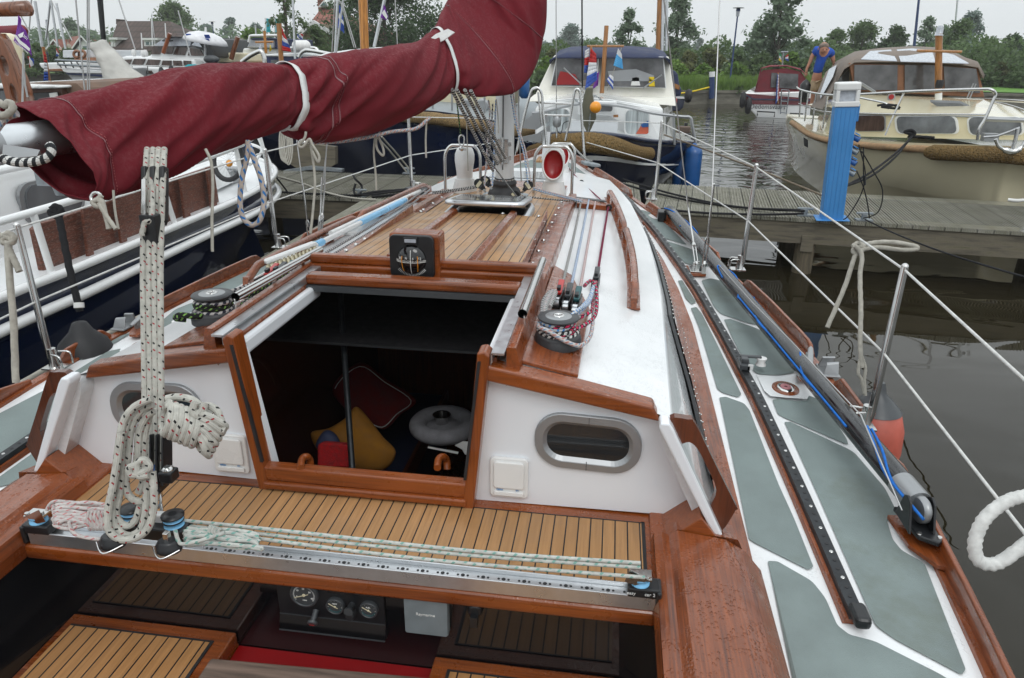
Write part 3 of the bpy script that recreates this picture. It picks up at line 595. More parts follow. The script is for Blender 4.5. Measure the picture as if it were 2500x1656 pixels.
# ---- cockpit
yp(MB().bx(-.82, .82, 1.38, 1.42, .3, .915), 'cockpit_front', 'gloss')
for s in (1, -1):
    yp(MB().prism([V((s*.83, 1.38, .94)), V((s*.74, 1.38, .69)), V((s*.78, 1.38, .5)), V((s*.86, 1.38, .9))][::s], (0, -3.4, 0)), 'cockpit_side', 'gloss')
    lp = [[V((s*x, y, z+(0 if y > 0 else 0))) for x, z in ((.812, .905), (.806, .95), (.815, .985), (.835, .992), (.853, .985), (.862, .992), (.875, 1.0), (1.0, .985), (1.05, .955), (1.098, .9), (1.1, .83))] for y in (1.595, 1.2, .5, -2)]
    lp2 = [[V((s*x, 1.75, z)) for x, z in ((.845, .905), (.845, .95), (.85, .96), (.86, .965), (.87, .965), (.88, .965), (.885, .96), (1.0, .945), (1.05, .925), (1.098, .9), (1.1, .83))]]
    a = lp
    yp(MB().loft(a if s < 0 else a[::-1], False, smooth=False), 'coaming', 'varwet')
    yp(MB().box((s*.83, 1.58, .94), (.045, .36, .05)), 'corner_post', 'varwet', bev=.008)
    yp(MB().prism([V((s*.84, 1.6, .95)), V((s*.875, 1.6, 1.0)), V((s*1.03, 1.6, .985)), V((s*1.06, 1.62, .92)), V((s*.86, 1.62, .92))], (0, .09, -.02)), 'coaming_end', 'varwet')
    # seats
    st = yp(MB().bx(min(s*.272, s*.76), max(s*.272, s*.76), -2, 1.378, .66, .70), 'cockpit_seat', 'varx', bev=.005)
    x0, x1 = sorted((s*.318, s*.725)); MB().add([(x0, -2, .7015), (x1, -2, .7015), (x1, 1.335, .7015), (x0, 1.335, .7015)], [(0, 1, 2, 3)]).build('seat_teak', 'teakseat', st)
    xb = s*.318 if s < 0 else s*.318; MB().bx(xb-.004, xb+.004, -2, 1.338, .7, .7035).bx(x0, x1, 1.333, 1.338, .7, .703).build('seat_caulking', 'rubber', st)
    yp(MB().bx(min(s*.272, s*.29), max(s*.272, s*.29), -2, 1.378, .2, .66), 'seat_front', 'varx')
yp(MB().bx(-.27, .27, -2, 1.378, .2, .22), 'cockpit_sole', 'teakseat')
yp(MB().bx(-.83, .83, -2.1, -2.0, .2, .99), 'cockpit_aft', 'varx')
yp(MB().add([(-1.3, -2.2, dz(0)), (1.3, -2.2, dz(0)), (1.3, -2.2, -.3), (-1.3, -2.2, -.3)], [(0, 1, 2, 3)]), 'transom', 'enamel')
yp(MB().add([(-1.3, -2.2, dz(0)), (1.3, -2.2, dz(0)), (1.3, -2.05, dz(0)), (-1.3, -2.05, dz(0))], [(0, 1, 2, 3)]), 'aft_deck', 'wetwhite')
# engine panel with gauges
ep = yp(MB().bx(-.137, .147, 1.372, 1.3795, .74, .905), 'engine_panel', 'black', bev=.002)
MB().prism([(-.137, 1.372, .79), (-.137, 1.36, .748), (-.137, 1.372, .742)], (.284, 0, 0)).build('panel_tray', 'gloss', ep)
mb = MB().bx(-.137, .147, 1.358, 1.361, .746, .749); mb.bx(-.137, .147, 1.371, 1.373, .789, .7915); mb.build('tray_edge', 'dgrey', ep)
def gauge(x, z, r, name, marks, tx):
    g = MB().lathe((x, 1.373, z), [(r, 0), (r, .012), (r*.86, .014), (r*.84, .010)], (0, -1, 0), 24).build(name, 'dgrey', ep)
    MB().lathe((x, 1.3635, z), [(r*.84, 0), (r*.01, .0005)], (0, -1, 0), 24).build('dial_face', 'gloss', g)
    m2 = MB()
    for i in range(marks):
        a = R(215-250*i/(marks-1)); m2.box((x+cos(a)*r*.74, 1.3625, z+sin(a)*r*.74), (r*.1, .0006, .0008), Matrix.Rotation(-a, 3, 'Y'))
    m2.build('dial_marks', 'pwhite', g)
    m3 = MB().lathe((x, 1.3625, z), [(r*.12, 0), (r*.1, .002)], (0, -1, 0), 12); a = R(200 if r > .03 else 150)
    m3.beam((x-cos(a)*r*.35, 1.361, z-sin(a)*r*.35), (x+cos(a)*r*.75, 1.361, z+sin(a)*r*.75), .0016, .0014, (0, 1, 0)); m3.build('needle', 'cream', g)
    for s_, dx, dy, sz in tx: text(s_, sz, 'pwhite', (x+dx, 1.3618, z+dy), (1, 0, 0), (0, 0, 1), g)
    return g
gauge(-.06, .866, .037, 'rev_counter', 41, [('0', -.019, -.006, .007), ('10', -.016, .014, .007), ('20', .0, .0205, .007), ('30', .016, .011, .007), ('40', .021, -.008, .007), ('13500', .001, -.0155, .005)])
for x, t_ in ((.02, 'TEMP'), (.108, 'FUEL')):
    g = gauge(x, .84, .024, 'small_gauge', 9, [(t_, 0, .009, .0055)]); MB().tube([V((x+.017*cos(R(a)), 1.3622, .84+.017*sin(R(a)))) for a in range(200, 341, 14)], .0011, 4).build('green_arc', 'teal', g)
k = MB().cyl((-.035, 1.37, .815), (-.035, 1.345, .8), .008, .007).lathe((-.035, 1.345, .8), [(.013, 0), (.013, .006), (.011, .007)], (0, -1, -.5), 16).build('stop_knob', 'dgrey', ep)
text('STOP', .005, 'red', (-.035, 1.3375, .7955), (1, 0, 0), (0, -.45, .9), ep)
MB().lathe((.062, 1.372, .845), [(.008, 0), (.008, .02), (.012, .022), (.012, .028)], (0, -1, 0), 12).build('key_knob', 'dgrey', ep)
MB().lathe((.062, 1.372, .823), [(.012, 0), (.012, .02), (.009, .024)], (0, -1, 0), 14).build('push_button', 'rubber', ep)
MB().bx(.0, .14, 1.3705, 1.373, .876, .893).build('plotter_slot', 'gloss', ep, bev=.001)
rm = MB(); rm.loft([[V((.2575+a*q, y, .85+b*q)) for a, b in rrect(.112, .128, .006)][::-1] for q, y in ((1, 1.379), (1, 1.364), (.97, 1.358))], True, True, smooth=False)
rm = yp(rm, 'instrument_cover', 'dgreyb' if 'dgreyb' in MT else 'silver'); text('Raymarine', .0115, 'pwhite', (.257, 1.3575, .851), (1, 0, 0), (0, 0, 1), rm)
sw = yp(MB().lathe((.38, 1.379, .87), [(.02, 0), (.018, .012), (.012, .014)], (0, -1, 0), 16).box((.38, 1.36, .85), (.018, .02, .03)), 'socket', 'black')
yp(MB().prism([V((a, b, .655)) for a, b in ((-.27, 1.377), (.27, 1.377), (.27, .3), (-.27, .3))][::-1], (0, 0, -.02)), 'locker_lid', 'redin')
# ---- genoa track
for s in (1, -1):
    TK = [(1.5, 1.32), (2, 1.3), (2.6, 1.268), (3.2, 1.212), (3.8, 1.148), (4.23, 1.083), (4.8, .99), (5.4, .87), (5.85, .775), (6.05, .725)]
    tk = [V((s*lerp(TK, 1.5+4.5*i/40), 1.5+4.5*i/40, dz(1.5+4.5*i/40))) for i in range(41)]
    yp(MB().loft([[p+V((s*a, 0, b)) for a, b in ((-.034, .001), (-.03, .016), (.02, .016), (.024, .001))][::s] for p in tk], True, True, smooth=False), 'track_base', 'varwet')
    tr = yp(MB().loft([[p+V((s*a, 0, b)) for a, b in ((-.02, .016), (-.018, .034), (.014, .034), (.016, .016))][::s] for p in tk], True, True, smooth=False), 'sheet_track', 'track')
    m2, m3 = MB(), MB()
    for i in range(44):
        y = 1.56+.1*i; x = s*lerp(TK, y)
        m2.lathe((x-s*.002, y, dz(y)+.0343), [(.0055, 0), (.0055, .0005)], seg=8); m2.lathe((x-s*.002, y+.033, dz(y)+.036), [(.0055, 0), (.0055, .0005)], seg=8)
        m3.lathe((x-s*.002, y+.068, dz(y)+.0375), [(.006, 0), (.005, .001)], seg=8)
    m2.build('track_hole', 'rubber', tr); m3.build('track_screw', 'ss', tr)
    MB().box((s*1.322, 1.498, dz(1.5)+.032), (.04, .07, .034)).build('track_end_cap', 'black', tr, bev=.012, seg=3)
    # sheet lead car with white roller
    y = 2.86; x = s*lerp(TK, y); z = dz(y)+.034; ca = yp(MB().box((x, y, z+.012), (.045, .09, .026)).box((x+s*.03, y+.03, z+.035), (.09, .022, .01)).box((x, y-.01, z+.03), (.03, .035, .03)), 'sheet_lead_car', 'dgrey', bev=.005)
    MB().lathe((x+s*.075, y+.028, z), [(.022, 0), (.022, .004), (.015, .014), (.022, .028), (.022, .032)]).build('roller', 'cowl', ca)
    MB().box((x+s*.02, y-.04, z+.015), (.022, .01, .022)).build('car_catch', 'ss', ca)
    # black fuel/water filler with wooden ring
    for yy in (2.735,):
        xx = s*1.393; z = dz(yy); fl = yp(MB().lathe((xx, yy, z+.004), [(.066, 0), (.064, .008), (.05, .009)], seg=28, sx=.8), 'deck_filler', 'varwet')
        MB().lathe((xx, yy, z+.012), [(.043, 0), (.04, .005), (.027, .005)], seg=24, sx=.8).build('filler_rim', 'ss', fl); MB().lathe((xx, yy, z+.016), [(.026, 0), (.025, .004), (.009, .004), (.008, .001)], seg=20, sx=.8).build('filler_cap', 'r_pink' if 'r_pink' in MT else 'maroonp', fl)
        q = [V((s*a, b, z+.008)) for a, b in ((1.30, 2.86), (1.371, 2.834), (1.458, 2.782), (1.475, 2.69), (1.456, 2.651), (1.38, 2.65), (1.32, 2.655), (1.305, 2.7))]
        yp(MB().poly(q if s > 0 else q[::-1]), 'filler_surround', 'wetwhite')
# side windows in the cabin trunk
for s in (1, -1):
    def sidep(y, t, o):
        x0, z0 = lerp(XR, y), rz(lerp(XR, y), y); x1, z1 = lerp(XB, y)-.015, dz(y)-.01
        return V((s*(x0+.012+(x1-x0-.012)*t+o+.012*(1-abs(2*t-1))), y, z0-.02+(z1-z0+.02)*t+o*.5))
    Y = [2.02+2.6*i/24 for i in range(25)]
    def edge(y): k = min(1, (y-2.02)/.75); k2 = min(1, (4.62-y)/.5); m_ = .1+(1-k)*.74; return m_+.3*(1-k2)*.5, .9-.2*(1-k2)*.5
    lp = [[sidep(y, edge(y)[0], .004), sidep(y, edge(y)[0]+.01, .014), sidep(y, edge(y)[1]-.01, .014), sidep(y, edge(y)[1], .004)] for y in Y]
    wmb = MB().loft(lp[::-s], False, smooth=False)
    mb = wmb; mb.cur = 1
    for y in Y[1:]:
        for q in edge(y)[0]+.05, edge(y)[1]-.05:
            for dy in (0, .054): mb.ball(sidep(y+dy, q, .016), .004, 6)
    wn = yp(wmb, 'side_window', ['black', 'ss'])
    lp = [[sidep(y, edge(y)[0]+.1, .0165), sidep(y, max(edge(y)[1]-.1, edge(y)[0]+.105), .0165)] for y in Y[3:-1]]
    MB().loft(lp[::-s], False, smooth=False).build('window_pane', 'glass2', wn)
# ---- wooden hand rails on the roof
for s in (1, -1):
    for seg in ([(2.54, .757), (2.9, .763), (3.3, .757), (3.83, .733)], [(3.75, .735), (4.2, .705), (4.6, .672), (5.0, .628)]):
        cur = smooth([V((s*x, y, rz(x, y))) for y, x in seg], 10); n = len(cur)
        yp(MB().loft([[p+V((s*a, 0, b)) for a, b in ((-.026, 0), (-.024, .008), (.024, .008), (.026, 0))][::s] for p in cur], True, True, smooth=False), 'rail_foot_strip', 'varwet')
        ang = sum((cur[i+1]-cur[i]).length for i in range(n-1)); acc = 0; mb = MB(); lp = []
        for i, p in enumerate(cur):
            if i: acc += (p-cur[i-1]).length
            t = acc/ang; h = .08*min(1, .4+7*min(t, 1-t)); lp.append([p+V((s*a, 0, b)) for a, b in ((-.012, max(.03, h-.024)), (-.014, h-.004), (-.006, h+.002), (.006, h+.002), (.014, h-.004), (.012, max(.03, h-.024)))][::s])
        hr = yp(mb.loft(lp, True, True), 'hand_rail', 'varwet')
        for k in range(5):
            i = round(1+(n-3)*k/4); p = cur[i]; d = (cur[min(n-1, i+1)]-cur[i-1]).normalized()
            MB().prism([p+d*a+V((-.011, 0, b)) for a, b in ((-.03, .006), (.03, .006), (.02, .045), (-.02, .045))], (.022, 0, 0)).build('rail_foot', 'varwet', hr)
# ---------------------------------------------------------------- mast, boom and standing rigging
def PX(pts, **k): return [P(u, v, **k) for u, v in pts]
def ell(c, a, b, z, n=28): return [V((c[0]+a*cos(2*pi*j/n), c[1]+b*sin(2*pi*j/n), z)) for j in range(n)]
MY = 4.38
ms = yp(MB().loft([ell((0, MY), .055, .08, z) for z in (1.36, 2.0, 4, 13)], True, True), 'mast', 'alud2' if 'alud2' in MT else 'alu')
MB().bx(-.003, .003, MY-.0815, MY-.078, 1.5, 12).build('mast_groove', 'rubber', ms)
mb = MB(); mb.loft([ell((0, MY), a, b, z) for a, b, z in ((.1, .12, 1.325), (.102, .122, 1.35), (.09, .11, 1.375), (.072, .095, 1.385), (.07, .094, 1.40), (.075, .098, 1.408), (.073, .095, 1.418), (.062, .087, 1.428), (.06, .085, 1.445))], True, True); mb.build('mast_boot', 'rubber', ms)
MB().loft([ell((0, MY), .0625, .087, 1.432), ell((0, MY), .0625, .087, 1.44)], True, True).build('boot_clamp', 'ss', ms)
yp(MB().prism([V((a, MY-.02+b, 1.318)) for a, b in rrect(.28, .24, .03)], (0, 0, .016)), 'mast_collar_plate', 'galv', bev=.003)
mb = MB()
for z in (1.57, 1.65): mb.bx(-.05, .05, MY-.086, MY-.078, z-.012, z+.012)
mb.bx(-.034, -.01, MY-.092, MY-.08, 1.54, 1.68).bx(.01, .034, MY-.092, MY-.08, 1.54, 1.68).cyl((0, MY-.094, 1.53), (0, MY-.094, 1.69), .007, seg=8); mb.build('vang_bracket', 'ss', ms, bev=.002)
BA, BB = V((0, MY-.12, 2.03)), P(-75, 345, d=1.6)
bm = yp(MB().tube([BB, BA], .043, 24), 'boom', 'alu'); bdir = (BB-BA).normalized()
MB().tube([BB-bdir*.005, BB-bdir*.06], .0455, 24).build('boom_end_casting', 'silver', bm)
MB().loft([[q+V((0, 0, .01)) for q in PX([(10, 345), (60, 352), (95, 358), (88, 372), (40, 376), (8, 368)], d=1.54)], PX([(10, 345), (60, 352), (95, 358), (88, 372), (40, 376), (8, 368)], d=1.56)], True, True, smooth=False).build('boom_cleat_plate', 'silver', bm)
# kicker block on the mast and its black tackle
def block(c, ax, r, name, parent, m='black', wd=.02, cheek=None, tail=(0, 0, -1)):
    c = V(c); ax = V(ax).normalized(); t = V(tail).normalized(); mb = MB(); u = t; w = ax.cross(u)
    out = [(cos(a)*r, sin(a)*r) for a in [R(x) for x in range(-60, 241, 20)]]+[(-.35*r, -r*1.5), (.35*r, -r*1.5)]
    for sgn in (-1, 1):
        q = [c+ax*(sgn*wd/2)+w*a-u*b for a, b in out]; mb.prism(q if sgn > 0 else q, ax*(sgn*.004))
    o = mb.build(name, m, parent, bev=.002)
    s2 = MB(); s2.cyl(c-ax*wd*.42, c+ax*wd*.42, r*.8, seg=16); s2.build('sheave', cheek or 'dgrey', o)
    s3 = MB().cyl(c-ax*(wd*.5+.006), c+ax*(wd*.5+.006), r*.25, seg=10); s3.beam(c+u*r*.6, c+u*r*2.1, .012, .004, tuple(ax)); s3.build('pin', 'ss', o); return o
VT = P(1085, 232, d=3.2); VB = V((-.04, MY-.17, 1.66))
block(VB+V((-.03, -.02, .05)), (1, .3, .3), .03, 'kicker_block', YT, tail=(1, 0, -1), wd=.03)
for i, (a, b) in enumerate((((1048, 228), (1140, 395)), ((1060, 230), (1150, 380)), ((1078, 230), (1160, 372)), ((1092, 232), (1168, 365)), ((1120, 350), (1195, 455)))):
    A, B_ = P(a[0]-4, a[1]-(22 if i < 4 else 0), d=3.35), P(*b, d=3.95 if i < 4 else 3.98)
    tag(MB().tube([A, (A+B_)/2+V((0, 0, -.003)), B_], .0085 if i < 4 else .004, 8).build('kicker_line', 'r_bw'), ('leftmost', 'second', 'third', 'rightmost', 'thin lower')[i]+' black and white line of the kicker tackle between boom and mast', 'rope', 'lines of the boom kicker tackle')
# halyard turning blocks at the mast foot and lines
for (u, v, w_) in ((1108, 425, -1), (1122, 418, -1), (1221, 428, 1), (1190, 452, 1)):
    c = P(u, v, d=4.02); bo = block(c, (.2*w_, -1, .25), .028, 'turning_block', YT, tail=(-w_*.8, 0, -1), wd=.016)
    MB().box(c+V((0, -.016, 0)), (.018, .002, .04), Matrix.Rotation(R(-38*w_), 3, 'Y')).build('block_badge', 'cream', bo)
def hal(n, m, pts, d, lab, r=.0042):
    p = [P(u, v, d=(d if not isinstance(d, (list, tuple)) else d[i])) for i, (u, v) in enumerate(pts)]
    return tag(MB().tube(smooth(p, 6), r, 8).build(n, m), lab, 'rope')
hal('halyard', 'r_wrb', [(1185, 205), (1197, 290), (1215, 350), (1227, 420)], 3.98, 'white halyard with red and blue flecks on the right of the mast')
hal('halyard', 'r_lb', [(1180, 215), (1192, 285), (1212, 360), (1220, 425)], 3.99, 'white halyard with blue flecks just right of the mast')
hal('halyard', 'r_lb', [(1146, 232), (1144, 290), (1142, 350), (1138, 430)], 3.98, 'blue flecked halyard close against the left of the mast')
hal('halyard', 'r_wb', [(1139, 240), (1135, 310), (1130, 360), (1118, 420)], 3.97, 'white halyard with black flecks left of the mast')
hal('halyard', 'r_wrb', [(1129, 232), (1132, 262), (1127, 330), (1120, 430)], 3.96, 'red flecked halyard furthest left beside the mast')
mb = MB().tube(smooth(PX([(1133, 284), (1127, 290), (1133, 296), (1140, 288), (1132, 282), (1128, 293), (1137, 294)], d=3.93), 5, True), .0045, 6, closed=True); tag(mb.build('halyard_knot', 'r_wrb'), 'small red flecked knot tied left of the mast', 'knot')
hal('hanging_tail', 'r_old', [(1147, 230), (1151, 270), (1152, 308)], 3.95, 'short white rope tail hanging in front of the mast', .003)
# cowl ventilators with guard hoops
def cowl(x, y, z, s, back, hoop=True, label=None):
    vt = yp(MB().loft([ell((x, y), .085*s*q, .08*s*q, z+h*s, 20) for q, h in ((1, 0), (.97, .03), (.8, .09), (.78, .1))], True, True), 'ventilator_box', 'cowl')
    f = 1 if back else -1   # back = we see the back of it
    ax = []; 
    for h, dy, r1, r2 in ((.09, 0, .055, .055), (.14, 0, .056, .056), (.18, .0, .062, .06), (.22, -.004, .068, .062), (.26, -.01, .068, .058), (.295, -.018, .055, .045), (.315, -.03, .03, .025)):
        q_ = 1 if back or h < .12 else .62; o_ = 0 if back or h < .12 else .03
        ax.append([V((x+r1*s*cos(2*pi*j/20), y+(dy*-f+o_)*s+r2*q_*s*sin(2*pi*j/20), z+h*s)) for j in range(20)])
    MB().loft(ax, True, True).build('cowl', 'cowl', vt)
    if not back:
        c = V((x, y-.068*s, z+.215*s)); n = V((0, -1, .12)).normalized(); u = V((1, 0, 0)); w = n.cross(u)
        rg = lambda a, b, o: [c+u*(a*s*cos(2*pi*j/28))+w*(b*s*sin(2*pi*j/28))+n*o*s for j in range(28)]
        MB().loft([rg(.056, .08, -.055), rg(.072, .098, .0), rg(.074, .1, .01), rg(.068, .094, .014), rg(.062, .088, .008)], True).build('cowl_rim', 'cowl', vt)
        MB().loft([rg(.063, .089, .009), rg(.055, .08, -.012), rg(.035, .05, -.03), rg(.01, .015, -.036), rg(.001, .001, -.036)], True).build('cowl_throat', 'redin', vt)
    if hoop:
        w, hh = .122*s, .325*s
        p = [V((x-w, y-.06, z-.02)), V((x-w, y-.06, z+hh*.5)), V((x-w+.004, y-.06, z+hh*.82)), V((x-w*.7, y-.055, z+hh*.98)), V((x-w*.35, y-.05, z+hh)), V((x+w*.35, y-.05, z+hh)), V((x+w*.7, y-.055, z+hh*.98)), V((x+w-.004, y-.06, z+hh*.82)), V((x+w, y-.06, z+hh*.5)), V((x+w, y-.06, z-.02))]
        yp(MB().tube(smooth(p, 5), .0095, 12), 'ventilator_guard', 'ss')
    return vt
cowl(-.285, 4.56, rz(.28, 4.56)+.005, .93, True); cowl(.285, 4.58, rz(.28, 4.58)+.0, .97, False); cowl(.24, 5.95, 1.2, .86, False)
mb = MB()   # snap shackle on the left guard with the flecked line
c = P(1067, 325, d=4.2)
yp(MB().tube(smooth([c+V((a*.018, 0, b*.03)) for a, b in ((0, 1), (.8, .6), (.8, -.5), (0, -1), (-.8, -.5), (-.8, .6))], 4, True), .0045, 8, closed=True).ball(c+V((0, 0, -.045)), .016, 8).box(c+V((.012, 0, -.05)), (.03, .012, .014)), 'snap_shackle', 'ss')
hal('spinnaker_halyard', 'r_bgr', [(1056, 235), (1060, 270), (1066, 318)], 4.2, 'black line with green flecks clipped to the left ventilator guard')
hal('hanging_tail', 'r_old', [(1078, 260), (1080, 330), (1082, 395)], 4.1, 'thin white rope tail hanging over the left white ventilator', .0028)
# ---------------------------------------------------------------- winches, clutches, organisers
def winch(x, y, z, sc_=1.0):
    n0 = len(COL.objects)
    pr = [(.066, -.01), (.066, .026), (.064, .03), (.064, .034), (.06, .05), (.045, .058)]
    w = yp(MB().lathe((x, y, z), [(a*sc_, b*sc_) for a, b in pr], seg=36), 'winch', 'winch')
    MB().lathe((x, y, z), [(.042*sc_, .05*sc_), (.038*sc_, .1*sc_), (.043*sc_, .112*sc_)], seg=28).build('winch_drum', 'alu', w)
    MB().lathe((x, y, z), [(a*sc_, b*sc_) for a, b in ((.044, .108), (.056, .118), (.058, .124), (.056, .128), (.036, .131))], seg=36).build('self_tailer', 'winch', w)
    MB().lathe((x, y, z), [(.037*sc_, .1305*sc_), (.035*sc_, .133*sc_), (.017*sc_, .1335*sc_)], seg=28).build('winch_top', 'silver', w)
    MB().lathe((x, y, z), [(.017*sc_, .133*sc_), (.016*sc_, .138*sc_), (.008*sc_, .138*sc_), (.0075*sc_, .128*sc_)], seg=24).build('winch_socket', 'ss', w)
    for o in list(COL.objects)[n0:]:
        for v in o.data.vertices: v.co.z = z+(v.co.z-z)*.6
    return w
WS = (.522, 1.93, rz(.52, 1.93)+.018); WP = (-.565, 1.98, rz(.57, 1.98)+.018)
winch(*WS, 1.04); winch(*WP, 1.08)
def clutch(c, m, fwd, up, w=.024, lever=.09):
    c = V(c); fwd = V(fwd).normalized(); rt = fwd.cross(V((0, 0, 1))).normalized(); up = rt.cross(fwd); Rm = Matrix((rt, fwd, up)).transposed()
    cl = yp(MB().box(c+up*.016-rt*w*.46, (.004, .15, .04), Rm).box(c+up*.016+rt*w*.46, (.004, .15, .04), Rm).box(c+up*.006, (w, .15, .012), Rm), 'rope_clutch', 'black', bev=.002)
    MB().box(c+up*.046+fwd*.03, (w*.86, lever, .014), Rm @ Matrix.Rotation(R(14), 3, 'X')).build('clutch_lever', m, cl, bev=.004, seg=3)
    MB().box(c+up*.052-fwd*.0, (w*.5, .02, .012), Rm @ Matrix.Rotation(R(14), 3, 'X')).build('lever_slot', 'black', cl)
    MB().cyl(c-rt*w*.4+up*.02-fwd*.035, c+rt*w*.4+up*.02-fwd*.035, .009, seg=12).cyl(c-rt*w*.4+up*.014-fwd*.058, c+rt*w*.4+up*.014-fwd*.058, .01, seg=12).build('clutch_roller', 'alu', cl)
    return cl
for i, m in enumerate(('red', 'dgrey', 'teal')):
    x = .495+.031*i; clutch((x, 2.31-.012*i, rz(x, 2.3)+.018), m, (.05, 1, -.03), (0, 0, 1))
clutch((.612, 2.68, rz(.612, 2.68)+.004), 'dgrey', (.04, 1, -.03), (0, 0, 1))
for i, m in enumerate(('red', 'dgrey', 'teal')):
    x = -.60+.034*i; clutch((x, 2.42+.0*i, rz(x, 2.42)+.018), m, (.08, 1, -.03), (0, 0, 1))
def organiser(x0, x1, y0, y1, n):
    z = rz((x0+x1)/2, y0)+.028; a, b = V((x0, y0, z+.012)), V((x1, y1, z-.012)); o = yp(MB().beam(a, b, .055, .005).beam(a+V((0, 0, -.022)), b+V((0, 0, -.022)), .055, .005).beam(a-V((.02, 0, .011)) if x0 > 0 else a+V((0, 0, -.011)), a+V((.03, 0, -.013)), .05, .026), 'deck_organiser', 'black', bev=.002)
    for i in range(n):
        p = a+(b-a)*((i+.6)/(n+.1)); MB().lathe(p-V((0, .012, .022)), [(.016, 0), (.011, .008), (.016, .018)], seg=12).build('sheave', 'silver', o)
organiser(.415, .62, 4.56, 4.6, 4); organiser(-.78, -.55, 4.98, 4.74, 3)
yp(MB().tube([V((.64+.016*cos(R(a)), 4.49, 1.262+.016*sin(R(a)))) for a in range(0, 360, 30)], .006, 8, closed=True), 'fairlead_ring', 'black')
yp(MB().tube([V((.42+.016*cos(R(a)), 5.55, 1.235+.016*sin(R(a)))) for a in range(0, 360, 30)], .006, 8, closed=True), 'fairlead_ring', 'black')
def line(n, m, pts, lab, r=.0045, g=None, sm=6, lay=0, seg=8, mm=None):
    return tag(MB().tube(smooth(pts, sm) if sm else [V(p) for p in pts], r, seg, lay=lay).build(n, m), lab, 'rope', g)
for i, (m, xa, xb, lab) in enumerate((('r_bw', .468, .497, 'black and white control line on the white roof, nearest the wooden coaming'), ('r_lb', .513, .528, 'light blue flecked control line on the white roof'), ('r_pk', .555, .56, 'pale pink flecked control line on the white roof'))):
    line('control_line', m, [(xa, 4.54, rz(xa, 4.54)+.028), ((xa+xb)/2, 3.5, rz(.5, 3.5)+.022), (xb, 2.3, rz(xb, 2.3)+.036)], lab, .0058)
line('control_line', 'r_mag', [(.637, 4.49, 1.262), (.625, 3.6, rz(.62, 3.6)+.018), (.614, 2.74, rz(.61, 2.74)+.022)], 'magenta control line running into the single clutch', .0055)
line('control_line', 'r_mag', [(.42, 5.55, 1.235), (.55, 4.95, 1.25), (.637, 4.5, 1.262)], 'magenta line crossing the foredeck to the ring by the organiser', .004)
line('control_line', 'r_mag', [(.1, 6.9, 1.33), (.25, 6.2, 1.28), (.42, 5.55, 1.235)], 'thin magenta line from the bow to the foredeck ring', .004)
for m, a, b, lab in (('r_bw', (1190, 452), (1345, 467), 'black and white line from the mast foot to the right organiser'), ('r_wrb', (1232, 434), (1345, 463), 'red and blue flecked line from the mast foot to the right organiser'), ('r_lb', (1232, 438), (1345, 466), 'blue flecked line from the mast foot to the right organiser'), ('r_bw', (1105, 430), (1000, 444), 'black and white line from the mast foot to the left organiser'), ('r_wb', (1105, 433), (1000, 448), 'white line with black flecks from the mast foot to the left organiser')):
    line('halyard_lead', m, [P(*a, d=4.05), P((a[0]+b[0])/2, (a[1]+b[1])/2+1, d=4.15), P(*b, d=4.28)], lab, .0048)
for m, dx, lab in (('r_wb', 0, 'white and black line along the port roof, next to the boathook'), ('r_wb', .035, 'white and black line along the port roof, next to the teak')):
    line('control_line', m, [(-.62+dx, 4.82, 1.27), (-.55+dx*1.2, 3.7, rz(.55, 3.7)+.03), (-.525+dx, 2.46, rz(.53, 2.46)+.04), (-.54, 2.05, rz(.55, 2.05)+.06)], lab, .0058)
# rope turns round the winches, hanks beside the clutches
def turns(c, r0, z0, n, m, lab, rr=.0058, tail=None, ph=0, pitch=.0115, tilt=0):
    pts = []
    for i in range(int(n*20)+1):
        a = 2*pi*i/20+ph; r = r0+.0022*sin(a*2.3+ph*3)+.001*sin(a*.7); pts.append(V((c[0]+r*cos(a), c[1]+r*sin(a), c[2]+(z0+pitch*i/20)*.62+.003*sin(a*1.7+ph)+tilt*sin(a))))
    if tail: pts += smooth([pts[-1]]+[V(q) for q in tail], 5)[1:]
    return tag(MB().tube(pts, rr, 8).build('winch_rope_turns', m), lab, 'rope')
c = WS
turns(c, .05, .042, 2.4, 'r_bpk', 'black rope with pink flecks wound low round the right winch', tail=[(.6, 2.05, 1.42), (.612, 2.25, 1.40), (.615, 2.5, 1.385)], ph=1)
turns(c, .0475, .06, 2.2, 'r_bw', 'black and white rope wound in the middle of the right winch', ph=2.5, tilt=.004)
turns(c, .046, .078, 2.2, 'r_bpk', 'black rope with pink flecks wound high on the right winch', ph=0, tilt=-.003)
turns(c, .047, .09, 1.2, 'r_lb', 'white and blue rope turn just under the top of the right winch', ph=3.5, tail=[(.575, 2.0, 1.45), (.60, 2.15, 1.42), (.607, 2.35, 1.395)])
turns(c, .056, .052, 1.1, 'r_bw', 'outer black and white turn round the right winch', ph=4, tilt=.006)
line('rope_hank', 'r_wrb', [(.475, 1.99, 1.435), (.468, 1.9, 1.43), (.5, 1.862, 1.43), (.55, 1.855, 1.405), (.59, 1.87, 1.39), (.615, 1.95, 1.39), (.618, 2.1, 1.4), (.612, 2.3, 1.40)], 'white rope with red flecks sweeping low in front of the right winch', .0062)
line('rope_hank', 'r_lb', [(.57, 2.0, 1.435), (.59, 2.08, 1.43), (.605, 2.2, 1.42), (.61, 2.3, 1.43), (.60, 2.2, 1.42), (.585, 2.1, 1.43), (.56, 2.02, 1.42)], 'blue flecked rope hank right of the clutches', .0058)
line('rope_hank', 'r_bpk', [(.58, 2.3, 1.43), (.60, 2.38, 1.425), (.62, 2.3, 1.42), (.625, 2.12, 1.4), (.6, 1.99, 1.41), (.56, 1.9, 1.42)], 'pink and black rope looped right of the clutches', .0062)
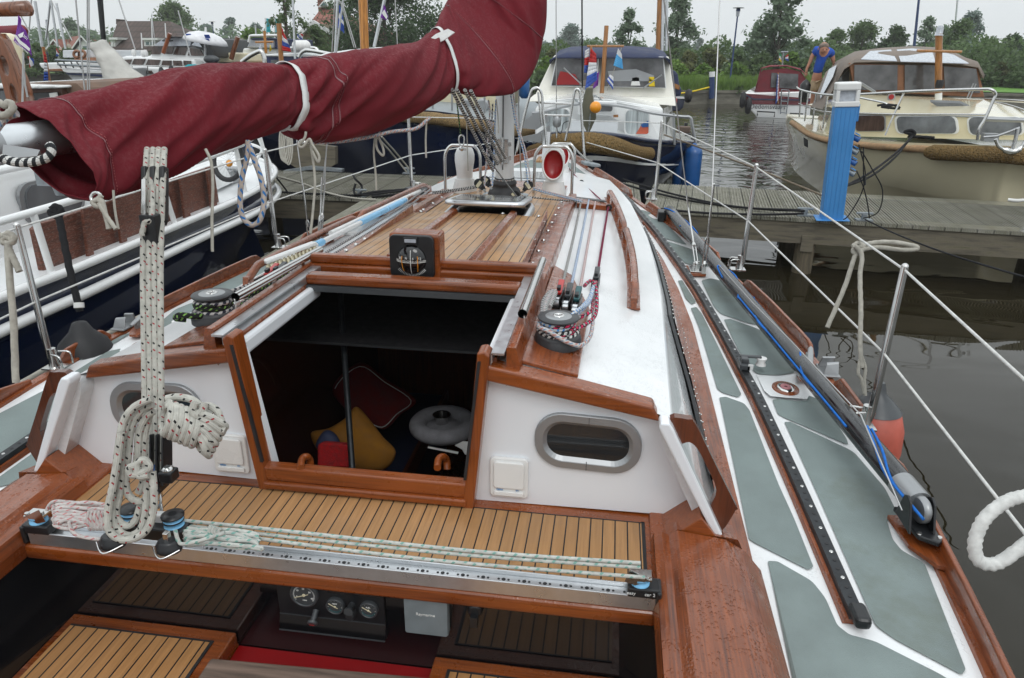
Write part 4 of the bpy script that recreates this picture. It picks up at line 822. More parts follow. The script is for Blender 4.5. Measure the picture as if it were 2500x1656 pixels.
for k, m in enumerate(('r_wb', 'r_bw', 'r_wrb', 'r_bw')):
    line('rope_hank', m, [(.472+.004*k, 1.97, 1.43), (.462+.004*k, 2.05, 1.425), (.458+.006*k, 2.15, 1.425), (.47+.004*k, 2.25, 1.42), (.478+.004*k, 2.24, 1.42), (.475+.003*k, 2.1, 1.42)], ('white and black', 'outer black and white', 'red flecked white', 'inner black and white')[k]+' rope looped left of the red clutch', .006)
c = WP
turns(c, .055, .05, 1.6, 'r_wb', 'white and black rope wound low on the left winch', ph=.5, tilt=.004, rr=.0068)
turns(c, .052, .066, 1.6, 'r_bgr', 'black rope with green flecks wound round the left winch', ph=1.4, rr=.0068, tilt=-.004, tail=[(-.49, 2.1, 1.41), (-.46, 2.3, 1.42)])
turns(c, .05, .088, 1.3, 'r_wb', 'white and black rope turn at the top of the left winch', ph=0, rr=.0068, tail=[(-.54, 2.1, 1.42), (-.535, 2.3, 1.4)])
line('rope_end', 'r_bgr', [(-.52, 2.0, 1.37), (-.58, 1.91, 1.39), (-.63, 1.9, 1.395), (-.66, 1.92, 1.375), (-.64, 1.94, 1.365)], 'black and green rope end sticking out left of the left winch', .009)
for k, m in enumerate(('r_wb', 'r_bgr', 'r_wb', 'r_wrb', 'r_bgr')):
    line('rope_hank', m, [(-.505+.01*k, 2.02, 1.39+.004*k), (-.49+.009*k, 2.2, 1.40), (-.475+.008*k, 2.42, 1.4), (-.46+.006*k, 2.6, 1.385), (-.468+.006*k, 2.62, 1.37), (-.49+.008*k, 2.4, 1.37), (-.5+.008*k, 2.15, 1.365)], ('outermost white and black', 'upper black and green', 'middle white and black', 'red flecked', 'innermost black and green')[k]+' rope hank lying beside the left grab tube', .0066)
# ---------------------------------------------------------------- boat brush and boathooks on the port roof
def rod(name, a, b, r, m, lab, cat, ends=()):
    t = thing(name, a, lab, cat); MB().tube([a, b], r, 14).build('shaft', m, t)
    for q0, q1, rr, mm, nm in ends: A, B = V(a), V(b); MB().tube([A+(B-A)*q0, A+(B-A)*q1], rr, 14).build(nm, mm, t)
    return t
def rp(x, y, o): return V((x, y, rz(x, y)+o))
br = rod('deck_brush', rp(-.655, 2.98, .05), rp(-.635, 4.42, .035), .0125, 'cowl', 'white handled deck brush with light blue grip and cream bristles on the port roof', 'brush', ((.42, .98, .0165, 'lblue', 'grip'), (.02, .07, .0165, 'lblue', 'collar')))
hd = V((-.69, 2.86, rz(.69, 2.86)+.06)); e1 = V((-.75, 2.69, rz(.74, 2.69)+.065)); e2 = V((-.648, 2.98, rz(.64, 2.98)+.062))
MB().beam(e1, e2, .035, .016).build('brush_head', 'cowl', br, bev=.006)
mb = MB(); rnd = random.Random(4)
for i in range(13):
    for j in range(3):
        p = e1+(e2-e1)*((i+.5)/13)+V((.012-.004*j, -.02+.014*j, -.012)); mb.tube([p, p+V((.018, -.012, -.042))], [.0055, .0075], 6)
mb.build('bristles', 'cream', br)
rod('boathook', rp(-.73, 3.2, .03), rp(-.66, 4.7, .03), .0125, 'cowl', 'white boathook with black ends lying outermost on the port roof', 'boathook', ((-.03, .12, .016, 'dgrey', 'grip'), (.93, 1.03, .017, 'dgrey', 'hook_socket')))
rod('boathook', rp(-.70, 3.3, .055), rp(-.645, 4.86, .04), .0125, 'cowl', 'second white boathook between the brush handle and the outer one', 'boathook', ((.96, 1.05, .018, 'dgrey', 'hook_socket'),))
tag(MB().bx(-.72, -.6, 3.5, 3.9, 1.262, 1.272).build('folded_white_cover', 'cowl'), 'flat white board lying under the poles on the port roof', 'board')
# ---------------------------------------------------------------- stanchions, lifelines, shrouds, pulpit, cleats
ST = [(1.61, 2.455, .885), (1.42, 4.2, .965), (.985, 5.85, 1.05)]
def stanchion(x, y, z, s, h=.61):
    t = yp(MB().tube([(x, y, z), (x+s*.015, y, z+.06), (x+s*.02, y+.003, z+h)], [.0145, .0145, .0125], 12).ball((x+s*.02, y+.003, z+h), .0125, 10), 'stanchion', 'ss')
    MB().box((x-s*.01, y-.005, z+.015), (.085, .07, .006)).lathe((x, y, z+.015), [(.024, 0), (.018, .03), (.0165, .08)], seg=16).tube(smooth([(x-s*.012, y-.02, z+.075), (x-s*.055, y-.03, z+.07), (x-s*.06, y-.03, z+.02)], 4), .004, 8).tube(smooth([(x-s*.012, y+.02, z+.075), (x-s*.055, y+.03, z+.07), (x-s*.06, y+.03, z+.02)], 4), .004, 8).build('stanchion_base', 'ss', t)
for s in (1, -1):
    for x, y, z in ST: stanchion(s*x, y, z+.01, s)
    stanchion(s*1.6, .35, .81, s)
    top = [V((s*1.63, .35, 1.39))]+[V((s*(x+.02), y, z+.61)) for x, y, z in ST]+[V((s*.33, 7.35, 1.54))]
    mid = [V((s*1.62, .35, 1.11))]+[V((s*(x+.012), y, z+.31)) for x, y, z in ST]+[V((s*.38, 7.3, 1.34))]
    yp(MB().tube(top, .0042, 8), 'lifeline', 'r_new'); yp(MB().tube(mid, .0042, 8), 'lifeline', 'r_new')
# pulpit: two leaning legs each side with rungs in front
def tb(pts, r=.0125, n='pulpit_tube', m='ss', k=5): return yp(MB().tube(smooth(pts, k) if k else pts, r, 12), n, m)
g4 = lambda x, y: ((1250+x*400/2367)/K_, (200+y*400/2367)/K_)
tb(PX([g4(1055, 1190), g4(1030, 850), g4(1000, 400), g4(985, 150)], y=7.35), .0135, k=3)
tb(PX([g4(985, 170), g4(960, 110), g4(915, 120), g4(885, 250), g4(840, 520), g4(770, 850)], y=7.6), .0125)
tb(PX([g4(10, 1290), g4(100, 850), g4(180, 480), g4(270, 160), g4(320, 95), g4(380, 95), g4(430, 180), g4(445, 400), g4(480, 700), g4(505, 950)], y=7.45), .0135)
tb(PX([g4(450, 300), g4(860, 320)], y=7.5), .011, k=0); tb(PX([g4(470, 480), g4(840, 490)], y=7.55), .011, k=0)
tb(PX([g4(378, 150), g4(400, 380), g4(430, 620)], y=7.7), .01)
tb(PX([g4(430, 740), g4(445, 940)], y=7.6), .008, k=0)
# forestay with its black-and-blue line, furling drum fitting, second wire
yp(MB().tube([P(*g4(640, 780), y=7.6), P(*g4(643, 500), y=7.6), P(1285, -60, y=7.2)], .004, 6), 'forestay', 'steelwire')
c = P(*g4(648, 560), y=7.58); yp(MB().lathe(c-V((0, 0, .045)), [(.02, -.02), (.042, 0), (.044, .085), (.03, .095)], seg=14), 'furling_drum', 'silver')
c2 = P(*g4(645, 740), y=7.58); yp(MB().lathe(c2, [(.006, -.05), (.012, -.02), (.008, .05)], seg=10), 'turnbuckle', 'ss')
tag(MB().tube(smooth(PX([g4(820, 565), g4(745, 600), g4(720, 700), g4(700, 750), g4(660, 715), g4(645, 650)], y=7.5), 5), .004, 6).build('furling_line', 'r_blk'), 'thin black line looping from the furling drum to the pulpit', 'rope')
a, b = P(1346, 205, y=7.35), P(1345, -60, y=7.0)
line('spinnaker_guy', 'r_blue2' if 'r_blue2' in MT else 'r_blk', [a, b], 'black and blue rope rising from the top of the pulpit', .007, sm=0)
yp(MB().tube([a+V((.02*cos(R(q)), 0, -.045+.03*sin(R(q)))) for q in range(0, 360, 30)], .0055, 8, closed=True).box(a+V((0, 0, -.005)), (.022, .02, .03)), 'snap_hook', 'ss')
yp(MB().tube([P(1205, 420, y=4.5), P(1200, 300, y=4.45), P(1198, 190, y=4.4)], .0035, 6), 'inner_stay', 'steelwire')
# cap shrouds with turnbuckles, right side and left side
def shroud(p0, p1, p2):
    yp(MB().tube([p1, p2], .0035, 6), 'shroud_wire', 'steelwire'); d = (p1-p0).normalized(); a = p0+d*.02
    t = yp(MB().tube([a+d*.2, p1+d*.12], [.006, .0045], 8), 'shroud_terminal', 'ss')
    w = V((.0085, 0, 0)); MB().tube([a+d*.02-w, a+d*.2-w], .0045, 6).tube([a+d*.02+w, a+d*.2+w], .0045, 6).lathe(a+d*.0, [(.005, 0), (.013, .01), (.013, .028)], tuple(d), 10).lathe(a+d*.18, [(.013, 0), (.013, .018), (.006, .04)], tuple(d), 10).box(a-d*.02, (.02, .016, .05)).build('turnbuckle', 'ss', t)
for q in (((1612, 620), (1591, 480), (1531, -30)), ((1627, 622), (1645, 470), (1665, -30))):
    shroud(P(*q[0], x=1.17), P(*q[1], x=1.14), P(*q[2], y=4.1))
for q in (((720, 588), (705, 470), (683, 300)), ((738, 580), (748, 460), (776, -30)), ((737, 585), (742, 455), (772, 200))):
    shroud(P(*q[0], x=-1.17), P(*q[1], x=-1.14), P(*q[2], y=4.1))
for s in (1, -1):
    yp(MB().box((s*1.165, 4.14, dz(4.14)+.012), (.1, .17, .014)), 'chainplate_pad', 'varwet'); yp(MB().box((s*1.165, 4.14, dz(4.14)+.024), (.075, .13, .006)).box((s*1.15, 4.12, dz(4.14)+.045), (.012, .02, .05)).box((s*1.18, 4.15, dz(4.14)+.045), (.012, .02, .05)), 'chainplate', 'ss', bev=.002)
# mooring cleats and fairleads
for s in (1, -1):
    cl = yp(MB().loft([[V((s*(1.525+dx*.25), 2.93+dx, dz(2.9)+.06))+V((a, 0, b)) for a, b in rrect(w_, .012, .005, 2)] for dx, w_ in ((-.125, .012), (-.11, .022), (-.05, .026), (.05, .026), (.11, .022), (.125, .012))], True, True, smooth=False).box((s*1.515, 2.89, dz(2.9)+.03), (.02, .05, .06)).box((s*1.532, 2.97, dz(2.9)+.03), (.02, .05, .06)), 'mooring_cleat', 'galv2' if 'galv2' in MT else 'silver', bev=.002)
    yp(MB().prism([V((s*(1.515+a*.25), 2.93+a, dz(2.9)+.012)) + V((b, 0, 0)) for a, b in ((-.14, -.02), (-.1, -.035), (.1, -.035), (.14, -.02), (.14, .02), (.1, .035), (-.1, .035), (-.14, .02))], (0, 0, .01)), 'cleat_pad', 'varwet')
    fx, fy, fz = s*1.595, 2.9, dz(2.9)+.02
    yp(MB().box((fx, fy, fz), (.07, .13, .008)).prism([V((fx-.03, fy-.05, fz)), V((fx+.03, fy-.05, fz)), V((fx+.03, fy-.03, fz+.05)), V((fx-.02, fy-.035, fz+.045))], (0, .01, .004)).prism([V((fx-.03, fy+.04, fz)), V((fx+.03, fy+.04, fz)), V((fx+.03, fy+.025, fz+.05)), V((fx-.02, fy+.03, fz+.045))], (0, .01, .004)), 'fairlead', 'silver', bev=.003)
tb_ = yp(MB().prism([V((.44+a, 6.95+b, 1.17)) for a, b in ((-.1, .1), (-.03, .08), (.09, -.1), (.1, -.14), (.04, -.12), (-.06, -.02))], (0, 0, .03)), 'bow_fairlead', 'galv', bev=.008)
line('bow_line', 'r_bw', [(.2, 7.6, 1.3), (.3, 7.35, 1.24), (.4, 7.1, 1.2), (.45, 6.95, 1.21)], 'black and white rope running through the bow fairlead on the starboard bow', .009)
yp(MB().bx(-.12, .12, 7.3, 7.62, 1.13, 1.15), 'bow_plank', 'greyboard' if 'greyboard' in MT else 'teakroof')
yp(MB().lathe((.0, 7.5, 1.15), [(.05, 0), (.045, .05), (.03, .06), (.05, .1)], seg=16), 'windlass', 'silver'); yp(MB().prism([V((-.07, 7.38, 1.14)), V((.0, 7.38, 1.14)), V((.0, 7.52, 1.4)), V((-.06, 7.52, 1.4))], (.003, .1, 0)), 'bow_locker', 'silver')
# ---------------------------------------------------------------- spinnaker pole lashed on the side deck
pa, pb = V((1.075, 5.25, dz(5.25)+.085)), V((1.578, 1.88, .962))
sp_ = thing('spinnaker_pole', pa, 'black carbon spinnaker pole lying along the starboard side deck', 'pole')
cm, t, b, o = newm('wet_carbon'); setp(b, .22, 0, .3); nn = noise(t, coord(t, 'Object', (1, .25, 1)), 30, 6, .7)
L(t, mixc(t, remap(t, nn, .45, .7, 0, 1), (.01, .011, .013), (.05, .054, .06)), b.inputs['Base Color']); L(t, remap(t, nn, .4, .6, .08, .32), b.inputs['Roughness']); MT['carbon'] = cm
pd = (pb-pa).normalized(); MB().tube([pa+pd*.1, pb-pd*.05], [.037, .037], 28).build('tube', 'carbon', sp_)
MB().tube([pa+pd*.0, pa+pd*.14], .034, 20).box(pa-pd*.0+V((-.02, 0, -.03)), (.04, .05, .06)).build('end_fitting', 'black', sp_, bev=.004)
MB().tube([pb-pd*.1, pb+pd*.0], [.0385, .0385], 24).lathe(pb+V((.0, -.02, -.005)), [(.034, -.012), (.04, -.006), (.04, .006), (.034, .012)], (1, .2, 0), 20).build('jaw', 'silver', sp_)
bz = .9
sc_b = yp(MB().prism([V((x, y, bz)) for x, y in ((1.535, 1.93), (1.555, 1.79), (1.60, 1.765), (1.635, 1.80), (1.625, 1.93))], (0, 0, .016)), 'pole_bracket', 'black', bev=.004)
for s2 in (-1, 1): MB().prism([V((1.585+s2*.032-.02, y, z)) for y, z in ((1.91, bz+.01), (1.80, bz+.01), (1.835, bz+.09), (1.86, bz+.1), (1.88, bz+.09))], (.007, 0, 0)).build('bracket_cheek', 'black', sc_b, bev=.002)
MB().lathe((1.545, 1.9, bz+.016), [(.007, 0), (.006, .003)], seg=10).lathe((1.56, 1.8, bz+.016), [(.007, 0), (.006, .003)], seg=10).lathe((1.61, 1.79, bz+.016), [(.007, 0), (.006, .003)], seg=10).build('bracket_screw', 'ss', sc_b)
yp(MB().prism([V((x, y, dz(1.9)-.0+.008)) for x, y in ((1.53, 1.94), (1.54, 1.80), (1.585, 1.72), (1.64, 1.70), (1.66, 1.95))], (0, 0, .012)), 'bracket_pad', 'varwet')
mb = MB().box(pa+V((-.055, .03, -.045)), (.05, .12, .07)); yp(mb, 'pole_chock', 'black', bev=.006)
tag(MB().tube([P(1650, 600, x=1.25), P(1740, 700, x=1.3), P(1830, 790, x=1.36), P(1990, 960, x=1.45), P(2085, 1180, x=1.5)], .0022, 6).build('pole_wire', 'steelwire'), 'thin wire stretched along the top of the carbon pole', 'wire')
for li, pts in enumerate(([(1530, 500), (1560, 520), (1600, 535), (1622, 560), (1600, 548), (1570, 545)], [(1625, 650), (1660, 632), (1700, 650), (1690, 690), (1665, 690), (1700, 720), (1740, 735), (1760, 760)], [(1745, 690), (1740, 735), (1752, 770), (1790, 840), (1850, 910), (1900, 960)], [(1835, 815), (1830, 850), (1850, 890), (1885, 950)], [(1975, 970), (1990, 1010), (1995, 1060), (2040, 1130), (2085, 1190)], [(1985, 972), (2005, 1020), (2020, 1080), (2060, 1150), (2092, 1195)])):
    q = []
    for u, v in pts:
        p = P(u, v, x=1.0); 
        # on the skin of the pole
        A = pa+pd*1; tt = max(0, min(3.5, (lambda s: s)(((P(u, v, z=1.04)-pa).dot(pd))))); cc_ = pa+pd*tt; d_ = (P(u, v, z=cc_.z)-cc_); d_.z = 0
        q.append(V((cc_.x+max(-.038, min(.038, d_.x)), cc_.y, cc_.z+math.sqrt(max(0, .041**2-min(.038, abs(d_.x))**2))*.95)))
    tag(MB().tube(smooth(q, 5), .0042, 6).build('lashing_line', 'r_blue'), 'thin blue line lashed round the carbon pole, '+('at its forward end', 'beside the turnbuckles', 'below the turnbuckles', 'near the cleat', 'outer strand beside the stanchion', 'inner strand beside the stanchion')[li], 'rope', 'blue lashings on the carbon pole')
# ---------------------------------------------------------------- sail cover on the boom
SV = [(28, 246, 196, 462), (80, 236, 216, 462), (130, 228, 242, 452), (230, 212, 300, 432), (330, 190, 370, 408), (430, 165, 450, 370), (530, 151, 540, 332), (615, 151, 622, 300), (650, 151, 662, 291), (690, 141, 690, 318), (740, 130, 735, 324), (800, 121, 790, 320), (880, 112, 870, 300), (950, 100, 955, 268), (990, 84, 1010, 233), (1006, 68, 1040, 212), (1012, 52, 1090, 222), (1022, 30, 1150, 222), (1035, 8, 1200, 205), (1048, -18, 1238, 150), (1062, -50, 1257, 85), (1075, -100, 1262, 10), (1085, -170, 1262, -80), (1095, -240, 1260, -170)]
def cov(t, th, off=0, ns=None):
    n = len(SV)-1; t = max(0, min(n, t)); i = min(n-1, int(t)); f = t-i
    def g(k): return V(SV[max(0, min(n, k))])if False else SV[max(0, min(n, k))]
    a, b, c, d = g(i-1), g(i), g(i+1), g(i+2)
    q = [.5*((2*b[k])+(c[k]-a[k])*f+(2*a[k]-5*b[k]+4*c[k]-d[k])*f*f+(3*b[k]-a[k]-3*c[k]+d[k])*f**3) for k in range(4)]
    um = (q[0]+q[2])/2; inv = .606-.36*(min(um, 1150)-30)/1135
    T, B_ = P(q[0], q[1], d=1/inv), P(q[2], q[3], d=1/inv)
    up = min(1, max(0, (t-12)/6)); h = V((.97, -.236, 0)).lerp(V((.1, -1, .1)), up).normalized()
    half = (T-B_)/2; c0 = (T+B_)/2; wdt = half.length*(.62-.1*up)
    if t < 7: wdt *= 1.12
    ct, st = cos(th), sin(th)
    shape = abs(st)**.85*(1 if st > 0 else -1)
    if ct < -.3: shape *= 1-.35*((-ct-.3)/.7)**1.5
    fold = 0
    x = t*.42; y = th/pi*2
    n1 = mnoise.noise(V((x*.8, y*1.7+x*1.5, 3.1))); n2 = mnoise.noise(V((x*1.3+7, y*3.2+x*2.4, 1.7))); n3 = mnoise.noise(V((x*.7, y*1.2, 9.2)))
    rd = 1-abs(n1)*2.6; rd2 = 1-abs(n2)*2.8
    amp = .026*min(1, half.length/.12)
    fold += amp*(rd*.8+rd2*.35+n3*1.2)
    for s0 in (8.2, 15.2):
        e = math.exp(-abs(t-s0)*1.1)*min(1, abs(t-s0)*1.6); fold += .012*e*cos(9*th+1.6*(t-s0)+s0+2*n3); fold -= .009*math.exp(-(t-s0)**2*6)
        fold *= 1-.85*math.exp(-(t-s0)**2*7)
    if t < 3: fold *= .5+t/6
    if t > 19: fold *= 1.2
    outw = (half.normalized()*ct+h*shape)
    return c0+half*ct+h*wdt*shape+outw.normalized()*(fold*(1-.75*max(0, abs(ct)-.75)/.25)+off)
CO = thing('sail_cover', (-.3, 2.8, 2.0), 'maroon canvas cover wrapped round the boom and the foot of the mast', 'sail cover')
mb = MB(); NT, NH = 330, 110; n = len(SV)-1
mb.loft([[cov(n*i/NT, 2*pi*j/NH) for j in range(NH)] for i in range(NT+1)], True)
cvm = MT['canvas']; t = cvm.node_tree; b = [q for q in t.nodes if q.type == 'BSDF_PRINCIPLED'][0]
g = N(t, 'ShaderNodeNewGeometry'); s_ = N(t, 'ShaderNodeSeparateXYZ'); L(t, g.outputs['Normal'], s_.inputs[0]); nz = noise(t, coord(t, 'Object', (3, 3, 1), (R(20), 0, R(30))), 28, 6, .75)
wetm = math_(t, 'MULTIPLY', remap(t, s_.outputs[2], -.1, .6, 0, 1), remap(t, nz, .46, .66, 0, 1)); L(t, remap(t, wetm, 0, 1, .9, .5), b.inputs['Roughness'])
b.inputs['Specular IOR Level'].default_value = .3
o = mb.build('canvas', 'canvas', CO, solid=.003)
def band(t0, w, m, nm, th0=-pi, th1=pi, off=.005, lean=0, parent=CO):
    mb = MB(); NN = 70; lp = []
    for i in range(NN+1):
        th = th0+(th1-th0)*i/NN; tt = t0+lean*sin(th)
        if w > .1: k0, k1 = cov(tt, th, off), cov(tt, th, off+.003); dv = (cov(tt+.5, 0, 0)-cov(tt-.5, 0, 0)+cov(tt+.5, pi, 0)-cov(tt-.5, pi, 0)).normalized()*.016; lp.append([k0-dv, k0+dv, k1+dv, k1-dv]); continue
        a, b_ = cov(tt-w, th, off), cov(tt+w, th, off); c_, d_ = cov(tt-w, th, off+.003), cov(tt+w, th, off+.003); lp.append([a, b_, d_, c_])
    mb.loft(lp, True); return mb.build(nm, m, parent)
band(8.3, .42, 'strap', 'strap'); band(15.1, .35, 'strap', 'strap', lean=.2)
for t0, w, l_ in ((9.75, .018, .2), (9.95, .01, .2), (1.75, .016, .25), (17.6, .016, .5), (4.9, .0, 0), (19.9, .013, 0)):
    if w: band(t0, w, 'maroonp', 'seam', th0=R(-20), th1=R(185), off=.0015, lean=l_)
sm_ = plain('pale_maroon_stitch', (.28, .07, .07), .8); MT['stitch'] = sm_
for t0, l_ in ((9.86, .2), (1.85, .25), (17.7, .5)):
    mb = MB()
    for i in range(48):
        th = R(0+3.6*i); a = cov(t0+l_*sin(th), th, .003); b_ = cov(t0+l_*sin(th+R(2.1)), th+R(2.1), .003); mb.tube([a, b_], .0009, 4, cap=False)
    mb.build('stitching', 'stitch', CO)
# loose strap end standing up and grommets
a = cov(15.0, 0, .0); mb = MB()
q = PX([(992, 93), (1008, 80), (1036, 68), (1052, 76), (1030, 92), (1012, 102)], d=3.32); mb.prism(q, (0, -.006, .002)); mb.build('strap_end', 'strap', CO)
mb = MB(); mb.prism(PX([(975, 100), (998, 92), (1010, 100), (1000, 106)], d=3.32), (0, -.006, .002)); mb.build('strap_end', 'strap', CO)
mb = MB(); mb.prism(PX([(635, 300), (652, 290), (672, 292), (668, 300), (655, 305), (640, 304)], d=2.42), (0, .004, .002)); mb.build('strap_end', 'strap', CO)
for u, v, dd in ((222, 457, 1.68), (697, 332, 2.38)):
    c = P(u, v, d=dd); MB().tube([c+CR*(.012*cos(R(q)))+CU*(.012*sin(R(q))) for q in range(0, 360, 30)], .004, 8, closed=True).build('grommet', 'ss', CO)
# second flap between the straps, tied with cord
def cord(n, pts, d, lab, m='r_old', r=.0045, lay=0): return tag(MB().tube(smooth([P(u, v, d=(d[i] if isinstance(d, list) else d)) for i, (u, v) in enumerate(pts)], 6), r, 8, lay=lay).build(n, m), lab, 'rope')
cord('tie_cord', [(235, 452), (228, 462), (238, 470), (225, 478), (215, 468), (232, 462), (240, 480), (252, 530)], 1.66, 'frayed white cord knotted through the aft corner of the sail cover', r=.006, lay=700)
cord('tie_cord', [(228, 470), (240, 490), (250, 505), (268, 530)], 1.655, 'second frayed end hanging from the aft corner of the sail cover', r=.005, lay=700)
cord('tie_cord', [(262, 440), (264, 470), (268, 500), (274, 530)], 1.70, 'thin pale cord hanging behind the knot at the aft end of the cover', r=.003)
cord('tie_cord', [(475, 345), (488, 375), (492, 430), (490, 500), (491, 582)], 1.95, 'long white cord hanging straight down from the middle of the cover', r=.0042, lay=900)
cord('tie_cord', [(707, 305), (704, 320), (690, 336), (700, 340), (715, 322), (722, 335), (737, 360), (735, 375), (722, 350)], 2.34, 'white cord bow tied below the first strap', r=.0045)
cord('tie_cord', [(716, 325), (722, 360), (728, 420), (724, 480), (718, 540)], 2.36, 'white cord tail hanging beside the port shrouds', r=.0045)
cord('tie_cord', [(880, 305), (870, 320), (872, 345), (885, 360), (886, 345), (872, 310)], 2.95, 'small loop of white cord under the sail cover', r=.005)
cord('tie_cord', [(868, 310), (864, 350), (868, 400), (870, 440)], 2.96, 'white cord hanging under the sail cover beside the small loop', r=.0042)
cord('tie_cord', [(986, 280), (984, 320), (985, 365)], 3.2, 'short white cord hanging near the middle stanchion', r=.0042)
cord('outhaul_line', [(720, 330), (780, 328), (850, 318), (905, 305), (960, 298), (985, 280), (995, 272)], 2.9, 'red flecked white line sagging under the sail cover', 'r_wrb', .007)
cord('outhaul_line', [(112, 335), (120, 345), (112, 362), (90, 372), (60, 376), (30, 374), (5, 366)], 1.5, 'thick black rope with white flecks curling under the boom end', 'r_bw', .0095)
cord('boom_end_rope', [(0, 238), (12, 244), (22, 238), (30, 250), (20, 262), (5, 268), (-10, 260)], 1.53, 'frayed white rope knot above the boom end', r=.008, lay=600)
cord('boom_end_rope', [(-10, 300), (5, 280), (20, 268), (40, 262)], 1.54, 'white rope with red and blue flecks round the boom end', 'r_wrb', .0085)
cord('hanging_loop', [(573, 325), (572, 360), (560, 410), (555, 460), (560, 500), (580, 520), (600, 510), (610, 470), (605, 420), (590, 375), (575, 335)], 2.15, 'blue and tan rope loop hanging from the boom in front of the white boat', 'r_bt', .0082)
# ---------------------------------------------------------------- mainsheet
MS = thing('mainsheet', P(370, 1190, d=1.72), 'thick white mainsheet tackle with black and red flecks from boom to traveller', 'tackle')
tp = [(331, 330), (343, 331), (352, 331), (368, 330)]
for i, (ut, ub) in enumerate(((331, 337), (345, 349), (358, 361), (371, 373))):
    p = [P(ut+9, 345, d=1.86), P(ut+6, 405, d=1.80), P(ut, 600, d=1.765), P((ut+ub)/2, 850, d=1.735), P(ub, 1105, d=1.72)]
    MB().tube(smooth(p, 8), .0077, 12).build('rope_fall', 'r_main', MS)
MB().tube(smooth(PX([(328, 545), (335, 515), (350, 505)], d=1.75)+[P(352, 430, d=1.78)], 5), .007, 10).build('rope_becket', 'r_main', MS)
ub = MB()
for k, u in enumerate((330, 350, 372)): ub.prism([P(a, b, d=1.79) for a, b in ((u-6, 385), (u+6, 382), (u+6, 505), (u, 520), (u-6, 505))], CF*.03)
ub.box(P(352, 535, d=1.77), (.04, .03, .085)).build('upper_block', 'black', MS, bev=.003)
MB().prism([P(a, b, d=1.752) for a, b in ((327, 415), (336, 412), (336, 500), (327, 520))], CF*.004).build('block_strap', 'ss', MS)
lb = MB()
for k, u in enumerate((346, 360, 374)): lb.prism([P(a, b, d=1.70) for a, b in ((u-2, 1005), (u+2, 1005), (u+3, 1125), (u-3, 1125))], CF*.05)
lb.box(P(362, 1118, d=1.73), (.04, .04, .028)).build('lower_block', 'black', MS, bev=.003)
MB().cyl(P(348, 1090, d=1.73), P(373, 1090, d=1.73), .025, seg=20).build('block_sheave', 'vinyl', MS)
c = P(390, 1098, d=1.7); MB().box(c, (.034, .035, .028)).build('cam_cleat', 'black', MS, bev=.004)
MB().lathe(c+V((0, 0, .014)), [(.014, 0), (.014, .005), (.008, .009)], seg=12).build('cleat_cap', 'ss', MS)
MB().tube(smooth(PX([(357, 1135), (352, 1160), (362, 1175), (372, 1160), (367, 1135)], d=1.72), 4), .0038, 8).tube(smooth(PX([(356, 1165), (354, 1190), (366, 1200), (374, 1190), (372, 1165)], d=1.72), 4), .0042, 8).box(P(362, 1145, d=1.72), (.02, .02, .012)).build('swivel_shackle', 'ss', MS)
car = yp(MB().box(P(368, 1222, d=1.7), (.15, .05, .035)), 'traveller_car', 'black', bev=.005); MB().box(P(371, 1200, d=1.7), (.024, .02, .035)).build('car_eye', 'cowl', car, bev=.004)
for (u, v, s) in ((303, 1182, -1), (400, 1198, 1)):
    c = P(u, v, d=1.68)
    MB().lathe(c-V((0, 0, .006)), [(.024, 0), (.024, .003)], seg=20).lathe(c+V((0, 0, .006)), [(.026, 0), (.026, .004), (.01, .007)], seg=20).build('car_block_cheek', 'black', car); MB().lathe(c-V((0, 0, .004)), [(.024, 0), (.018, .005), (.024, .01)], seg=20).lathe(c-V((0, 0, .018)), [(.023, 0), (.018, .005), (.023, .01)], seg=20).build('sheave', 'lblue', car)
for (u, v) in ((258, 1240), (388, 1252)):
    c = P(u, v, d=1.6); MB().lathe(c-V((0, 0, .022)), [(.024, 0), (.024, .014), (.02, .018), (.02, .022), (.016, .026)], seg=14, sx=1.2).build('cam_cleat', 'black', car); MB().tube(smooth([c+V((-.032, -.01, -.012)), c+V((0, -.035, -.02)), c+V((.032, -.01, -.012))], 5), .0025, 6).box(c+V((0, .0, .01)), (.012, .014, .03)).build('cleat_fairlead', 'ss', car, bev=.002)
tc_ = [('r_green', [(418, 1203), (700, 1232), (1100, 1275), (1480, 1302)], 'upper'), ('r_green', [(418, 1214), (700, 1245), (1100, 1285), (1480, 1312)], 'middle'), ('r_green', [(405, 1212), (560, 1240), (1000, 1295), (1490, 1335)], 'lower')]
for m, pts, w_ in tc_: cord('traveller_line', pts, [1.70, 1.675, 1.64, 1.635], w_+' white traveller line with green flecks stretched to the right end of the track', m, .0046)
cord('traveller_line', [(405, 1225), (412, 1250), (425, 1258), (470, 1248), (520, 1232)], 1.6, 'white and green line led through the right cam cleat', 'r_green', .0046)
for k in range(6):
    y0 = 1222+6*k; J = random.Random(k).uniform; cord('line_hank', [(430+J(-4, 4), y0), (470, y0+J(-9, 6)), (530, y0+4+J(-7, 7)), (590+J(-12, 6), y0+10+J(-6, 6)), (600+J(-14, 4), y0+18), (550, y0+15+J(-7, 7)), (490, y0+5+J(-7, 7)), (435, y0+8), (428+J(-4, 4), y0+2)], 1.655-.006*k, ('topmost', 'second', 'third', 'fourth', 'fifth', 'lowest')[k]+' loop of the white and green line hank', 'r_green', .0048)
for k in range(4): cord('hank_wrap', [(488+7*k, 1215+2*k), (484+7*k, 1232), (490+7*k, 1252), (497+7*k, 1245)], 1.635, ('leftmost', 'second', 'third', 'rightmost')[k]+' wrapping turn round the white and green line hank', 'r_green', .005)['group'] = 'wrapping turns of the white and green line hank'
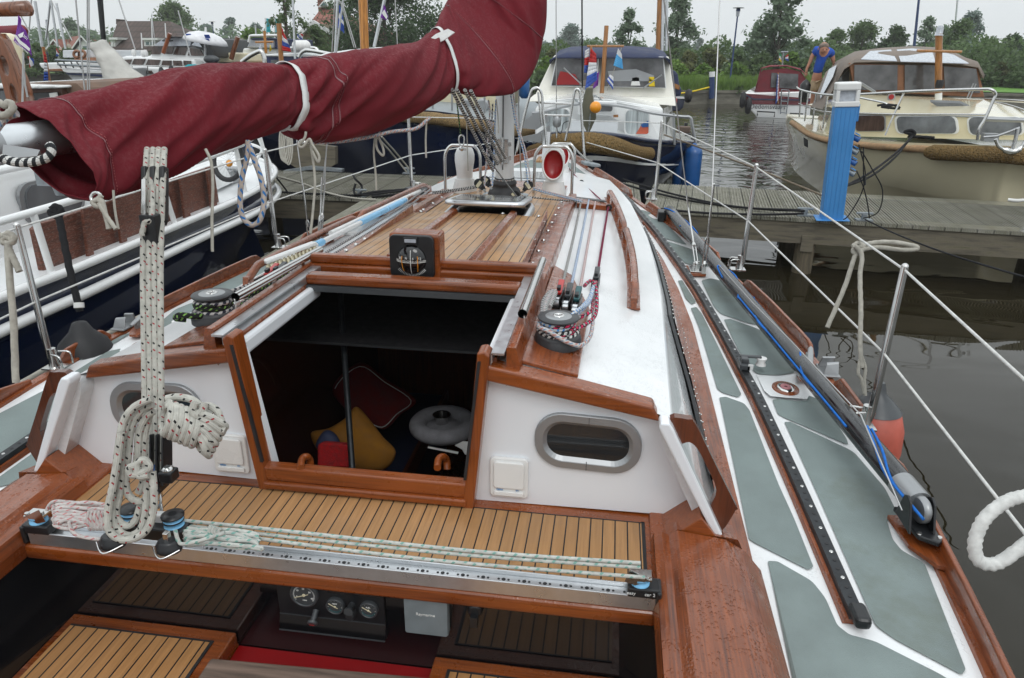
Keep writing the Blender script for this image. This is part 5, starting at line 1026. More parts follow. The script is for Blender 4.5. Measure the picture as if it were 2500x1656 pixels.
for k in range(7):
    y0 = 1168+7*k; J = random.Random(k+9).uniform; cord('line_hank', [(130+J(-5, 5), y0), (160, y0+J(-9, 6)), (210, y0+J(-8, 8)), (258+J(-8, 8), y0+4), (266, y0+8+J(-4, 4)), (215, y0+8+J(-7, 7)), (160, y0+7+J(-7, 7)), (128+J(-5, 5), y0+6), (126, y0)], 1.70-.006*k, ('topmost', 'second', 'third', 'fourth', 'fifth', 'sixth', 'lowest')[k]+' loop of the white and red line hank at the port end', 'r_red', .0048)
for k in range(6): cord('hank_wrap', [(208+8*k, 1180), (203+8*k, 1200), (208+8*k, 1222), (215+8*k, 1216)], 1.66, ('leftmost', 'second', 'third', 'fourth', 'fifth', 'rightmost')[k]+' wrapping turn round the white and red line hank', 'r_red', .0052)['group'] = 'wrapping turns of the white and red line hank'
cord('traveller_line', [(108, 1180), (120, 1162), (150, 1160), (230, 1170), (300, 1178)], 1.76, 'white and red traveller line along the port end of the track', 'r_red', .0046)
cord('traveller_line', [(160, 1205), (165, 1225), (185, 1240), (240, 1248)], 1.61, 'white and red line led to the left cam cleat', 'r_red', .0046)
# coil of spare mainsheet
CL = thing('mainsheet_coil', P(320, 1000, d=1.66), 'hanked white rope coil with black flecks hanging on the mainsheet', 'rope coil')
def cl(pts, d, r=.0085, closed=False): MB().tube(smooth([P(u, v, d=(d[i] if isinstance(d, list) else d)) for i, (u, v) in enumerate(pts)], 7, closed), r, 12, closed=closed).build('rope_loop', 'r_main', CL)
cl([(352, 922), (312, 940), (286, 975), (275, 1030), (266, 1100), (258, 1170), (266, 1215), (292, 1238), (322, 1228), (336, 1190), (340, 1130), (345, 1080)], 1.60)
cl([(355, 935), (325, 950), (303, 990), (296, 1050), (290, 1110), (298, 1145), (325, 1160), (345, 1140), (350, 1090)], 1.62)
cl([(356, 950), (338, 965), (322, 1000), (318, 1050), (312, 1100)], 1.63)
cl([(280, 1000), (272, 1060), (262, 1120), (250, 1180), (252, 1225), (280, 1247), (318, 1242), (345, 1215), (356, 1160), (352, 1090)], 1.585)
cl([(300, 960), (283, 1020), (280, 1080), (276, 1140), (268, 1190), (288, 1215), (312, 1205), (325, 1170)], 1.61)
cl([(345, 960), (335, 1000), (330, 1060), (332, 1110), (320, 1140)], 1.64)
cl([(318, 1075), (300, 1082), (306, 1098), (330, 1092), (345, 1080), (335, 1064), (318, 1072), (322, 1100), (345, 1098)], 1.575)
cl([(385, 922), (410, 918), (445, 925), (470, 945), (488, 960)], 1.61)
cl([(385, 938), (415, 945), (450, 968), (490, 985), (522, 995)], 1.575)
for k in range(6):
    u = 384+12.5*k; v = 968+5*k; cl([(u+9, v-36), (u+12, v-10), (u+4, v+20), (u-4, v+36), (u-9, v+10), (u-2, v-22)], [1.585, 1.56, 1.56, 1.585, 1.62, 1.62], .0085, True)
for k in range(6):
    a0, b0 = (438+3*k, 952+10*k), (516-7*k, 985+13*k); mx_, my_ = (a0[0]+b0[0])/2, (a0[1]+b0[1])/2
    cl([a0, (mx_, my_-8), (b0[0]-4, b0[1]-6), (b0[0]+2, b0[1]+3), (mx_-4, my_+9)], [1.58-.002*k, 1.562, 1.57, 1.59, 1.6], .0082, True)
cl([(460, 950), (478, 938), (500, 948), (508, 965), (515, 985)], 1.58)
cl([(452, 930), (446, 948), (454, 962), (468, 950), (474, 932)], 1.565)
# rope round the starboard lifeline, hanging fender
def kn(n, pts, lab, r, m='r_old', lay=500, d=None, y=None):
    q = [P(u, v, d=d[i] if isinstance(d, list) else d) for i, (u, v) in enumerate(pts)]; return tag(MB().tube(smooth(q, 8), r, 12, lay=lay).build(n, m), lab, 'rope')
kn('fender_rope', [(1970, 570), (1985, 562), (1995, 575), (1980, 588), (1972, 578), (1990, 570), (2015, 562), (2060, 560), (2110, 568), (2120, 575), (2090, 578), (2030, 572), (1995, 577), (1980, 585), (1970, 610), (1950, 670), (1912, 757)], 'weathered white rope knotted on the upper lifeline with a loose loop and hanging end', .0085, d=2.72)
kn('fender_rope', [(1975, 568), (1992, 590), (1988, 640), (1990, 720), (1988, 800), (1992, 850)], 'weathered rope hanging straight down from the knot to the red fender', .0082, d=[2.7, 2.7, 2.68, 2.64, 2.62, 2.62])
kn('fender_rope', [(1990, 820), (1984, 860), (1992, 880), (1998, 910)], 'spliced eye at the lower end of the hanging rope', .006, d=2.62); kn('fender_rope', [(1990, 820), (2000, 850), (1998, 880), (2000, 915)], 'second strand of the spliced eye above the red fender', .006, d=2.62)
kn('fender_rope', [(-10, 542), (8, 546), (20, 540), (33, 550), (25, 562), (8, 560), (14, 548), (28, 556), (20, 570), (32, 600), (45, 628)], 'weathered rope knotted round the lifeline at the left edge', .0085, d=1.95)
kn('fender_rope', [(18, 560), (22, 640), (30, 720), (33, 800), (37, 885)], 'weathered rope hanging down at the left edge of the photo', .0088, d=1.95)
kn('mooring_rope', [(2380, 1145), (2330, 1158), (2280, 1195), (2255, 1245), (2258, 1290), (2285, 1305), (2320, 1295), (2380, 1250)], 'thick new white rope bight at the right edge of the photo', .013, m='r_new', lay=420, d=1.45)
FD = thing('fender', (1.7, 2.45, .45), 'faded red pear shaped fender with dark grey top against the starboard side', 'fender')
fc = P(2022, 955, x=1.71)
MB().lathe(fc, [(.05, .05), (.09, .02), (.115, -.06), (.12, -.14), (.11, -.24), (.08, -.33), (.03, -.38)], seg=24).build('body', 'fadered' if 'fadered' in MT else 'red', FD)
MB().lathe(fc, [(.013, .13), (.02, .11), (.026, .085), (.055, .06), (.094, .018)], seg=24).build('neck', 'dgrey', FD)
# ================================================================ inside the cabin
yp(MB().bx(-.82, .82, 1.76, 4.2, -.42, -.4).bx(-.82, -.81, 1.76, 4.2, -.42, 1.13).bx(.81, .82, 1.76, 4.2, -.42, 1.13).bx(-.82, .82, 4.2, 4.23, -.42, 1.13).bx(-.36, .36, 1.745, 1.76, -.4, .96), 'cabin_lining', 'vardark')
yp(MB().bx(-.82, .82, 2.36, 4.2, 1.13, 1.14), 'cabin_ceiling', 'rubber')  # black finish stands in for the dark under the cabin roof
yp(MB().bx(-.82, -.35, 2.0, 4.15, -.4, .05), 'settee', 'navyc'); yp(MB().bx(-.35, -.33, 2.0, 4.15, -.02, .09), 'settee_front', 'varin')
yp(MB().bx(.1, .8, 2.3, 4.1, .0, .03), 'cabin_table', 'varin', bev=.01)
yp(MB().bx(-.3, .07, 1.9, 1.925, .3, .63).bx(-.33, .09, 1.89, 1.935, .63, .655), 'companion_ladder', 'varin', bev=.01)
for u in (704, 1020): yp(MB().tube(smooth([P(u-9, 1082, d=2.06), P(u-6, 1062, d=2.1), P(u+4, 1056, d=2.12), P(u+12, 1064, d=2.14), P(u+14, 1085, d=2.14)], 5), .011, 10), 'ladder_grip', 'varx')
tag(MB().tube([P(784, 640, d=2.9), P(814, 1085, d=2.5)], .011, 12).build('cabin_post', 'track'), 'dark metal post standing in the companionway', 'post')
yp(MB().tube([P(1122, 700, d=3.7), P(1116, 850, d=2.8)], .006, 8), 'inner_rail', 'silver')
def pillow(pts, d, m, name, lab, cat, th=.06, piping=None):
    q = [P(u, v, d=d) for u, v in pts]; c = sum(q, V())/len(q); nrm = -CF; out = smooth(q, 5, True); lp = []
    for k, h in ((1, 0), (.96, .35), (.8, .75), (.5, .97), (.02, 1)): lp.append([c+(p-c)*k+nrm*th*h for p in out])
    bk = [[c+(p-c)*k-nrm*th*h for p in out] for k, h in ((.02, 1), (.5, .97), (.8, .75), (.96, .35))]
    o = tag(MB().loft(bk+lp, True, True).build(name, m), lab, cat)
    if piping: MB().tube([c+(p-c)*.9+nrm*th*.62 for p in out][:piping], .0022, 6).build('piping', 'pwhite', o)
    return o
MT['redc'] = plain('shade_toned_red_cloth', (.14, .004, .005), .85, var=.15, vs=20); MT['yelc'] = plain('shade_toned_ochre_cloth', (.26, .11, .008), .9, var=.15, vs=15); MT['redtow'] = plain('red_towelling', (.28, .001, .003), .95, var=.3, vs=80, bs=200, bstr=.6)  # red and ochre cushion cloth darkened to imitate the dim cabin
MT['fleece'] = plain('shade_toned_fleece', (.2, .2, .215), .95, var=.12, vs=30, bs=160, bstr=.6, bd=.004); MT['catfur'] = plain('orange_tabby_fur', (.4, .17, .05), .9, var=.3, vs=40, vstretch=(1, 1, 3))  # fleece colour lowered to carry the shade inside the cabin
pillow([(768, 895), (831, 838), (895, 878), (962, 925), (925, 960), (888, 993), (840, 970), (797, 944)], 3.6, 'redc', 'cushion', 'shade-toned red cushion with white piping leaning inside the cabin', 'cushion', .05, 30)
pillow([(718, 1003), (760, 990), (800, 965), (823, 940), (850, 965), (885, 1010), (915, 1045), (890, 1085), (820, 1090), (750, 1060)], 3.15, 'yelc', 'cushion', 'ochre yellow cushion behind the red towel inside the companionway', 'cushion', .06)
pillow([(730, 1030), (745, 1000), (762, 995), (780, 1010), (785, 1035), (750, 1045)], 2.95, 'navyc', 'cushion', 'small navy cushion between the yellow cushion and the red towel', 'cushion', .03)
q = [P(u, v, d=2.65) for u, v in ((733, 1030), (742, 1023), (800, 1027), (807, 1034), (808, 1082), (733, 1080))]
tag(MB().prism(q, CF*.05).build('towel', 'redtow', bev=.012, seg=3), 'bright red towel hanging over the wooden board just inside the sill', 'towel')
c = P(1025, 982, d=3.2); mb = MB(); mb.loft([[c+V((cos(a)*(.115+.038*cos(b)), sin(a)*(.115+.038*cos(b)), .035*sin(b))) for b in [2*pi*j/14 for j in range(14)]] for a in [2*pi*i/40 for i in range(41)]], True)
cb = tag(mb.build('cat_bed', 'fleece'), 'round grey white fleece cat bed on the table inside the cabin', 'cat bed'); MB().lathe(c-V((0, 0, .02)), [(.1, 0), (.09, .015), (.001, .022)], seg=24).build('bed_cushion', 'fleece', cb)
tag(MB().lathe(c+V((-.012, .02, 0)), [(.03, 0), (.037, .037), (.041, .04), (.035, .037), (.025, .008), (.001, .006)], seg=24).build('bowl', 'ss'), 'small shiny steel bowl sitting in the fleece cat bed', 'bowl')
tag(MB().prism(PX([(1050, 1030), (1065, 1020), (1088, 1022), (1092, 1050), (1075, 1052), (1068, 1040)], d=3.1), CF*.015).build('crumpled_paper', 'pwhite', bev=.004), 'crumpled white paper on the table by the right door post', 'paper')
tag(MB().prism(PX([(990, 1032), (1060, 1045), (1058, 1050), (988, 1036)], d=3.1), CF*.004).build('ruler', 'pwhite'), 'white strip lying in front of the cat bed', 'ruler')
jk = thing('life_jacket', P(700, 790, d=3.7), 'red life jackets hanging in the dark port side of the cabin', 'life jacket')
for k, pts in enumerate(([(655, 770), (680, 740), (700, 720), (730, 715), (745, 745), (748, 790), (735, 830), (700, 862), (655, 865), (680, 800)], [(640, 740), (665, 715), (700, 705), (690, 740), (660, 770)])):
    q = [P(u, v, d=3.8-.1*k) for u, v in pts]; MB().prism(q, CF*.07).build('jacket_panel', 'redc', jk, bev=.02, seg=3)
ct = thing('cat', P(610, 860, d=3.4), 'orange cat peering out of the dark behind the left door post', 'cat')
c = P(618, 858, d=3.4); mb = MB(); 
mb.loft([[c+V((-.16+t_, .05-.1*t_, -.03))+V((0, r_*cos(a), r_*.9*sin(a))) for a in [2*pi*j/14 for j in range(14)]] for t_, r_ in ((-.1, .02), (-.06, .055), (0, .07), (.06, .06), (.1, .042), (.125, .04), (.15, .043), (.175, .04), (.195, .026), (.205, .016), (.212, .006))], True, True)
mb.build('body', 'catfur', ct)
for dy in (-.022, .022): MB().lathe(c+V((.01, dy, .0)), [(.016, 0), (.011, .02), (.002, .036)], (0, dy*4, 1), 8).build('ear', 'catfur', ct); MB().ball(c+V((.035, dy*.7, -.02)), .0045, 8).build('eye', 'gloss', ct)
# ================================================================ the grey weathered tiller / table in the cockpit
tag(MB().prism([V((a, b, .72)) for a, b in ((P(487, 1520, z=.74).x, P(487, 1520, z=.74).y), (P(1000, 1566, z=.74).x, P(1000, 1566, z=.74).y), (.2, .6), (-.45, .6), (P(455, 1568, z=.74).x, P(455, 1568, z=.74).y))], (0, 0, .02)).build('cockpit_table', 'greywood', bev=.006), 'weathered grey brown wooden board at the bottom edge of the photo', 'board')
# ================================================================ water
m, t, b, o = newm('marina_water'); setp(b, .02, 0, 0, .5); b.inputs['IOR'].default_value = 1.33
L(t, mixc(t, noise(t, coord(t), .4), (.010, .009, .005), (.022, .017, .008)), b.inputs['Base Color'])
c0 = coord(t, 'Object'); s_ = N(t, 'ShaderNodeSeparateXYZ'); L(t, c0, s_.inputs[0])
far = remap(t, s_.outputs[1], 8.5, 15, 0, 1, True)
wa = noise(t, coord(t, 'Object', (.55, 1.1, 1), (0, 0, .2)), 1.6, 2, .4, .6); wb = noise(t, coord(t, 'Object', (1, 1.5, 1), (0, 0, -.1)), 1.5, 2.5, .5, .8)
h = math_(t, 'ADD', math_(t, 'MULTIPLY', wa, .55), math_(t, 'MULTIPLY', math_(t, 'MULTIPLY', wb, far), 1.5))
bump(t, b, h, .5, .045)
MT['water'] = m
mb = MB()
for q in ((-320, 320, -60, 1.77), (-320, 320, 4.22, 320), (-320, -.815, 1.77, 4.22), (.815, 320, 1.77, 4.22)): mb.add([(q[0], q[2], 0), (q[1], q[2], 0), (q[1], q[3], 0), (q[0], q[3], 0)], [(0, 1, 2, 3)])
mb
tag(mb.build('water', 'water'), kind='structure')
# ================================================================ docks
def dockmat(name, rot, org):
    m, t, b, o = newm(name); setp(b, .75, 0, 0, .3)
    c = coord(t, 'Object', (1, 1, 1), (0, 0, rot)); s = N(t, 'ShaderNodeSeparateXYZ'); L(t, c, s.inputs[0])
    x = math_(t, 'ADD', s.outputs[0], 100+org); pk = math_(t, 'DIVIDE', x, .145); fr = math_(t, 'FRACT', pk); wn = N(t, 'ShaderNodeTexWhiteNoise', noise_dimensions='1D'); L(t, math_(t, 'FLOOR', pk), wn.inputs['W'])
    gr = math_(t, 'FRACT', math_(t, 'DIVIDE', x, .145/9)); gap = math_(t, 'LESS_THAN', fr, .05); g = remap(t, math_(t, 'ABSOLUTE', math_(t, 'SUBTRACT', gr, .5)), .16, .3, 1, 0)
    n = noise(t, coord(t, 'Object', (3, 3, 3)), 3, 7, .65); n2 = noise(t, coord(t, 'Object', (40, 2, 1), (0, 0, rot)), 2, 4)
    col = mixc(t, remap(t, wn.outputs[0], 0, 1, 0, 1), (.25, .235, .185), (.36, .345, .29)); col = mixc(t, remap(t, n, .35, .68, 0, .8), col, (.14, .145, .085)); col = mixc(t, math_(t, 'MULTIPLY', g, .7), col, (.05, .045, .03)); col = mixc(t, remap(t, n2, .4, .7, 0, .35), col, (.42, .41, .38)); col = mixc(t, gap, col, (.006, .006, .005))
    L(t, col, b.inputs['Base Color']); bump(t, b, math_(t, 'SUBTRACT', math_(t, 'MULTIPLY', g, -.5), math_(t, 'MULTIPLY', gap, 2)), .8, .006); MT[name] = m
dockmat('ribbed_deck_boards', 0, .0); dockmat('ribbed_deck_boards_right', R(6.5), .03)
MT['beam'] = plain('weathered_dock_beam', (.15, .13, .095), .8, var=.35, vs=3, vstretch=(1, 6, 10), bs=40, bstr=.5, dirt=((.04, .045, .012), .8, 3)); MT['pile'] = plain('timber_pile', (.13, .105, .07), .8, var=.35, vs=4, vstretch=(8, 8, 1), bs=30, bstr=.4, dirt=((.05, .055, .02), .7, 3))
def dock(x0, x1, y0, y1, rot, org, m, lab, piles, name='jetty'):
    d = thing(name, (org[0], org[1], .6), lab, 'jetty'); M4 = Matrix.Translation((org[0], org[1], 0)) @ Matrix.Rotation(rot, 4, 'Z')
    T = lambda x, y, z: M4 @ V((x, y, z))
    def bx(x0, x1, y0, y1, z0, z1):
        mb = MB(); q = [T(a, b_, c) for a in (x0, x1) for b_ in (y0, y1) for c in (z0, z1)]; return mb.add(q, [(0, 1, 3, 2), (4, 6, 7, 5), (0, 4, 5, 1), (2, 3, 7, 6), (0, 2, 6, 4), (1, 5, 7, 3)], smooth=False)
    w = int((x1-x0)/.0161) if y1-y0 < 4 else 0
    if w:
        mb = MB(); zt = [.6 if i % 2 else .592 for i in range(w*1)]
        for i in range(0, w): xa = x0+(x1-x0)*i/w; z = .6 if i % 2 else .593; q = [T(xa, y0, z), T(xa+(x1-x0)/w, y0, z), T(xa+(x1-x0)/w, y1, z), T(xa, y1, z)]; mb.add(q, [(0, 1, 2, 3)]); mb.add([T(xa, y0, z), T(xa+(x1-x0)/w, y0, z), T(xa+(x1-x0)/w, y0, .56), T(xa, y0, .56)], [(0, 1, 2, 3)])
        mb.build('deck_boards', m, d)
    else: bx(x0, x1, y0, y1, .56, .6).build('deck_boards', m, d)
    for y in (y0+.06, y1-.06): bx(x0, x1, y-.04, y+.04, .33, .56).build('side_beam', 'beam', d)
    for px in piles:
        for y in (y0+.12, y1-.12): MB().tube([T(px, y, .5), T(px, y, -.6)], .1, 18).build('pile', 'pile', d)
        bx(px-.06, px+.06, y0+.0, y1, .25, .42).build('cross_beam', 'beam', d)
    return d
dock(0, 12, 0, 1.7, R(-6.5), (1.0, 7.86), 'ribbed_deck_boards_right', 'weathered ribbed plank jetty on the right with the blue power pillar', (1.72, 4.4, 7))
dock(-14, 1.0-.005, 0, 1.72, 0, (0, 7.82), 'ribbed_deck_boards', 'weathered ribbed plank jetty across the left in front of the dark barge', (-1.2, -4, -8))
dk = dock(0, .45, -9, 0, R(0), (-2.1, 7.81), 'ribbed_deck_boards', 'narrow mossy finger jetty between the yacht and the white boat', (.2,))
def bolt(u, v): pass
def PL(u, v, A, B):
    d = CF+CR*((u*K_-1250)/FPX)-CU*((v*K_-828)/FPX); A = V(A).to_3d(); B = V(B).to_3d(); n = (B-A).cross(V((0, 0, 1))); return CP+d*((A-CP).dot(n)/d.dot(n))
def dcleat(x, y, rot=0, lab=''):
    c = thing('dock_cleat', (x, y, .6), lab, 'cleat'); MB().bx(x-.08, x+.08, y-.05, y+.05, .6, .612).build('base', 'galv', c); MB().box((x, y, .64), (.05, .04, .06)).box((x, y, .672), (.16, .035, .022)).build('horn', 'galv', c, bev=.006); return c
q = P(1860, 494, z=.62); dcleat(q.x, q.y, 0, 'dock cleat with black rope left of the blue pillar'); q = P(1997, 505, z=.62); dcleat(q.x, q.y, 0, 'bare grey dock cleat right of the blue pillar'); q = P(945, 398, z=.62); dcleat(q.x, q.y, 0, 'dock cleat holding the lines of the dark barge'); q = P(832, 450, z=.62); dcleat(q.x, q.y, 0, 'dock cleat with a black rope loop near the end of the left jetty')
def zrope(n, pts, lab, r=.012, m='r_blk', zz=.62, lay=300, g=None):
    q = [P(p[0], p[1], z=(p[2] if len(p) > 2 else zz)) for p in pts]; return tag(MB().tube(smooth(q, 6), r, 8, lay=lay).build(n, m), lab, 'rope', g)
zrope('mooring_line', [(1350, 375, 1.15), (1400, 410, .95), (1480, 437, .66), (1600, 465), (1750, 483), (1860, 488, .66)], 'black mooring line from the yacht bow lying over the right jetty')
zrope('mooring_line', [(1500, 480, .66), (1620, 492), (1760, 496), (1858, 494, .66)], 'second black mooring line along the front edge of the right jetty')
zrope('mooring_line', [(1440, 415, .7), (1560, 450), (1700, 478), (1850, 486, .66)], 'third black mooring line on the right jetty')
zrope('mooring_line', [(2000, 508, .64), (2080, 545, .7), (2200, 590, .8), (2400, 650, .95)], 'thin black line from the bare cleat off to the right edge', .007)
zrope('mooring_line', [(640, 408, .95), (700, 425, .75), (760, 447, .64), (820, 459), (870, 462)], 'grey white mooring line from the white boat to the left jetty', .012, 'r_old')
zrope('mooring_line', [(640, 412, .9), (665, 445, .6), (700, 500, .3), (760, 560, .05)], 'black hose drooping from the white boat bow to the water', .009)
zrope('mooring_line', [(640, 444), (720, 448), (830, 452), (900, 445), (980, 436)], 'black line lying along the left jetty', .012)
zrope('mooring_line', [(832, 452), (860, 445), (920, 440), (975, 437), (930, 448), (860, 455)], 'black rope doubled on the left jetty by the yacht bow', .016)
zrope('rope_loop', [(815, 402, .8), (822, 415, .78), (836, 430, .7), (832, 448, .64), (822, 450, .64), (818, 440, .68), (822, 425, .75)], 'black rope loop standing up on the left jetty cleat', .013)
for a, l_ in (((870, 315), 'left'), ((882, 316), 'right')): zrope('mooring_line', [(a[0], a[1], 1.25), (a[0]+40, a[1]+45, .9), (a[0]+70, 398, .66)], l_+' one of the two grey lines from the barge down to its dock cleat', .01, 'r_old')
zrope('mooring_line', [(1700, 300, .95), (1760, 375, 1.0)] if False else [(1535, 312, 1.02), (1600, 335, .95), (1760, 395, .8), (1920, 460, .66)], 'brown rope from the navy boat to the right jetty', .012, 'r_brn')
zrope('mooring_line', [(-20, 925, .72), (60, 880, .74), (200, 800, .78), (330, 730, .85), (400, 705, .9)], 'pale mooring rope along the port side of the yacht', .014, 'r_old')
# ---- blue power pillar
A = P(1895, 505, z=.604); B = P(1957, 513, z=.604); w = (B-A).length; c0 = (A+B)/2+V((0, .08, 0)); c0.z = .604
pp = thing('power_pillar', c0, 'blue square shore power pillar with pale grey cap on the jetty', 'power pillar')
Rz = Matrix.Rotation(R(-6.5), 3, 'Z'); H = P(1925, 245, y=c0.y).z
def pbox(c, d, name, m, bev=.004, parent=None): return MB().box(c0+Rz @ V(c), d, Rz).build(name, m, parent or pp, bev=bev)
W_ = w*.78
pbox((0, 0, (H-.604)/2), (W_, W_*1.0, H-.604), 'post', 'blue', .01)
for k in range(5): pbox((-W_*.4+W_*.2*k, -W_/2-.001, (H-.604)/2), (.004, .004, H-.62), 'rib', 'blue', .001)
pbox((0, 0, .004), (W_*1.55, W_*1.4, .008), 'foot_plate', 'blue', .002)
pbox((0, 0, H-.604+.025), (W_*1.1, W_*1.1, .05), 'cap_base', 'silverc' if 'silverc' in MT else 'cowl', .008)
pbox((0, 0, H-.604+.1), (W_*.7, W_*.7, .1), 'lamp_lens', 'clearvinyl', .004)
for sx_ in (-1, 1):
    for sy in (-1, 1): pbox((sx_*W_*.44, sy*W_*.44, H-.604+.1), (W_*.16, W_*.16, .1), 'cap_corner', 'cowl', .004)
pbox((0, 0, H-.604+.185), (W_*1.06, W_*1.06, .075), 'cap', 'cowl', .015)
pbox((W_*.56, .0, H-.604-.06), (.03, W_*.5, .16), 'side_flap', 'blue', .006)
for k, v in enumerate((315, 345, 370, 395)):
    z = P(1960, v, y=c0.y).z-.604; s2 = MB().cyl(c0+Rz @ V((W_*.45, -.02, z)), c0+Rz @ V((W_*.45+.07, -.05, z-.035)), .028, seg=14); o = s2.build('power_socket', 'galv' if k % 2 else 'vinyl', pp)
    MB().box(c0+Rz @ V((W_*.45+.05, -.04, z+.02)), (.05, .05, .012), Rz @ Matrix.Rotation(R(30), 3, 'Y')).build('socket_lid', 'blue', o, bev=.004)
for i, pts in enumerate(([(1985, 335), (2000, 400), (1990, 450), (1960, 500), (1945, 508)], [(1992, 350), (2015, 390), (2040, 440), (2030, 490), (1995, 505)], [(1980, 395), (1995, 430), (2005, 470), (2010, 505)], [(1996, 340), (1996, 400), (1998, 420)])):
    tag(MB().tube(smooth([P(u, v, y=c0.y-.1) for u, v in pts], 6), .006, 6).build('power_cable', 'r_blk'), ('black cable looping back to the foot of the blue pillar', 'black cable bulging furthest right of the blue pillar', 'thin black cable hanging to the bare dock cleat', 'short black cable ending in an inline plug')[i], 'cable')
tag(MB().cyl(P(1998, 405, y=c0.y-.1), P(1999, 428, y=c0.y-.1), .016, .012, 10).build('cable_plug', 'black'), 'black inline plug hanging beside the blue pillar', 'plug')
pp.rotation_euler.y = -.05
zrope('white_rag', [(2330, 462), (2350, 464), (2365, 463)], 'scrap of white cloth on the jetty at the right', .02, 'pwhite', .62, 0)
# ================================================================ white boat on the left
LB = thing('motor_boat', (-3.3, 3, 0), 'white steel boat with navy hull, white rails and a brown wooden board moored to port', 'boat')
lb_ = lambda mb, n, m, **k: mb.build(n, m, LB, **k)
G = [(-2.42, -2, .95), (-2.34, 1, .96), (-2.30, 2.98, 1.0), (-2.30, 3.53, 1.0), (-2.34, 4.48, 1.0), (-2.41, 5.7, 1.0), (-2.58, 6.55, 1.0), (-2.8, 7.1, 1.02), (-3.2, 7.5, 1.05), (-3.7, 7.68, 1.08)]
G = smooth(G, 5); mir = lambda p: V((-7.4-p.x, p.y, p.z))
for sd in (0, 1):
    f = (lambda p: p) if not sd else mir
    lp = [[f(V((p.x-.02, p.y, p.z))), f(V((p.x-.02, p.y-.01, p.z-.15))), f(V((p.x-.12-.25*max(0, (p.y-5)/3), p.y-.25*max(0, (p.y-5)/3), .45))), f(V((p.x-.3-.5*max(0, (p.y-5)/3), p.y-.6*max(0, (p.y-5)/3), -.2)))] for p in G]
    lb_(MB().loft(lp if not sd else lp[::-1], False), 'hull', 'navy')
    lb_(MB().tube([f(p+V((0, 0, .0))) for p in G], .026, 14), 'gunwale_tube', 'enamel'); lb_(MB().tube([f(p+V((.01, 0, -.155-.06*max(0, (p.y-5)/2.6)))) for p in G], .03, 14), 'rubbing_tube', 'enamel')
lb_(MB().loft([[p, mir(p)] for p in G], False, smooth=False), 'deck', 'wetwhite')
rl = smooth([(-2.4, -1, 1.3), (-2.36, 1, 1.33), (-2.33, 3, 1.345), (-2.36, 4.5, 1.37), (-2.44, 5.7, 1.4), (-2.62, 6.45, 1.43), (-2.85, 6.95, 1.47), (-3.25, 7.3, 1.52), (-3.7, 7.5, 1.56)], 5)
lb_(MB().tube(rl, .021, 14), 'rail_top', 'enamel'); lb_(MB().tube([mir(p) for p in rl], .021, 14), 'rail_top', 'enamel'); lb_(MB().tube(smooth([V((p.x-.01, p.y, 1.18+.03*max(0, p.y-5))) for p in rl[22:]], 2), .015, 12), 'rail_middle', 'enamel')
for y in (.9, 2.1, 3.35, 4.6, 5.75, 6.6, 7.1):
    x = min(G, key=lambda p: abs(p.y-y)).x; p1 = min(rl, key=lambda p: abs(p.y-y)); lb_(MB().tube([V((x-.02, y, 1.0)), p1], .019, 12), 'rail_post', 'enamel')
# brown weathered board behind the rail
Ab, Bb = V((-2.42, 3.0)), V((-2.5, 5.75))
l4 = lambda x, y: ((x*650/2367)/K_, (400+y*650/2367)/K_)
pts = [PL(*l4(x, y), Ab, Bb) for x, y in ((305, 580), (360, 530), (470, 500), (1900, 20), (1950, 340), (430, 980), (385, 950))]
bo = lb_(MB().prism(pts, (-.035, 0, 0)), 'gangway_board', 'weath', bev=.006)
for xa in (710, 1010, 1580, 1820):
    y0_ = 400-(xa-710)*.33; q = [PL(*l4(x, y), Ab+V((.03, 0)), Bb+V((.03, 0))) for x, y in ((xa, y0_), (xa+50, y0_-10), (xa+105, y0_+430), (xa+55, y0_+455))]; MB().prism(q, (.02, 0, 0)).build('board_batten', 'weath', bo, bev=.003)
# superstructure
cs = [(-2.85, -1.5), (-2.85, 2.6), (-2.86, 3.6), (-2.9, 4.3), (-3.05, 5.2), (-3.3, 5.5)]
lb_(MB().loft([[V((x, y, 1.0)), V((x-.02, y, 1.25)), V((x-.08, y, 1.5)), V((x-.12, y, 1.54)), V((x-.12, y, 1.56)), V((x-.3, y, 1.58)), V((-3.7, y, 1.62))] for x, y in cs], False), 'cabin', 'enamel')
lb_(MB().loft([[V((x+.02, y, 1.52)), V((x+.06, y, 1.5)), V((x+.06, y, 1.47)), V((x+.0, y, 1.46))] for x, y in cs], True), 'cabin_rail_moulding', 'enamel')
lb_(MB().bx(-4.4, -3.1, -1.5, 2.9, 1.5, 2.05), 'wheelhouse', 'enamel', bev=.06)
for y, w, z, h in ((4.15, .55, 1.25, .26), (2.2, .9, 1.3, .3)):
    for k, (q_, mm) in enumerate(((1.0, 'silver'), (.86, 'glass2'))): lb_(MB().prism([V((-2.856+.012*k-.05, y+a*q_*1.0, z+b*q_)) for a, b in rrect(w, h, .1)], (.025, 0, 0)), 'window' if k else 'window_frame', mm)
lb_(MB().box(P(125, 400, d=3.3), (.1, .12, .1)).lathe(P(140, 425, d=3.3), [(.03, -.05), (.04, 0), (.03, .05)], seg=12), 'searchlight', 'galv')
lb_(MB().box((-2.85, 6.3, 1.06), (.12, .2, .12)).cyl((-3.0, 6.3, 1.12), (-2.7, 6.3, 1.12), .03), 'bollard', 'silver', bev=.01)
lb_(MB().prism([V((-3.6, 5.9, 1.02)), V((-2.75, 6.2, 1.02)), V((-2.62, 5.2, 1.02)), V((-3.2, 5.0, 1.02))], (-.1, 0, .2)), 'foredeck_hatch', 'enamel', bev=.03)
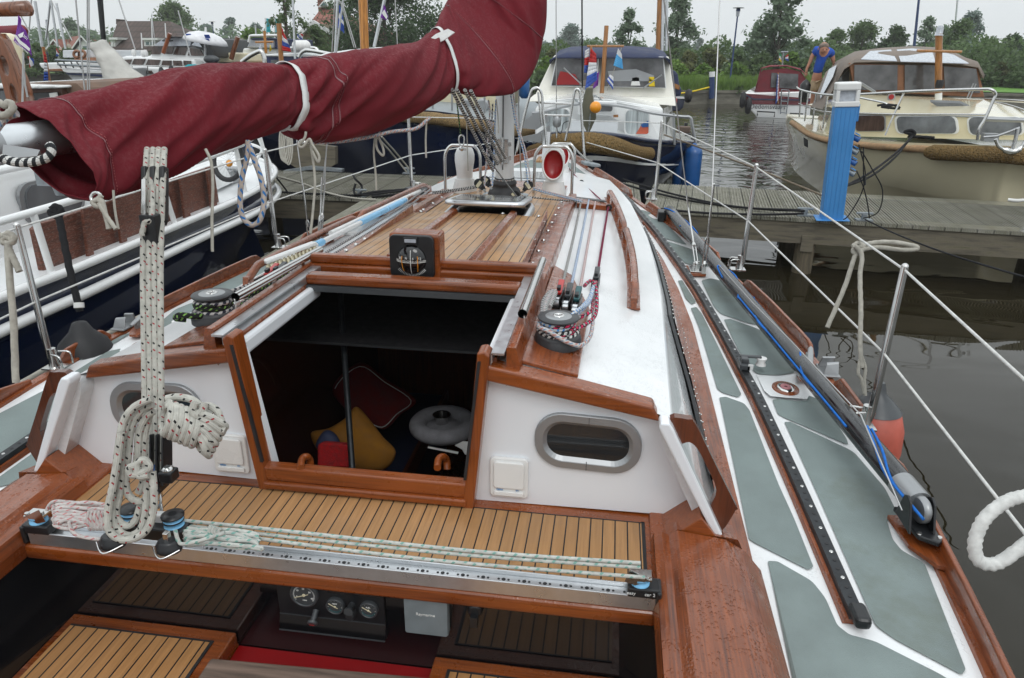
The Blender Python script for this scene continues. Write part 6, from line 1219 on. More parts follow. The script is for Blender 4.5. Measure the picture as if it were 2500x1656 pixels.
# bicycle wheel with an orange reflector at the bow rail
bw = tag(MB().tube([P(528+34*cos(R(a)), 372+44*sin(R(a)), d=6.1) for a in range(0, 360, 12)], .022, 8, closed=True).build('bicycle_wheel', 'rubber'), 'bicycle wheel with an orange reflector standing behind the white boat rail', 'bicycle wheel')
for a in range(0, 360, 20): MB().tube([P(528, 372, d=6.1), P(528+32*cos(R(a)), 372+42*sin(R(a)), d=6.1)], .0015, 4).build('spoke', 'steelwire', bw)
MB().lathe(P(530, 378, d=6.0), [(.001, -.01), (.03, 0), (.001, .012)], tuple(-CF), 14).build('reflector', 'orange', bw)
kn('fender_rope', [(120, 485), (128, 478), (140, 484), (138, 496), (125, 498), (118, 490), (132, 488), (138, 510), (150, 570), (165, 640), (175, 680), (184, 720)], 'black rope knotted round the white rail and holding a black fender', .016, m='r_blk', lay=250, d=3.35)
tag(MB().tube(PX([(182, 700), (183, 712)], d=3.3), .022, 10).build('rope_whipping', 'pwhite'), 'white tape round the black fender rope', 'tape')
tag(MB().lathe(P(195, 800, d=3.2), [(.001, .12), (.03, .11), (.05, .07), (.1, .02), (.13, -.06), (.12, -.2), (.05, -.3)], seg=20).build('fender', 'rubber'), 'black pear fender hanging between the white boat and the jetty', 'fender')
mb = MB()
for k in range(4): mb.tube(smooth([P(655+4*k+9*cos(R(a)), 330+42*sin(R(a))+k*3, d=6.9) for a in range(0, 360, 40)], 4, True), .008, 6, closed=True)
tag(mb.build('rope_coil', 'r_old'), 'coiled grey rope hanging at the bow rail of the white boat', 'rope coil')
# ================================================================ dark barge behind the left jetty
BG = thing('barge', (-3, 12, 0), 'dark navy barge with a thick tan rope fender behind the left jetty', 'boat')
gp = smooth([P(560, 262, y=12.5), P(700, 248, y=12), P(850, 245, y=11), P(985, 255, y=10.6), P(1060, 264, y=10.7), P(1150, 280, y=11.2), P(1230, 292, y=12.6)], 6)
lp = [[p+V((0, 0, .0)), V((p.x, p.y+.02, p.z-.3)), V((p.x*.97-.05, p.y+.25, .55)), V((p.x*.92-.1, p.y+.6, -.1))] for p in gp]
BG_ = lambda mb, n, m, **k: mb.build(n, m, BG, **k)
BG_(MB().loft(lp, False), 'hull', 'navy')
BG_(MB().loft([[p, V((p.x*.9-.3, 17, p.z))] for p in gp], False, smooth=False), 'deck', 'galv')
BG_(MB().tube([p+V((0, -.07, -.1)) for p in gp[13:]], .085, 14, lay=70), 'rope_fender', 'r_tan2' if 'r_tan2' in MT else 'coir')
BG_(MB().prism([V((-2.9, 12.5, 1.2)), V((-1.25, 12.3, 1.2)), V((-1.25, 12.3, 1.75)), V((-2.9, 12.5, 1.75))], (0, 2.5, 0)), 'deckhouse', 'cream', bev=.05)
for u in (1080, 1115, 1010): BG_(MB().lathe(P(u if u > 1050 else 1070, 245 if u > 1050 else 248, y=12.15), [(.12, 0), (.1, .03), (.08, .03)], (0, -1, 0), 16), 'porthole', 'silver') if u != 1010 else None
for u in (905, 1000, 1045, 1120): BG_(MB().tube([P(u, 262, y=11), P(u, 215, y=11)], .015, 8), 'rail_post', 'silver')
an = PX([(650, 345), (705, 332), (775, 340), (775, 380), (745, 398), (700, 398), (655, 370)], y=9.9); BG_(MB().prism(an, (0, .1, 0)), 'anchor_plate', 'greenplate' if 'greenplate' in MT else 'beam'); BG_(MB().prism(PX([(655, 395), (715, 385), (790, 392), (790, 398), (715, 393), (655, 402)], y=9.8), (0, .1, 0)), 'anchor_fluke', 'galv')
BG_(MB().bx(gp[0].x-3, gp[0].x+.05, 12.5, 16, .0, gp[0].z), 'hull_side', 'navy')
# ================================================================ navy and white cruiser in the middle
NB = thing('motor_cruiser', (.6, 11.5, 0), 'white motor cruiser with navy hull, navy canopy and woven rope bow fender in the centre', 'boat')
nb = lambda mb, n, m, **k: mb.build(n, m, NB, **k)
gs = smooth([P(*g4(-60, 930), y=12.2), P(*g4(170, 850), y=11.0), P(*g4(500, 785), y=10.15), P(*g4(1000, 772), y=9.85), P(*g4(1500, 800), y=10.0), P(*g4(2050, 882), y=10.7), P(1606, 332, y=11.9), P(1602, 318, y=14), P(1590, 305, y=18)], 5)
cx_ = .55; lp = []
for p in gs:
    w = (p.x-cx_); lp.append([p+V((0, 0, .02)), V((p.x, p.y+.01, p.z-.08)), V((cx_+w*.93, p.y+.12, p.z-.35)), V((cx_+w*.78, p.y+.35, .3)), V((cx_+w*.62, p.y+.6, -.15))])
nb(MB().loft(lp, False), 'hull', 'navy')
nb(MB().loft([[p+V((0, 0, -.03)), V((cx_, max(p.y, 9.9), p.z+.02))] for p in gs], False), 'deck', 'enamel')
nb(MB().tube([p+V((0, -.01, .02)) for p in gs], .035, 10), 'gunwale', 'navy')
nb(MB().loft([[q_[2]+V((.0, -.03, .09)), q_[2]+V((.0, -.035, .02))] for q_ in lp[2:]], False, smooth=False), 'white_stripe', 'enamel')
fp = [(g4(255, 990), 10.75), (g4(420, 965), 10.3), (g4(620, 870), 9.98), (g4(850, 880), 9.75), (g4(1080, 875), 9.62), (g4(1300, 900), 9.65), (g4(1500, 945), 9.75), (g4(1700, 1010), 10.0), (g4(1850, 1030), 10.25), (g4(1985, 1040), 10.5)]
q = smooth([P(*a, y=y) for a, y in fp], 6); n_ = len(q)
nb(MB().tube(q, [.055+.075*math.sin(pi*min(1, max(0, i/n_*1.0)))**.7 if i < n_*.85 else .09 for i in range(n_)], 20), 'rope_fender', 'weave' if 'weave' in MT else 'coir')
# fore cabin, sloped front
fc = [P(*g4(x, y), y=yy) for x, y, yy in ((330, 380, 11.5), (460, 280, 11.5), (900, 235, 11.3), (1400, 255, 11.3), (1900, 330, 11.4), (2190, 385, 11.5), (2190, 905, 11.4), (1700, 850, 11.2), (1000, 790, 11.1), (330, 810, 11.4))]
nb(MB().prism(fc, (0, 2.2, 0)), 'fore_cabin', 'enamel', bev=.04)
def nwin(pts, y, m='glass2', name='window', fr='enamel', dy=.03, gm=1.12):
    q = [P(u, v, y=y) for u, v in pts]; c = sum(q, V())/len(q); o = nb(MB().prism([c+(p-c)*gm for p in q], (0, dy+.02, 0)), name+'_frame', fr, bev=.006); 
    MB().prism([p-V((0, .006, 0)) for p in q], (0, .01, 0)).build(name, m, o); return o
def rr(x0, y0, x1, y1, r=.25):
    w, h = abs(x1-x0), abs(y1-y0); return [((x0+x1)/2+a, (y0+y1)/2-b) for a, b in rrect(w, h, min(w, h)*r, 3)]
def G4(l): return [g4(x, y) for x, y in l]
w1 = nwin(G4(rr(1640, 410, 1975, 755, .2)), 11.16, 'curtain'); w2 = nwin(G4(rr(490, 395, 835, 720, .25)), 11.2, 'curtain')
MB().prism(PX(G4([(1790, 752), (1860, 640), (1970, 560), (1972, 735), (1950, 755)]), y=11.14), (0, .005, 0)).build('cushion_in_window', 'redor', w1)
MB().prism(PX(G4([(1860, 620), (1970, 560), (1972, 650), (1880, 660)]), y=11.135), (0, .005, 0)).build('blue_cushion_in_window', 'vinyl', w1)
nb(MB().prism(PX(G4([(955, 270), (1520, 280), (1510, 500), (945, 480)]), y=11.12), (0, .1, 0)), 'window_box', 'enamel', bev=.02)
nwin(G4(rr(1180, 320, 1450, 430, .3)), 11.05, 'glass2')
nb(MB().prism(PX(G4([(860, 570), (1530, 590), (1520, 790), (830, 780)]), y=11.0), (0, .15, 0)), 'fore_locker', 'greypanel' if 'greypanel' in MT else 'silver')
nb(MB().prism(PX(G4([(1465, 480), (1535, 475), (1535, 512), (1465, 515)]), y=11.1), (0, .03, 0)), 'wooden_block', 'lav')
# side of the cabin to the right
sd = [P(*g4(2190, 385), y=11.5), P(*g4(2310, 330), y=13.6), P(*g4(2350, 950), y=12.6), P(*g4(2200, 900), y=11.5)]
nb(MB().poly(sd), 'cabin_side', 'enamel'); nb(MB().prism([p+V((.012, 0, 0)) for p in (sd[0].lerp(sd[2], .2), sd[0].lerp(sd[1], .8)+(sd[3]-sd[0])*.15, sd[0].lerp(sd[1], .75)+(sd[3]-sd[0])*.75, sd[0]+(sd[3]-sd[0])*.8+V((.03, .2, 0)))], (.006, 0, 0)), 'side_window', 'glass2')
# raised cabin with windscreens
ws = [(1228, 215), (1280, 128), (1330, 118), (1500, 118), (1548, 130), (1556, 225), (1500, 232), (1250, 222)]
wsp = [P(1236, 222, y=12.9), P(1281, 128, y=13.1), P(1546, 131, y=13.1), P(1561, 232, y=12.9)]
nb(MB().prism(wsp, (0, 2.6, 0)), 'wheelhouse', 'ivory', bev=.02)
nb(MB().prism([P(1215, 236, y=12.6), P(1236, 218, y=12.7), P(1560, 226, y=12.7), P(1564, 246, y=12.6), P(1400, 232, y=12.6)], (0, 1.4, 0)), 'wheelhouse_base', 'ivory', bev=.02)
nwin([(1275, 198), (1288, 133), (1382, 130), (1378, 200)], 12.84, 'tintglass', 'windscreen', gm=1.05); nwin([(1396, 200), (1398, 130), (1532, 133), (1538, 203)], 12.84, 'tintglass', 'windscreen', gm=1.04)
mb = MB(); cn_ = []
top_ = ((1270, 140), (1284, 124), (1310, 115), (1360, 112), (1410, 112), (1460, 113), (1515, 117), (1540, 126), (1552, 142)); cn_ = [[P(u, 134 if 0 < i < 8 else v, y=12.74) for i, (u, v) in enumerate(top_)]]
for dy, dz_ in ((.12, -.05), (.45, 0), (.8, .04), (2.6, .03), (2.8, -.2)): cn_.append([P(u, v, y=12.9)+V((0, dy, dz_)) for u, v in top_])
nb(mb.loft(cn_, False), 'canopy', 'navyc', solid=.02)
for pts, m_ in (([(1405, 165), (1470, 160), (1512, 175), (1512, 188), (1410, 188)], 'silver'), ([(1295, 165), (1330, 172), (1340, 196), (1285, 196)], 'redin'), ([(1462, 180), (1476, 178), (1480, 198), (1458, 198)], 'pwhite'), ([(1500, 178), (1512, 178), (1514, 200), (1500, 200)], 'f_yel'), ([(1340, 188), (1372, 180), (1376, 198), (1338, 198)], 'tan')): nb(MB().prism(PX(pts, y=12.825), (0, .004, 0)), 'cabin_item', m_)
for a, b_ in (((1303, 157), (1347, 198)), ((1530, 173), (1487, 204))): nb(MB().tube([P(*a, y=12.7), P(*b_, y=12.72)], .012, 6), 'wiper', 'silver')
mst = nb(MB().tube([P(1391, 216, y=12.4), P(1402, 60, y=12.5)], .035, 12), 'signal_mast', 'lav'); MB().tube([P(1357, 107, y=12.45), P(1442, 107, y=12.45)], .018, 8).build('crosstree', 'lav', mst)
nb(MB().tube([P(1372, 192, y=12.2), P(1366, 108, y=12.3)], .02, 8), 'flagstaff', 'lav')
nb(MB().tube(smooth(PX([(1230, 262), (1260, 258), (1310, 245), (1345, 240), (1395, 241), (1445, 247), (1510, 262), (1575, 270), (1595, 272), (1600, 290), (1608, 330)], y=11.0), 4), .022, 8), 'bow_rail', 'silver')
for u in (1557,): nb(MB().tube([P(u, 262, y=11), P(u+2, 335, y=11)], .02, 8), 'rail_post', 'silver')
# anchor, chain and anchor ball
ap = [g4(x, y) for x, y in ((1070, 85), (1170, 85), (1165, 180), (1215, 455), (1215, 530), (1140, 690), (1100, 760), (1060, 690), (1000, 560), (985, 500), (1030, 240))]
nb(MB().prism([P(u, v, y=9.75) for u, v in ap], (0, .06, 0)), 'anchor', 'olive', bev=.01)
ob = P(*g4(1207, 368), y=9.6); tag(MB().ball(ob, .073, 20).build('anchor_ball', 'orange'), 'round orange ball in front of the anchor on the navy boat bow', 'ball')
mb = MB()
def chain(pts, y, r=.008, L_=.034):
    q = smooth([P(u, v, y=y) for u, v in pts], 12); acc = 0; out = [q[0]]
    for a, b_ in zip(q, q[1:]):
        acc += (b_-a).length
        if acc > L_*.8: out.append(b_); acc = 0
    mb = MB()
    for i, (a, b_) in enumerate(zip(out, out[1:])):
        d = (b_-a).normalized(); s1 = d.cross(V((0, 1, 0)) if i % 2 else V((0, 0, 1)) if abs(d.z) < .8 else V((1, 0, 0))).normalized(); c = (a+b_)/2
        mb.tube([c+d*L_*.62*cos(R(k))+s1*L_*.3*sin(R(k)) for k in range(0, 360, 60)], r*.6, 5, closed=True)
    return mb
nb(chain([g4(1130, 470), g4(1120, 600), g4(1105, 700), g4(1095, 820), g4(1080, 900)], 9.7), 'anchor_chain', 'galv'); nb(chain([g4(900, 240), g4(960, 300), g4(1010, 320)], 10.4), 'anchor_chain', 'galv'); nb(chain([g4(1160, 200), g4(1230, 215), g4(1300, 265)], 10.4), 'anchor_chain', 'galv')
tag(chain([g4(150, 850), g4(300, 870), g4(450, 865), g4(560, 840)], 9.3, .01, .045).build('mooring_chain', 'galv'), 'galvanised chain hanging below the bow rail of the navy boat on the left', 'chain')
fl = tag(MB().lathe(P(1600, 385, y=11.5), [(.001, .36), (.03, .34), (.05, .3), (.12, .26), (.135, .2), (.135, -.3), (.12, -.36), (.06, -.42), (.03, -.45)], seg=20).build('fender', 'vinyl'), 'blue cylindrical fender at the side of the navy and white cruiser', 'fender')
tag(MB().lathe(P(1576, 385, y=11.7), [(.03, .3), (.13, .2), (.13, -.3), (.1, -.4)], seg=20).build('fender', 'vinyl'), 'second blue fender behind the first one on the cruiser side', 'fender')
tag(MB().lathe(P(1212, 195, y=14), [(.05, .25), (.1, .2), (.1, -.2), (.05, -.25)], seg=16).build('fender', 'vinyl'), 'blue fender peeking out right of the sail cover', 'fender')
nb(MB().prism(PX([(1190, 295), (1235, 262), (1265, 258), (1268, 282), (1240, 300)], y=9.0), (0, .02, 0)), 'danforth_anchor', 'silver'); nb(MB().prism(PX([(1190, 320), (1240, 310), (1270, 290), (1275, 315), (1245, 330)], y=9.0), (0, .02, 0)), 'danforth_fluke', 'silver')
nb(MB().box(P(1585, 292, y=12), (.05, .05, .1)).box(P(1590, 312, y=11.6), (.08, .05, .04)), 'side_lamp', 'black')
nb(MB().box(P(1580, 300, y=11.3), (.2, .08, .1)), 'bow_bitts', 'greywood', bev=.02)
# ================================================================ flags helper
def flag(pts, y, cols, lab, pole=None, wav=.02, cat='flag', vert=False):
    "pts: four corners hoist top, fly top, fly bottom, hoist bottom; cols: stripe materials"
    a, b_, c, d = [P(u, v, y=y) for u, v in pts]; mb = MB(); NU, NVv = 8, 9; k = len(cols)
    g = []
    for j in range(NVv+1):
        r = []; 
        for i in range(NU+1): s, t_ = i/NU, j/NVv; p = a.lerp(b_, s).lerp(d.lerp(c, s), t_); r.append(p+V((0, wav*sin(s*7+t_*3), 0)))
        g.append(r)
    for j in range(NVv):
        for i in range(NU):
            mb.cur = min(k-1, int((i/NU if vert else j/NVv)*k)); mb.add([g[j][i], g[j][i+1], g[j+1][i+1], g[j+1][i]], [(0, 1, 2, 3)], smooth=True)
    return tag(mb.build('flag', cols, None, solid=.003), lab, cat)
# ================================================================ cream cruiser on the right
c5 = lambda x, y: ((1880+x*.4686)/K_, (80+y*.4686)/K_)
def C5(l, **k): return [P(*c5(x, y), **k) for x, y in l]
CB = thing('cabin_cruiser', (5.4, 12, 0), 'cream cabin cruiser with taupe canopy, wooden windscreen frame and rope fender on the right', 'boat')
cb_ = lambda mb, n, m, **k: mb.build(n, m, CB, **k)
sh = smooth([V((4.6, 18.2, .9)), V((4.3, 16.8, .9))]+[P(*c5(x, y), y=yy) for x, y, yy in ((102, 440, 15.4), (150, 470, 14.2), (210, 508, 13.2), (300, 535, 12.2), (500, 560, 11.1), (700, 572, 10.35), (850, 578, 9.95), (1100, 585, 9.55), (1230, 590, 9.42), (1340, 600, 9.38))]+[V((6.3, 9.75, 1.13)), V((6.75, 11, 1.1)), V((6.9, 14, 1.0)), V((6.4, 18.2, .95))], 5)
xc = 5.55; lp = []
for p in sh:
    w = p.x-xc; bf = max(0, min(1, (11.5-p.y)/2)); lp.append([p, V((p.x, p.y+.01, p.z-.1)), V((xc+w*(.93-.05*bf), p.y+.12*bf+.02, p.z-.3)), V((xc+w*(.9-.1*bf), p.y+.2*bf+.02, .48)), V((xc+w*(.89-.12*bf), p.y+.22*bf+.0, .47)), V((xc+w*(.82-.3*bf), p.y+.5*bf, -.1))])
cb_(MB().loft(lp, False), 'hull', 'cream')
cb_(MB().loft([[p, V((xc, max(p.y, 9.6), p.z-.04))] for p in sh], False), 'side_deck', 'cream')
cb_(MB().tube([p+V(((p.x-xc)*.01, -.03, -.07)) for p in sh[12:42]], .045, 14, lay=95), 'rope_fender', 'tanrope' if 'tanrope' in MT else 'coir')
q = [p+V((0, -.06, -.1)) for p in sh[39:62]]; cb_(MB().tube(q, [.06]+[.095]*(len(q)-1), 18), 'bow_fender', 'weave2')
A_, B_ = V((4.2, 11.75)), V((6.2, 9.95))
tp_ = [PL(*c5(x, y), A_, B_) for x, y in ((440, 425), (600, 428), (900, 432), (1323, 448), (1500, 470))]; bt = [PL(*c5(x, y), A_, B_) for x, y in ((440, 540), (600, 545), (900, 552), (1323, 560), (1500, 570))]
cb_(MB().loft([tp_, bt], False, smooth=False), 'trunk_side', 'cream')
bk = C5([(190, 330), (430, 322), (700, 330), (1118, 345), (1330, 400)], y=12.9)
bk[0] = V((4.0, 14, 1.35))
cb_(MB().loft([tp_, [a.lerp(b_, .5)+V((0, 0, .035)) for a, b_ in zip(tp_, bk)], bk], False), 'fore_deck', 'cream')
cb_(MB().loft([[tp_[0], bt[0]], [V((4.15, 13, 1.25)), V((4.1, 13, .95))], [V((4.55, 15.2, 1.1)), V((4.5, 15.2, .9))]], False, smooth=False), 'cabin_side', 'cream')
cb_(MB().tube([p+V((0, -.01, 0)) for p in tp_], .012, 6), 'trunk_moulding', 'silver')
def cwin(pts, m='glass2', fr='enamel'):
    q = [PL(*c5(x, y), A_, B_)+V((-.01, -.012, 0)) for x, y in pts]; c = sum(q, V())/len(q); o = cb_(MB().prism([c+(p-c)*1.09 for p in q], (.01, .02, 0)), 'window_frame', fr, bev=.006); MB().prism([p+V((-.006, -.008, 0)) for p in q], (.006, .008, 0)).build('window', m, o)
def rr2(x0, y0, x1, y1, r=.3): return [((x0+x1)/2+a, (y0+y1)/2-b) for a, b in rrect(abs(x1-x0), abs(y1-y0), min(abs(x1-x0), abs(y1-y0))*r, 3)]
cwin([(x+(.12*(y-480) if x < 800 else .15*(y-480)), y) for x, y in rr2(665, 436, 970, 525)], 'glass3'); cwin([(x+.12*(y-480), y) for x, y in rr2(1040, 442, 1310, 532)], 'glass3'); cwin([(x, y) for x, y in rr2(450, 432, 598, 512, .2)], 'tintbrown', 'silver')
# windscreen
wf = C5([(412, 158), (1085, 182), (1118, 338), (440, 305)], y=13.0)
fr_ = cb_(MB().prism(wf, (0, .06, 0)), 'windscreen_frame', 'lavp', bev=.01)
for pts in ([(440, 168), (665, 168), (663, 300), (438, 298)], [(702, 168), (862, 170), (860, 300), (702, 302)], [(905, 176), (1075, 188), (1095, 315), (912, 302)]):
    MB().prism(C5(pts, y=12.97), (0, .012, 0)).build('windscreen_pane', 'tintglass', fr_)
cb_(MB().prism(C5([(345, 262), (412, 172), (410, 290), (330, 285)], y=13.3), (0, .02, 0)), 'quarter_light', 'glass2')
cpy = []; base = [(330, 290), (385, 190), (440, 155), (560, 152), (700, 153), (865, 158), (1000, 168), (1085, 182), (1110, 240)]; top = [(330, 285), (370, 150), (470, 98), (600, 80), (740, 72), (860, 78), (980, 112), (1060, 155), (1110, 235)]
r0 = C5(base, y=12.95); r1 = C5(top, y=13.9); r2 = [p+V((.2, 1.0, .0)) for p in r1]; r3 = [p+V((.5, 2.4, -.08)) for p in r1]; r4 = [V((p.x+.5, 16.4, 1.2)) for p in r1]
cpy = cb_(MB().loft([r0, [a.lerp(b_, .45)+V((0, -.02, .05)) for a, b_ in zip(r0, r1)], r1, r2, r3, r4], False), 'canopy', 'tan', solid=.012)
for pts in ([(475, 140), (520, 100), (630, 92), (662, 150)], [(660, 92), (740, 86), (845, 95), (862, 156), (680, 152)], [(880, 100), (960, 120), (1035, 162), (885, 158)]):
    q = C5(pts, y=13.25); q = [p+V((0, -.02+(p.z-q[0].z)*.0, 0)) for p in q]
    yb, yt = 12.93, 13.62; zs = [p.z for p in q]; q2 = []
    for (x, y), p in zip(pts, q): f = max(0, min(1, (158-y)/75)); yy = yb-.05+(yt-yb)*f; q2.append(P(*c5(x, y), y=yy-.02))
    MB().prism(q2, (0, .01, .012)).build('clear_panel', 'clearvinyl', cpy)
sdw = [P(*c5(440, 165), y=13.0), P(*c5(360, 235), y=13.3), P(*c5(272, 400), y=12.8), P(*c5(215, 385), y=13.4), P(*c5(290, 205), y=14.2), P(*c5(370, 140), y=14.0)]
cb_(MB().prism(sdw, (.01, .02, 0)), 'canopy_side', 'tan'); cb_(MB().prism([p+V((-.012, -.012, 0)) for p in (P(*c5(350, 168), y=13.8), P(*c5(330, 230), y=13.45), P(*c5(265, 345), y=13.2), P(*c5(262, 320), y=13.4), P(*c5(310, 190), y=14))], (.005, .01, 0)), 'side_vinyl', 'clearvinyl')
mst = cb_(MB().tube([P(*c5(876, 345), y=12.6), P(*c5(880, 5), y=12.6)], .05, 12), 'signal_mast', 'lav'); MB().tube([P(*c5(765, 94), y=12.55), P(*c5(998, 100), y=12.55)], .02, 8).build('crosstree', 'lav', mst); MB().lathe(P(*c5(880, 8), y=12.6), [(.07, -.02), (.05, .0), (.05, .08), (.03, .12)], seg=10).build('mast_lamp', 'clearvinyl', mst); MB().lathe(P(*c5(883, 268), y=12.5), [(.05, -.06), (.06, 0), (.05, .06)], seg=10).build('navigation_lamp', 'black', mst); MB().tube([P(*c5(877, 362), y=12.55), P(*c5(878, 315), y=12.55)], .052, 10).build('mast_foot', 'enamel', mst)
cb_(MB().prism(C5([(835, 362), (990, 368), (1040, 390), (870, 384)], y=11.6), (0, .02, .03)), 'deck_hatch', 'glass2')
hn = cb_(MB().lathe(P(*c5(632, 335), y=12.3), [(.02, -.08), (.03, -.04), (.06, 0), (.055, .004)], (0, -1, 0), 14), 'horn', 'silver'); MB().lathe(P(*c5(632, 335), y=12.29), [(.04, 0), (.01, .003)], (0, -1, 0), 12).build('horn_mouth', 'redin', hn)
for a, b_ in (((450, 255), (540, 310)), ((462, 253), (550, 308)), ((1060, 265), (1025, 342)), ((1072, 267), (1040, 342))): cb_(MB().tube(C5([a, b_], y=12.6), .012, 6), 'wiper', 'silver')
# rails
cb_(MB().tube(smooth([P(*c5(x, y), y=yy) for x, y, yy in ((140, 285, 15), (160, 298, 14.4), (230, 315, 13.4), (320, 325, 12.4), (460, 322, 11.4), (700, 308, 10.6), (900, 300, 10.1), (1100, 295, 9.7), (1150, 297, 9.6), (1175, 320, 9.6), (1160, 360, 9.6), (1120, 450, 9.6), (1090, 500, 9.6), (1080, 560, 9.6))], 5), .018, 10), 'bow_rail', 'ss')
cb_(MB().tube(smooth([P(*c5(x, y), y=yy) for x, y, yy in ((150, 370, 15), (230, 400, 13.4), (320, 415, 12.4), (460, 420, 11.4), (640, 425, 10.7), (900, 426, 10.1), (1120, 428, 9.6))], 5), .012, 8), 'middle_rail', 'ss')
for x0, y0, x1, y1, yy in ((165, 298, 152, 440, 14.6), (200, 308, 180, 462, 14), (240, 316, 220, 482, 13.4), (300, 325, 275, 500, 12.7), (700, 308, 600, 535, 10.7)): cb_(MB().tube(smooth([P(*c5(x0, y0), y=yy), P(*c5((x0+x1)/2-(15 if x0 == 700 else 0), (y0+y1)/2+(30 if x0 == 700 else 0)), y=yy), P(*c5(x1, y1), y=yy)], 4), .014, 8), 'rail_post', 'ss')
cb_(MB().tube(smooth([P(*c5(x, y), y=yy) for x, y, yy in ((1105, 350, 13), (1200, 352, 12), (1340, 360, 11))], 4), .02, 8), 'far_rail', 'ss'); cb_(MB().tube(smooth([P(*c5(x, y), y=yy) for x, y, yy in ((1120, 356, 12.8), (1230, 375, 12), (1340, 410, 11))], 4), .016, 8), 'far_rail', 'ss')
cb_(MB().tube(C5([(1120, 450), (1330, 458)], y=9.7), .025, 8), 'pulpit_tube', 'silver'); cb_(MB().tube(smooth([P(*c5(x, y), y=yy) for x, y, yy in ((470, 340, 11.6), (520, 350, 11.5), (600, 368, 11.3), (615, 385, 11.3), (618, 398, 11.3))], 4), .014, 8), 'grab_rail', 'ss')
an = cb_(MB().tube(smooth(C5([(1175, 555), (1190, 590), (1225, 612), (1265, 620), (1300, 605), (1323, 575), (1330, 560)], y=9.15), 4), [.02]*8+[.035]*9+[.02]*8, 8), 'anchor', 'ss'); MB().tube(C5([(1260, 615), (1278, 560), (1290, 500)], y=9.15), .022, 8).build('anchor_shank', 'ss', an); MB().tube(C5([(1110, 545), (1180, 540), (1250, 515), (1300, 495)], y=9.25), .014, 8).build('anchor_line', 'silver', an); MB().box(P(*c5(1145, 545), y=9.5), (.16, .1, .09)).build('anchor_roller', 'silver', an)
zc = lambda pts, lab, r=.013: tag(MB().tube(smooth([P(*c5(x, y), y=yy) for x, y, yy in pts], 5), r, 8, lay=200).build('mooring_line', 'r_blk'), lab, 'rope')
zc([(715, 520, 9.9), (745, 535, 9.8), (640, 640, 9.3), (520, 730, 8.8), (400, 795, 8.3)], 'upper black mooring line from the cream cruiser to the blue pillar'); zc([(735, 540, 9.8), (660, 640, 9.3), (530, 745, 8.7), (395, 800, 8.25)], 'lower black mooring line from the cream cruiser to the blue pillar')
zc([(740, 530, 9.8), (700, 518, 9.8), (735, 508, 9.8), (755, 528, 9.8), (720, 540, 9.8), (770, 542, 9.8), (820, 545, 9.8), (855, 548, 9.8)], 'black rope knotted on the bow cleat of the cream cruiser', .018); zc([(560, 380, 11.3), (600, 375, 11.3), (650, 380, 11.2), (675, 395, 11.2), (620, 392, 11.2), (580, 385, 11.2), (660, 378, 11.2)], 'black rope bundle lying on the cream foredeck', .016)
cb_(MB().prism([P(*c5(x, y), y=12.0) for x, y in ((175, 545), (198, 560), (198, 600), (178, 590))], (0, .02, 0)), 'hull_port', 'glass')
# ---- man in a blue T-shirt bending over on the cruiser deck
def body(pts, edges, rad, m, name, parent, sub=2):
    me = bpy.data.meshes.new(name); me.from_pydata(pts, edges, []); o = bpy.data.objects.new(name, me); COL.objects.link(o); o.parent = parent; o.matrix_parent_inverse = Matrix.Translation(-parent.location)
    md = o.modifiers.new('skin', 'SKIN'); md.use_smooth_shade = True
    for i, r_ in enumerate(rad): me.skin_vertices[0].data[i].radius = r_ if isinstance(r_, tuple) else (r_, r_)
    me.skin_vertices[0].data[0].use_root = True; o.modifiers.new('s', 'SUBSURF').render_levels = sub; me.materials.append(MT[m]); return o
z6 = lambda x, y: ((1780+x*340/1353)/K_, (80+y*340/1353)/K_)
MT['skin'] = plain('sunburnt_skin', (.42, .2, .13), .6, var=.08, vs=20); MT['tshirt'] = plain('blue_tshirt', (.012, .07, .38), .85, var=.15, vs=12, bs=20, bstr=.3); MT['shorts'] = plain('khaki_shorts', (.42, .31, .2), .85, var=.12, vs=14, bs=25, bstr=.3); MT['hair'] = plain('grey_hair', (.22, .17, .14), .8, var=.4, vs=40, bs=120, bstr=.6)
Y_ = 15.6
def Q(x, y, dy=0): return P(*z6(x, y), y=Y_+dy)
mp_ = thing('person', Q(800, 690), 'man in a blue T-shirt and khaki shorts bending his head down beside the taupe canopy', 'person')
u1 = (Q(900, 0)-Q(800, 0)).length/100
r_ = lambda px: px*u1
pts = [Q(850, 430), Q(870, 330), Q(895, 240, -.02), Q(905, 190, -.06), Q(915, 175, -.12), Q(918, 140, -.17), Q(845, 175), Q(812, 220), Q(785, 290), Q(755, 350), Q(748, 395), Q(985, 175), Q(1005, 240), Q(1015, 290), Q(830, 440), Q(825, 540), Q(815, 620), Q(800, 720), Q(870, 440), Q(868, 550, .05), Q(850, 640, .08), Q(835, 730, .05)]
body(pts, [(0, 1), (1, 2), (2, 3), (3, 4), (4, 5), (3, 6), (6, 7), (7, 8), (8, 9), (9, 10), (3, 11), (11, 12), (12, 13), (0, 14), (14, 15), (15, 16), (16, 17), (0, 18), (18, 19), (19, 20), (20, 21)], [(r_(52), r_(34)), (r_(58), r_(38)), (r_(68), r_(42)), (r_(60), r_(36)), r_(26), r_(30), r_(30), r_(25), r_(19), r_(14), r_(16), r_(32), r_(25), r_(19), r_(38), r_(32), r_(24), r_(20), r_(38), r_(32), r_(24), r_(20)], 'skin', 'body', mp_)
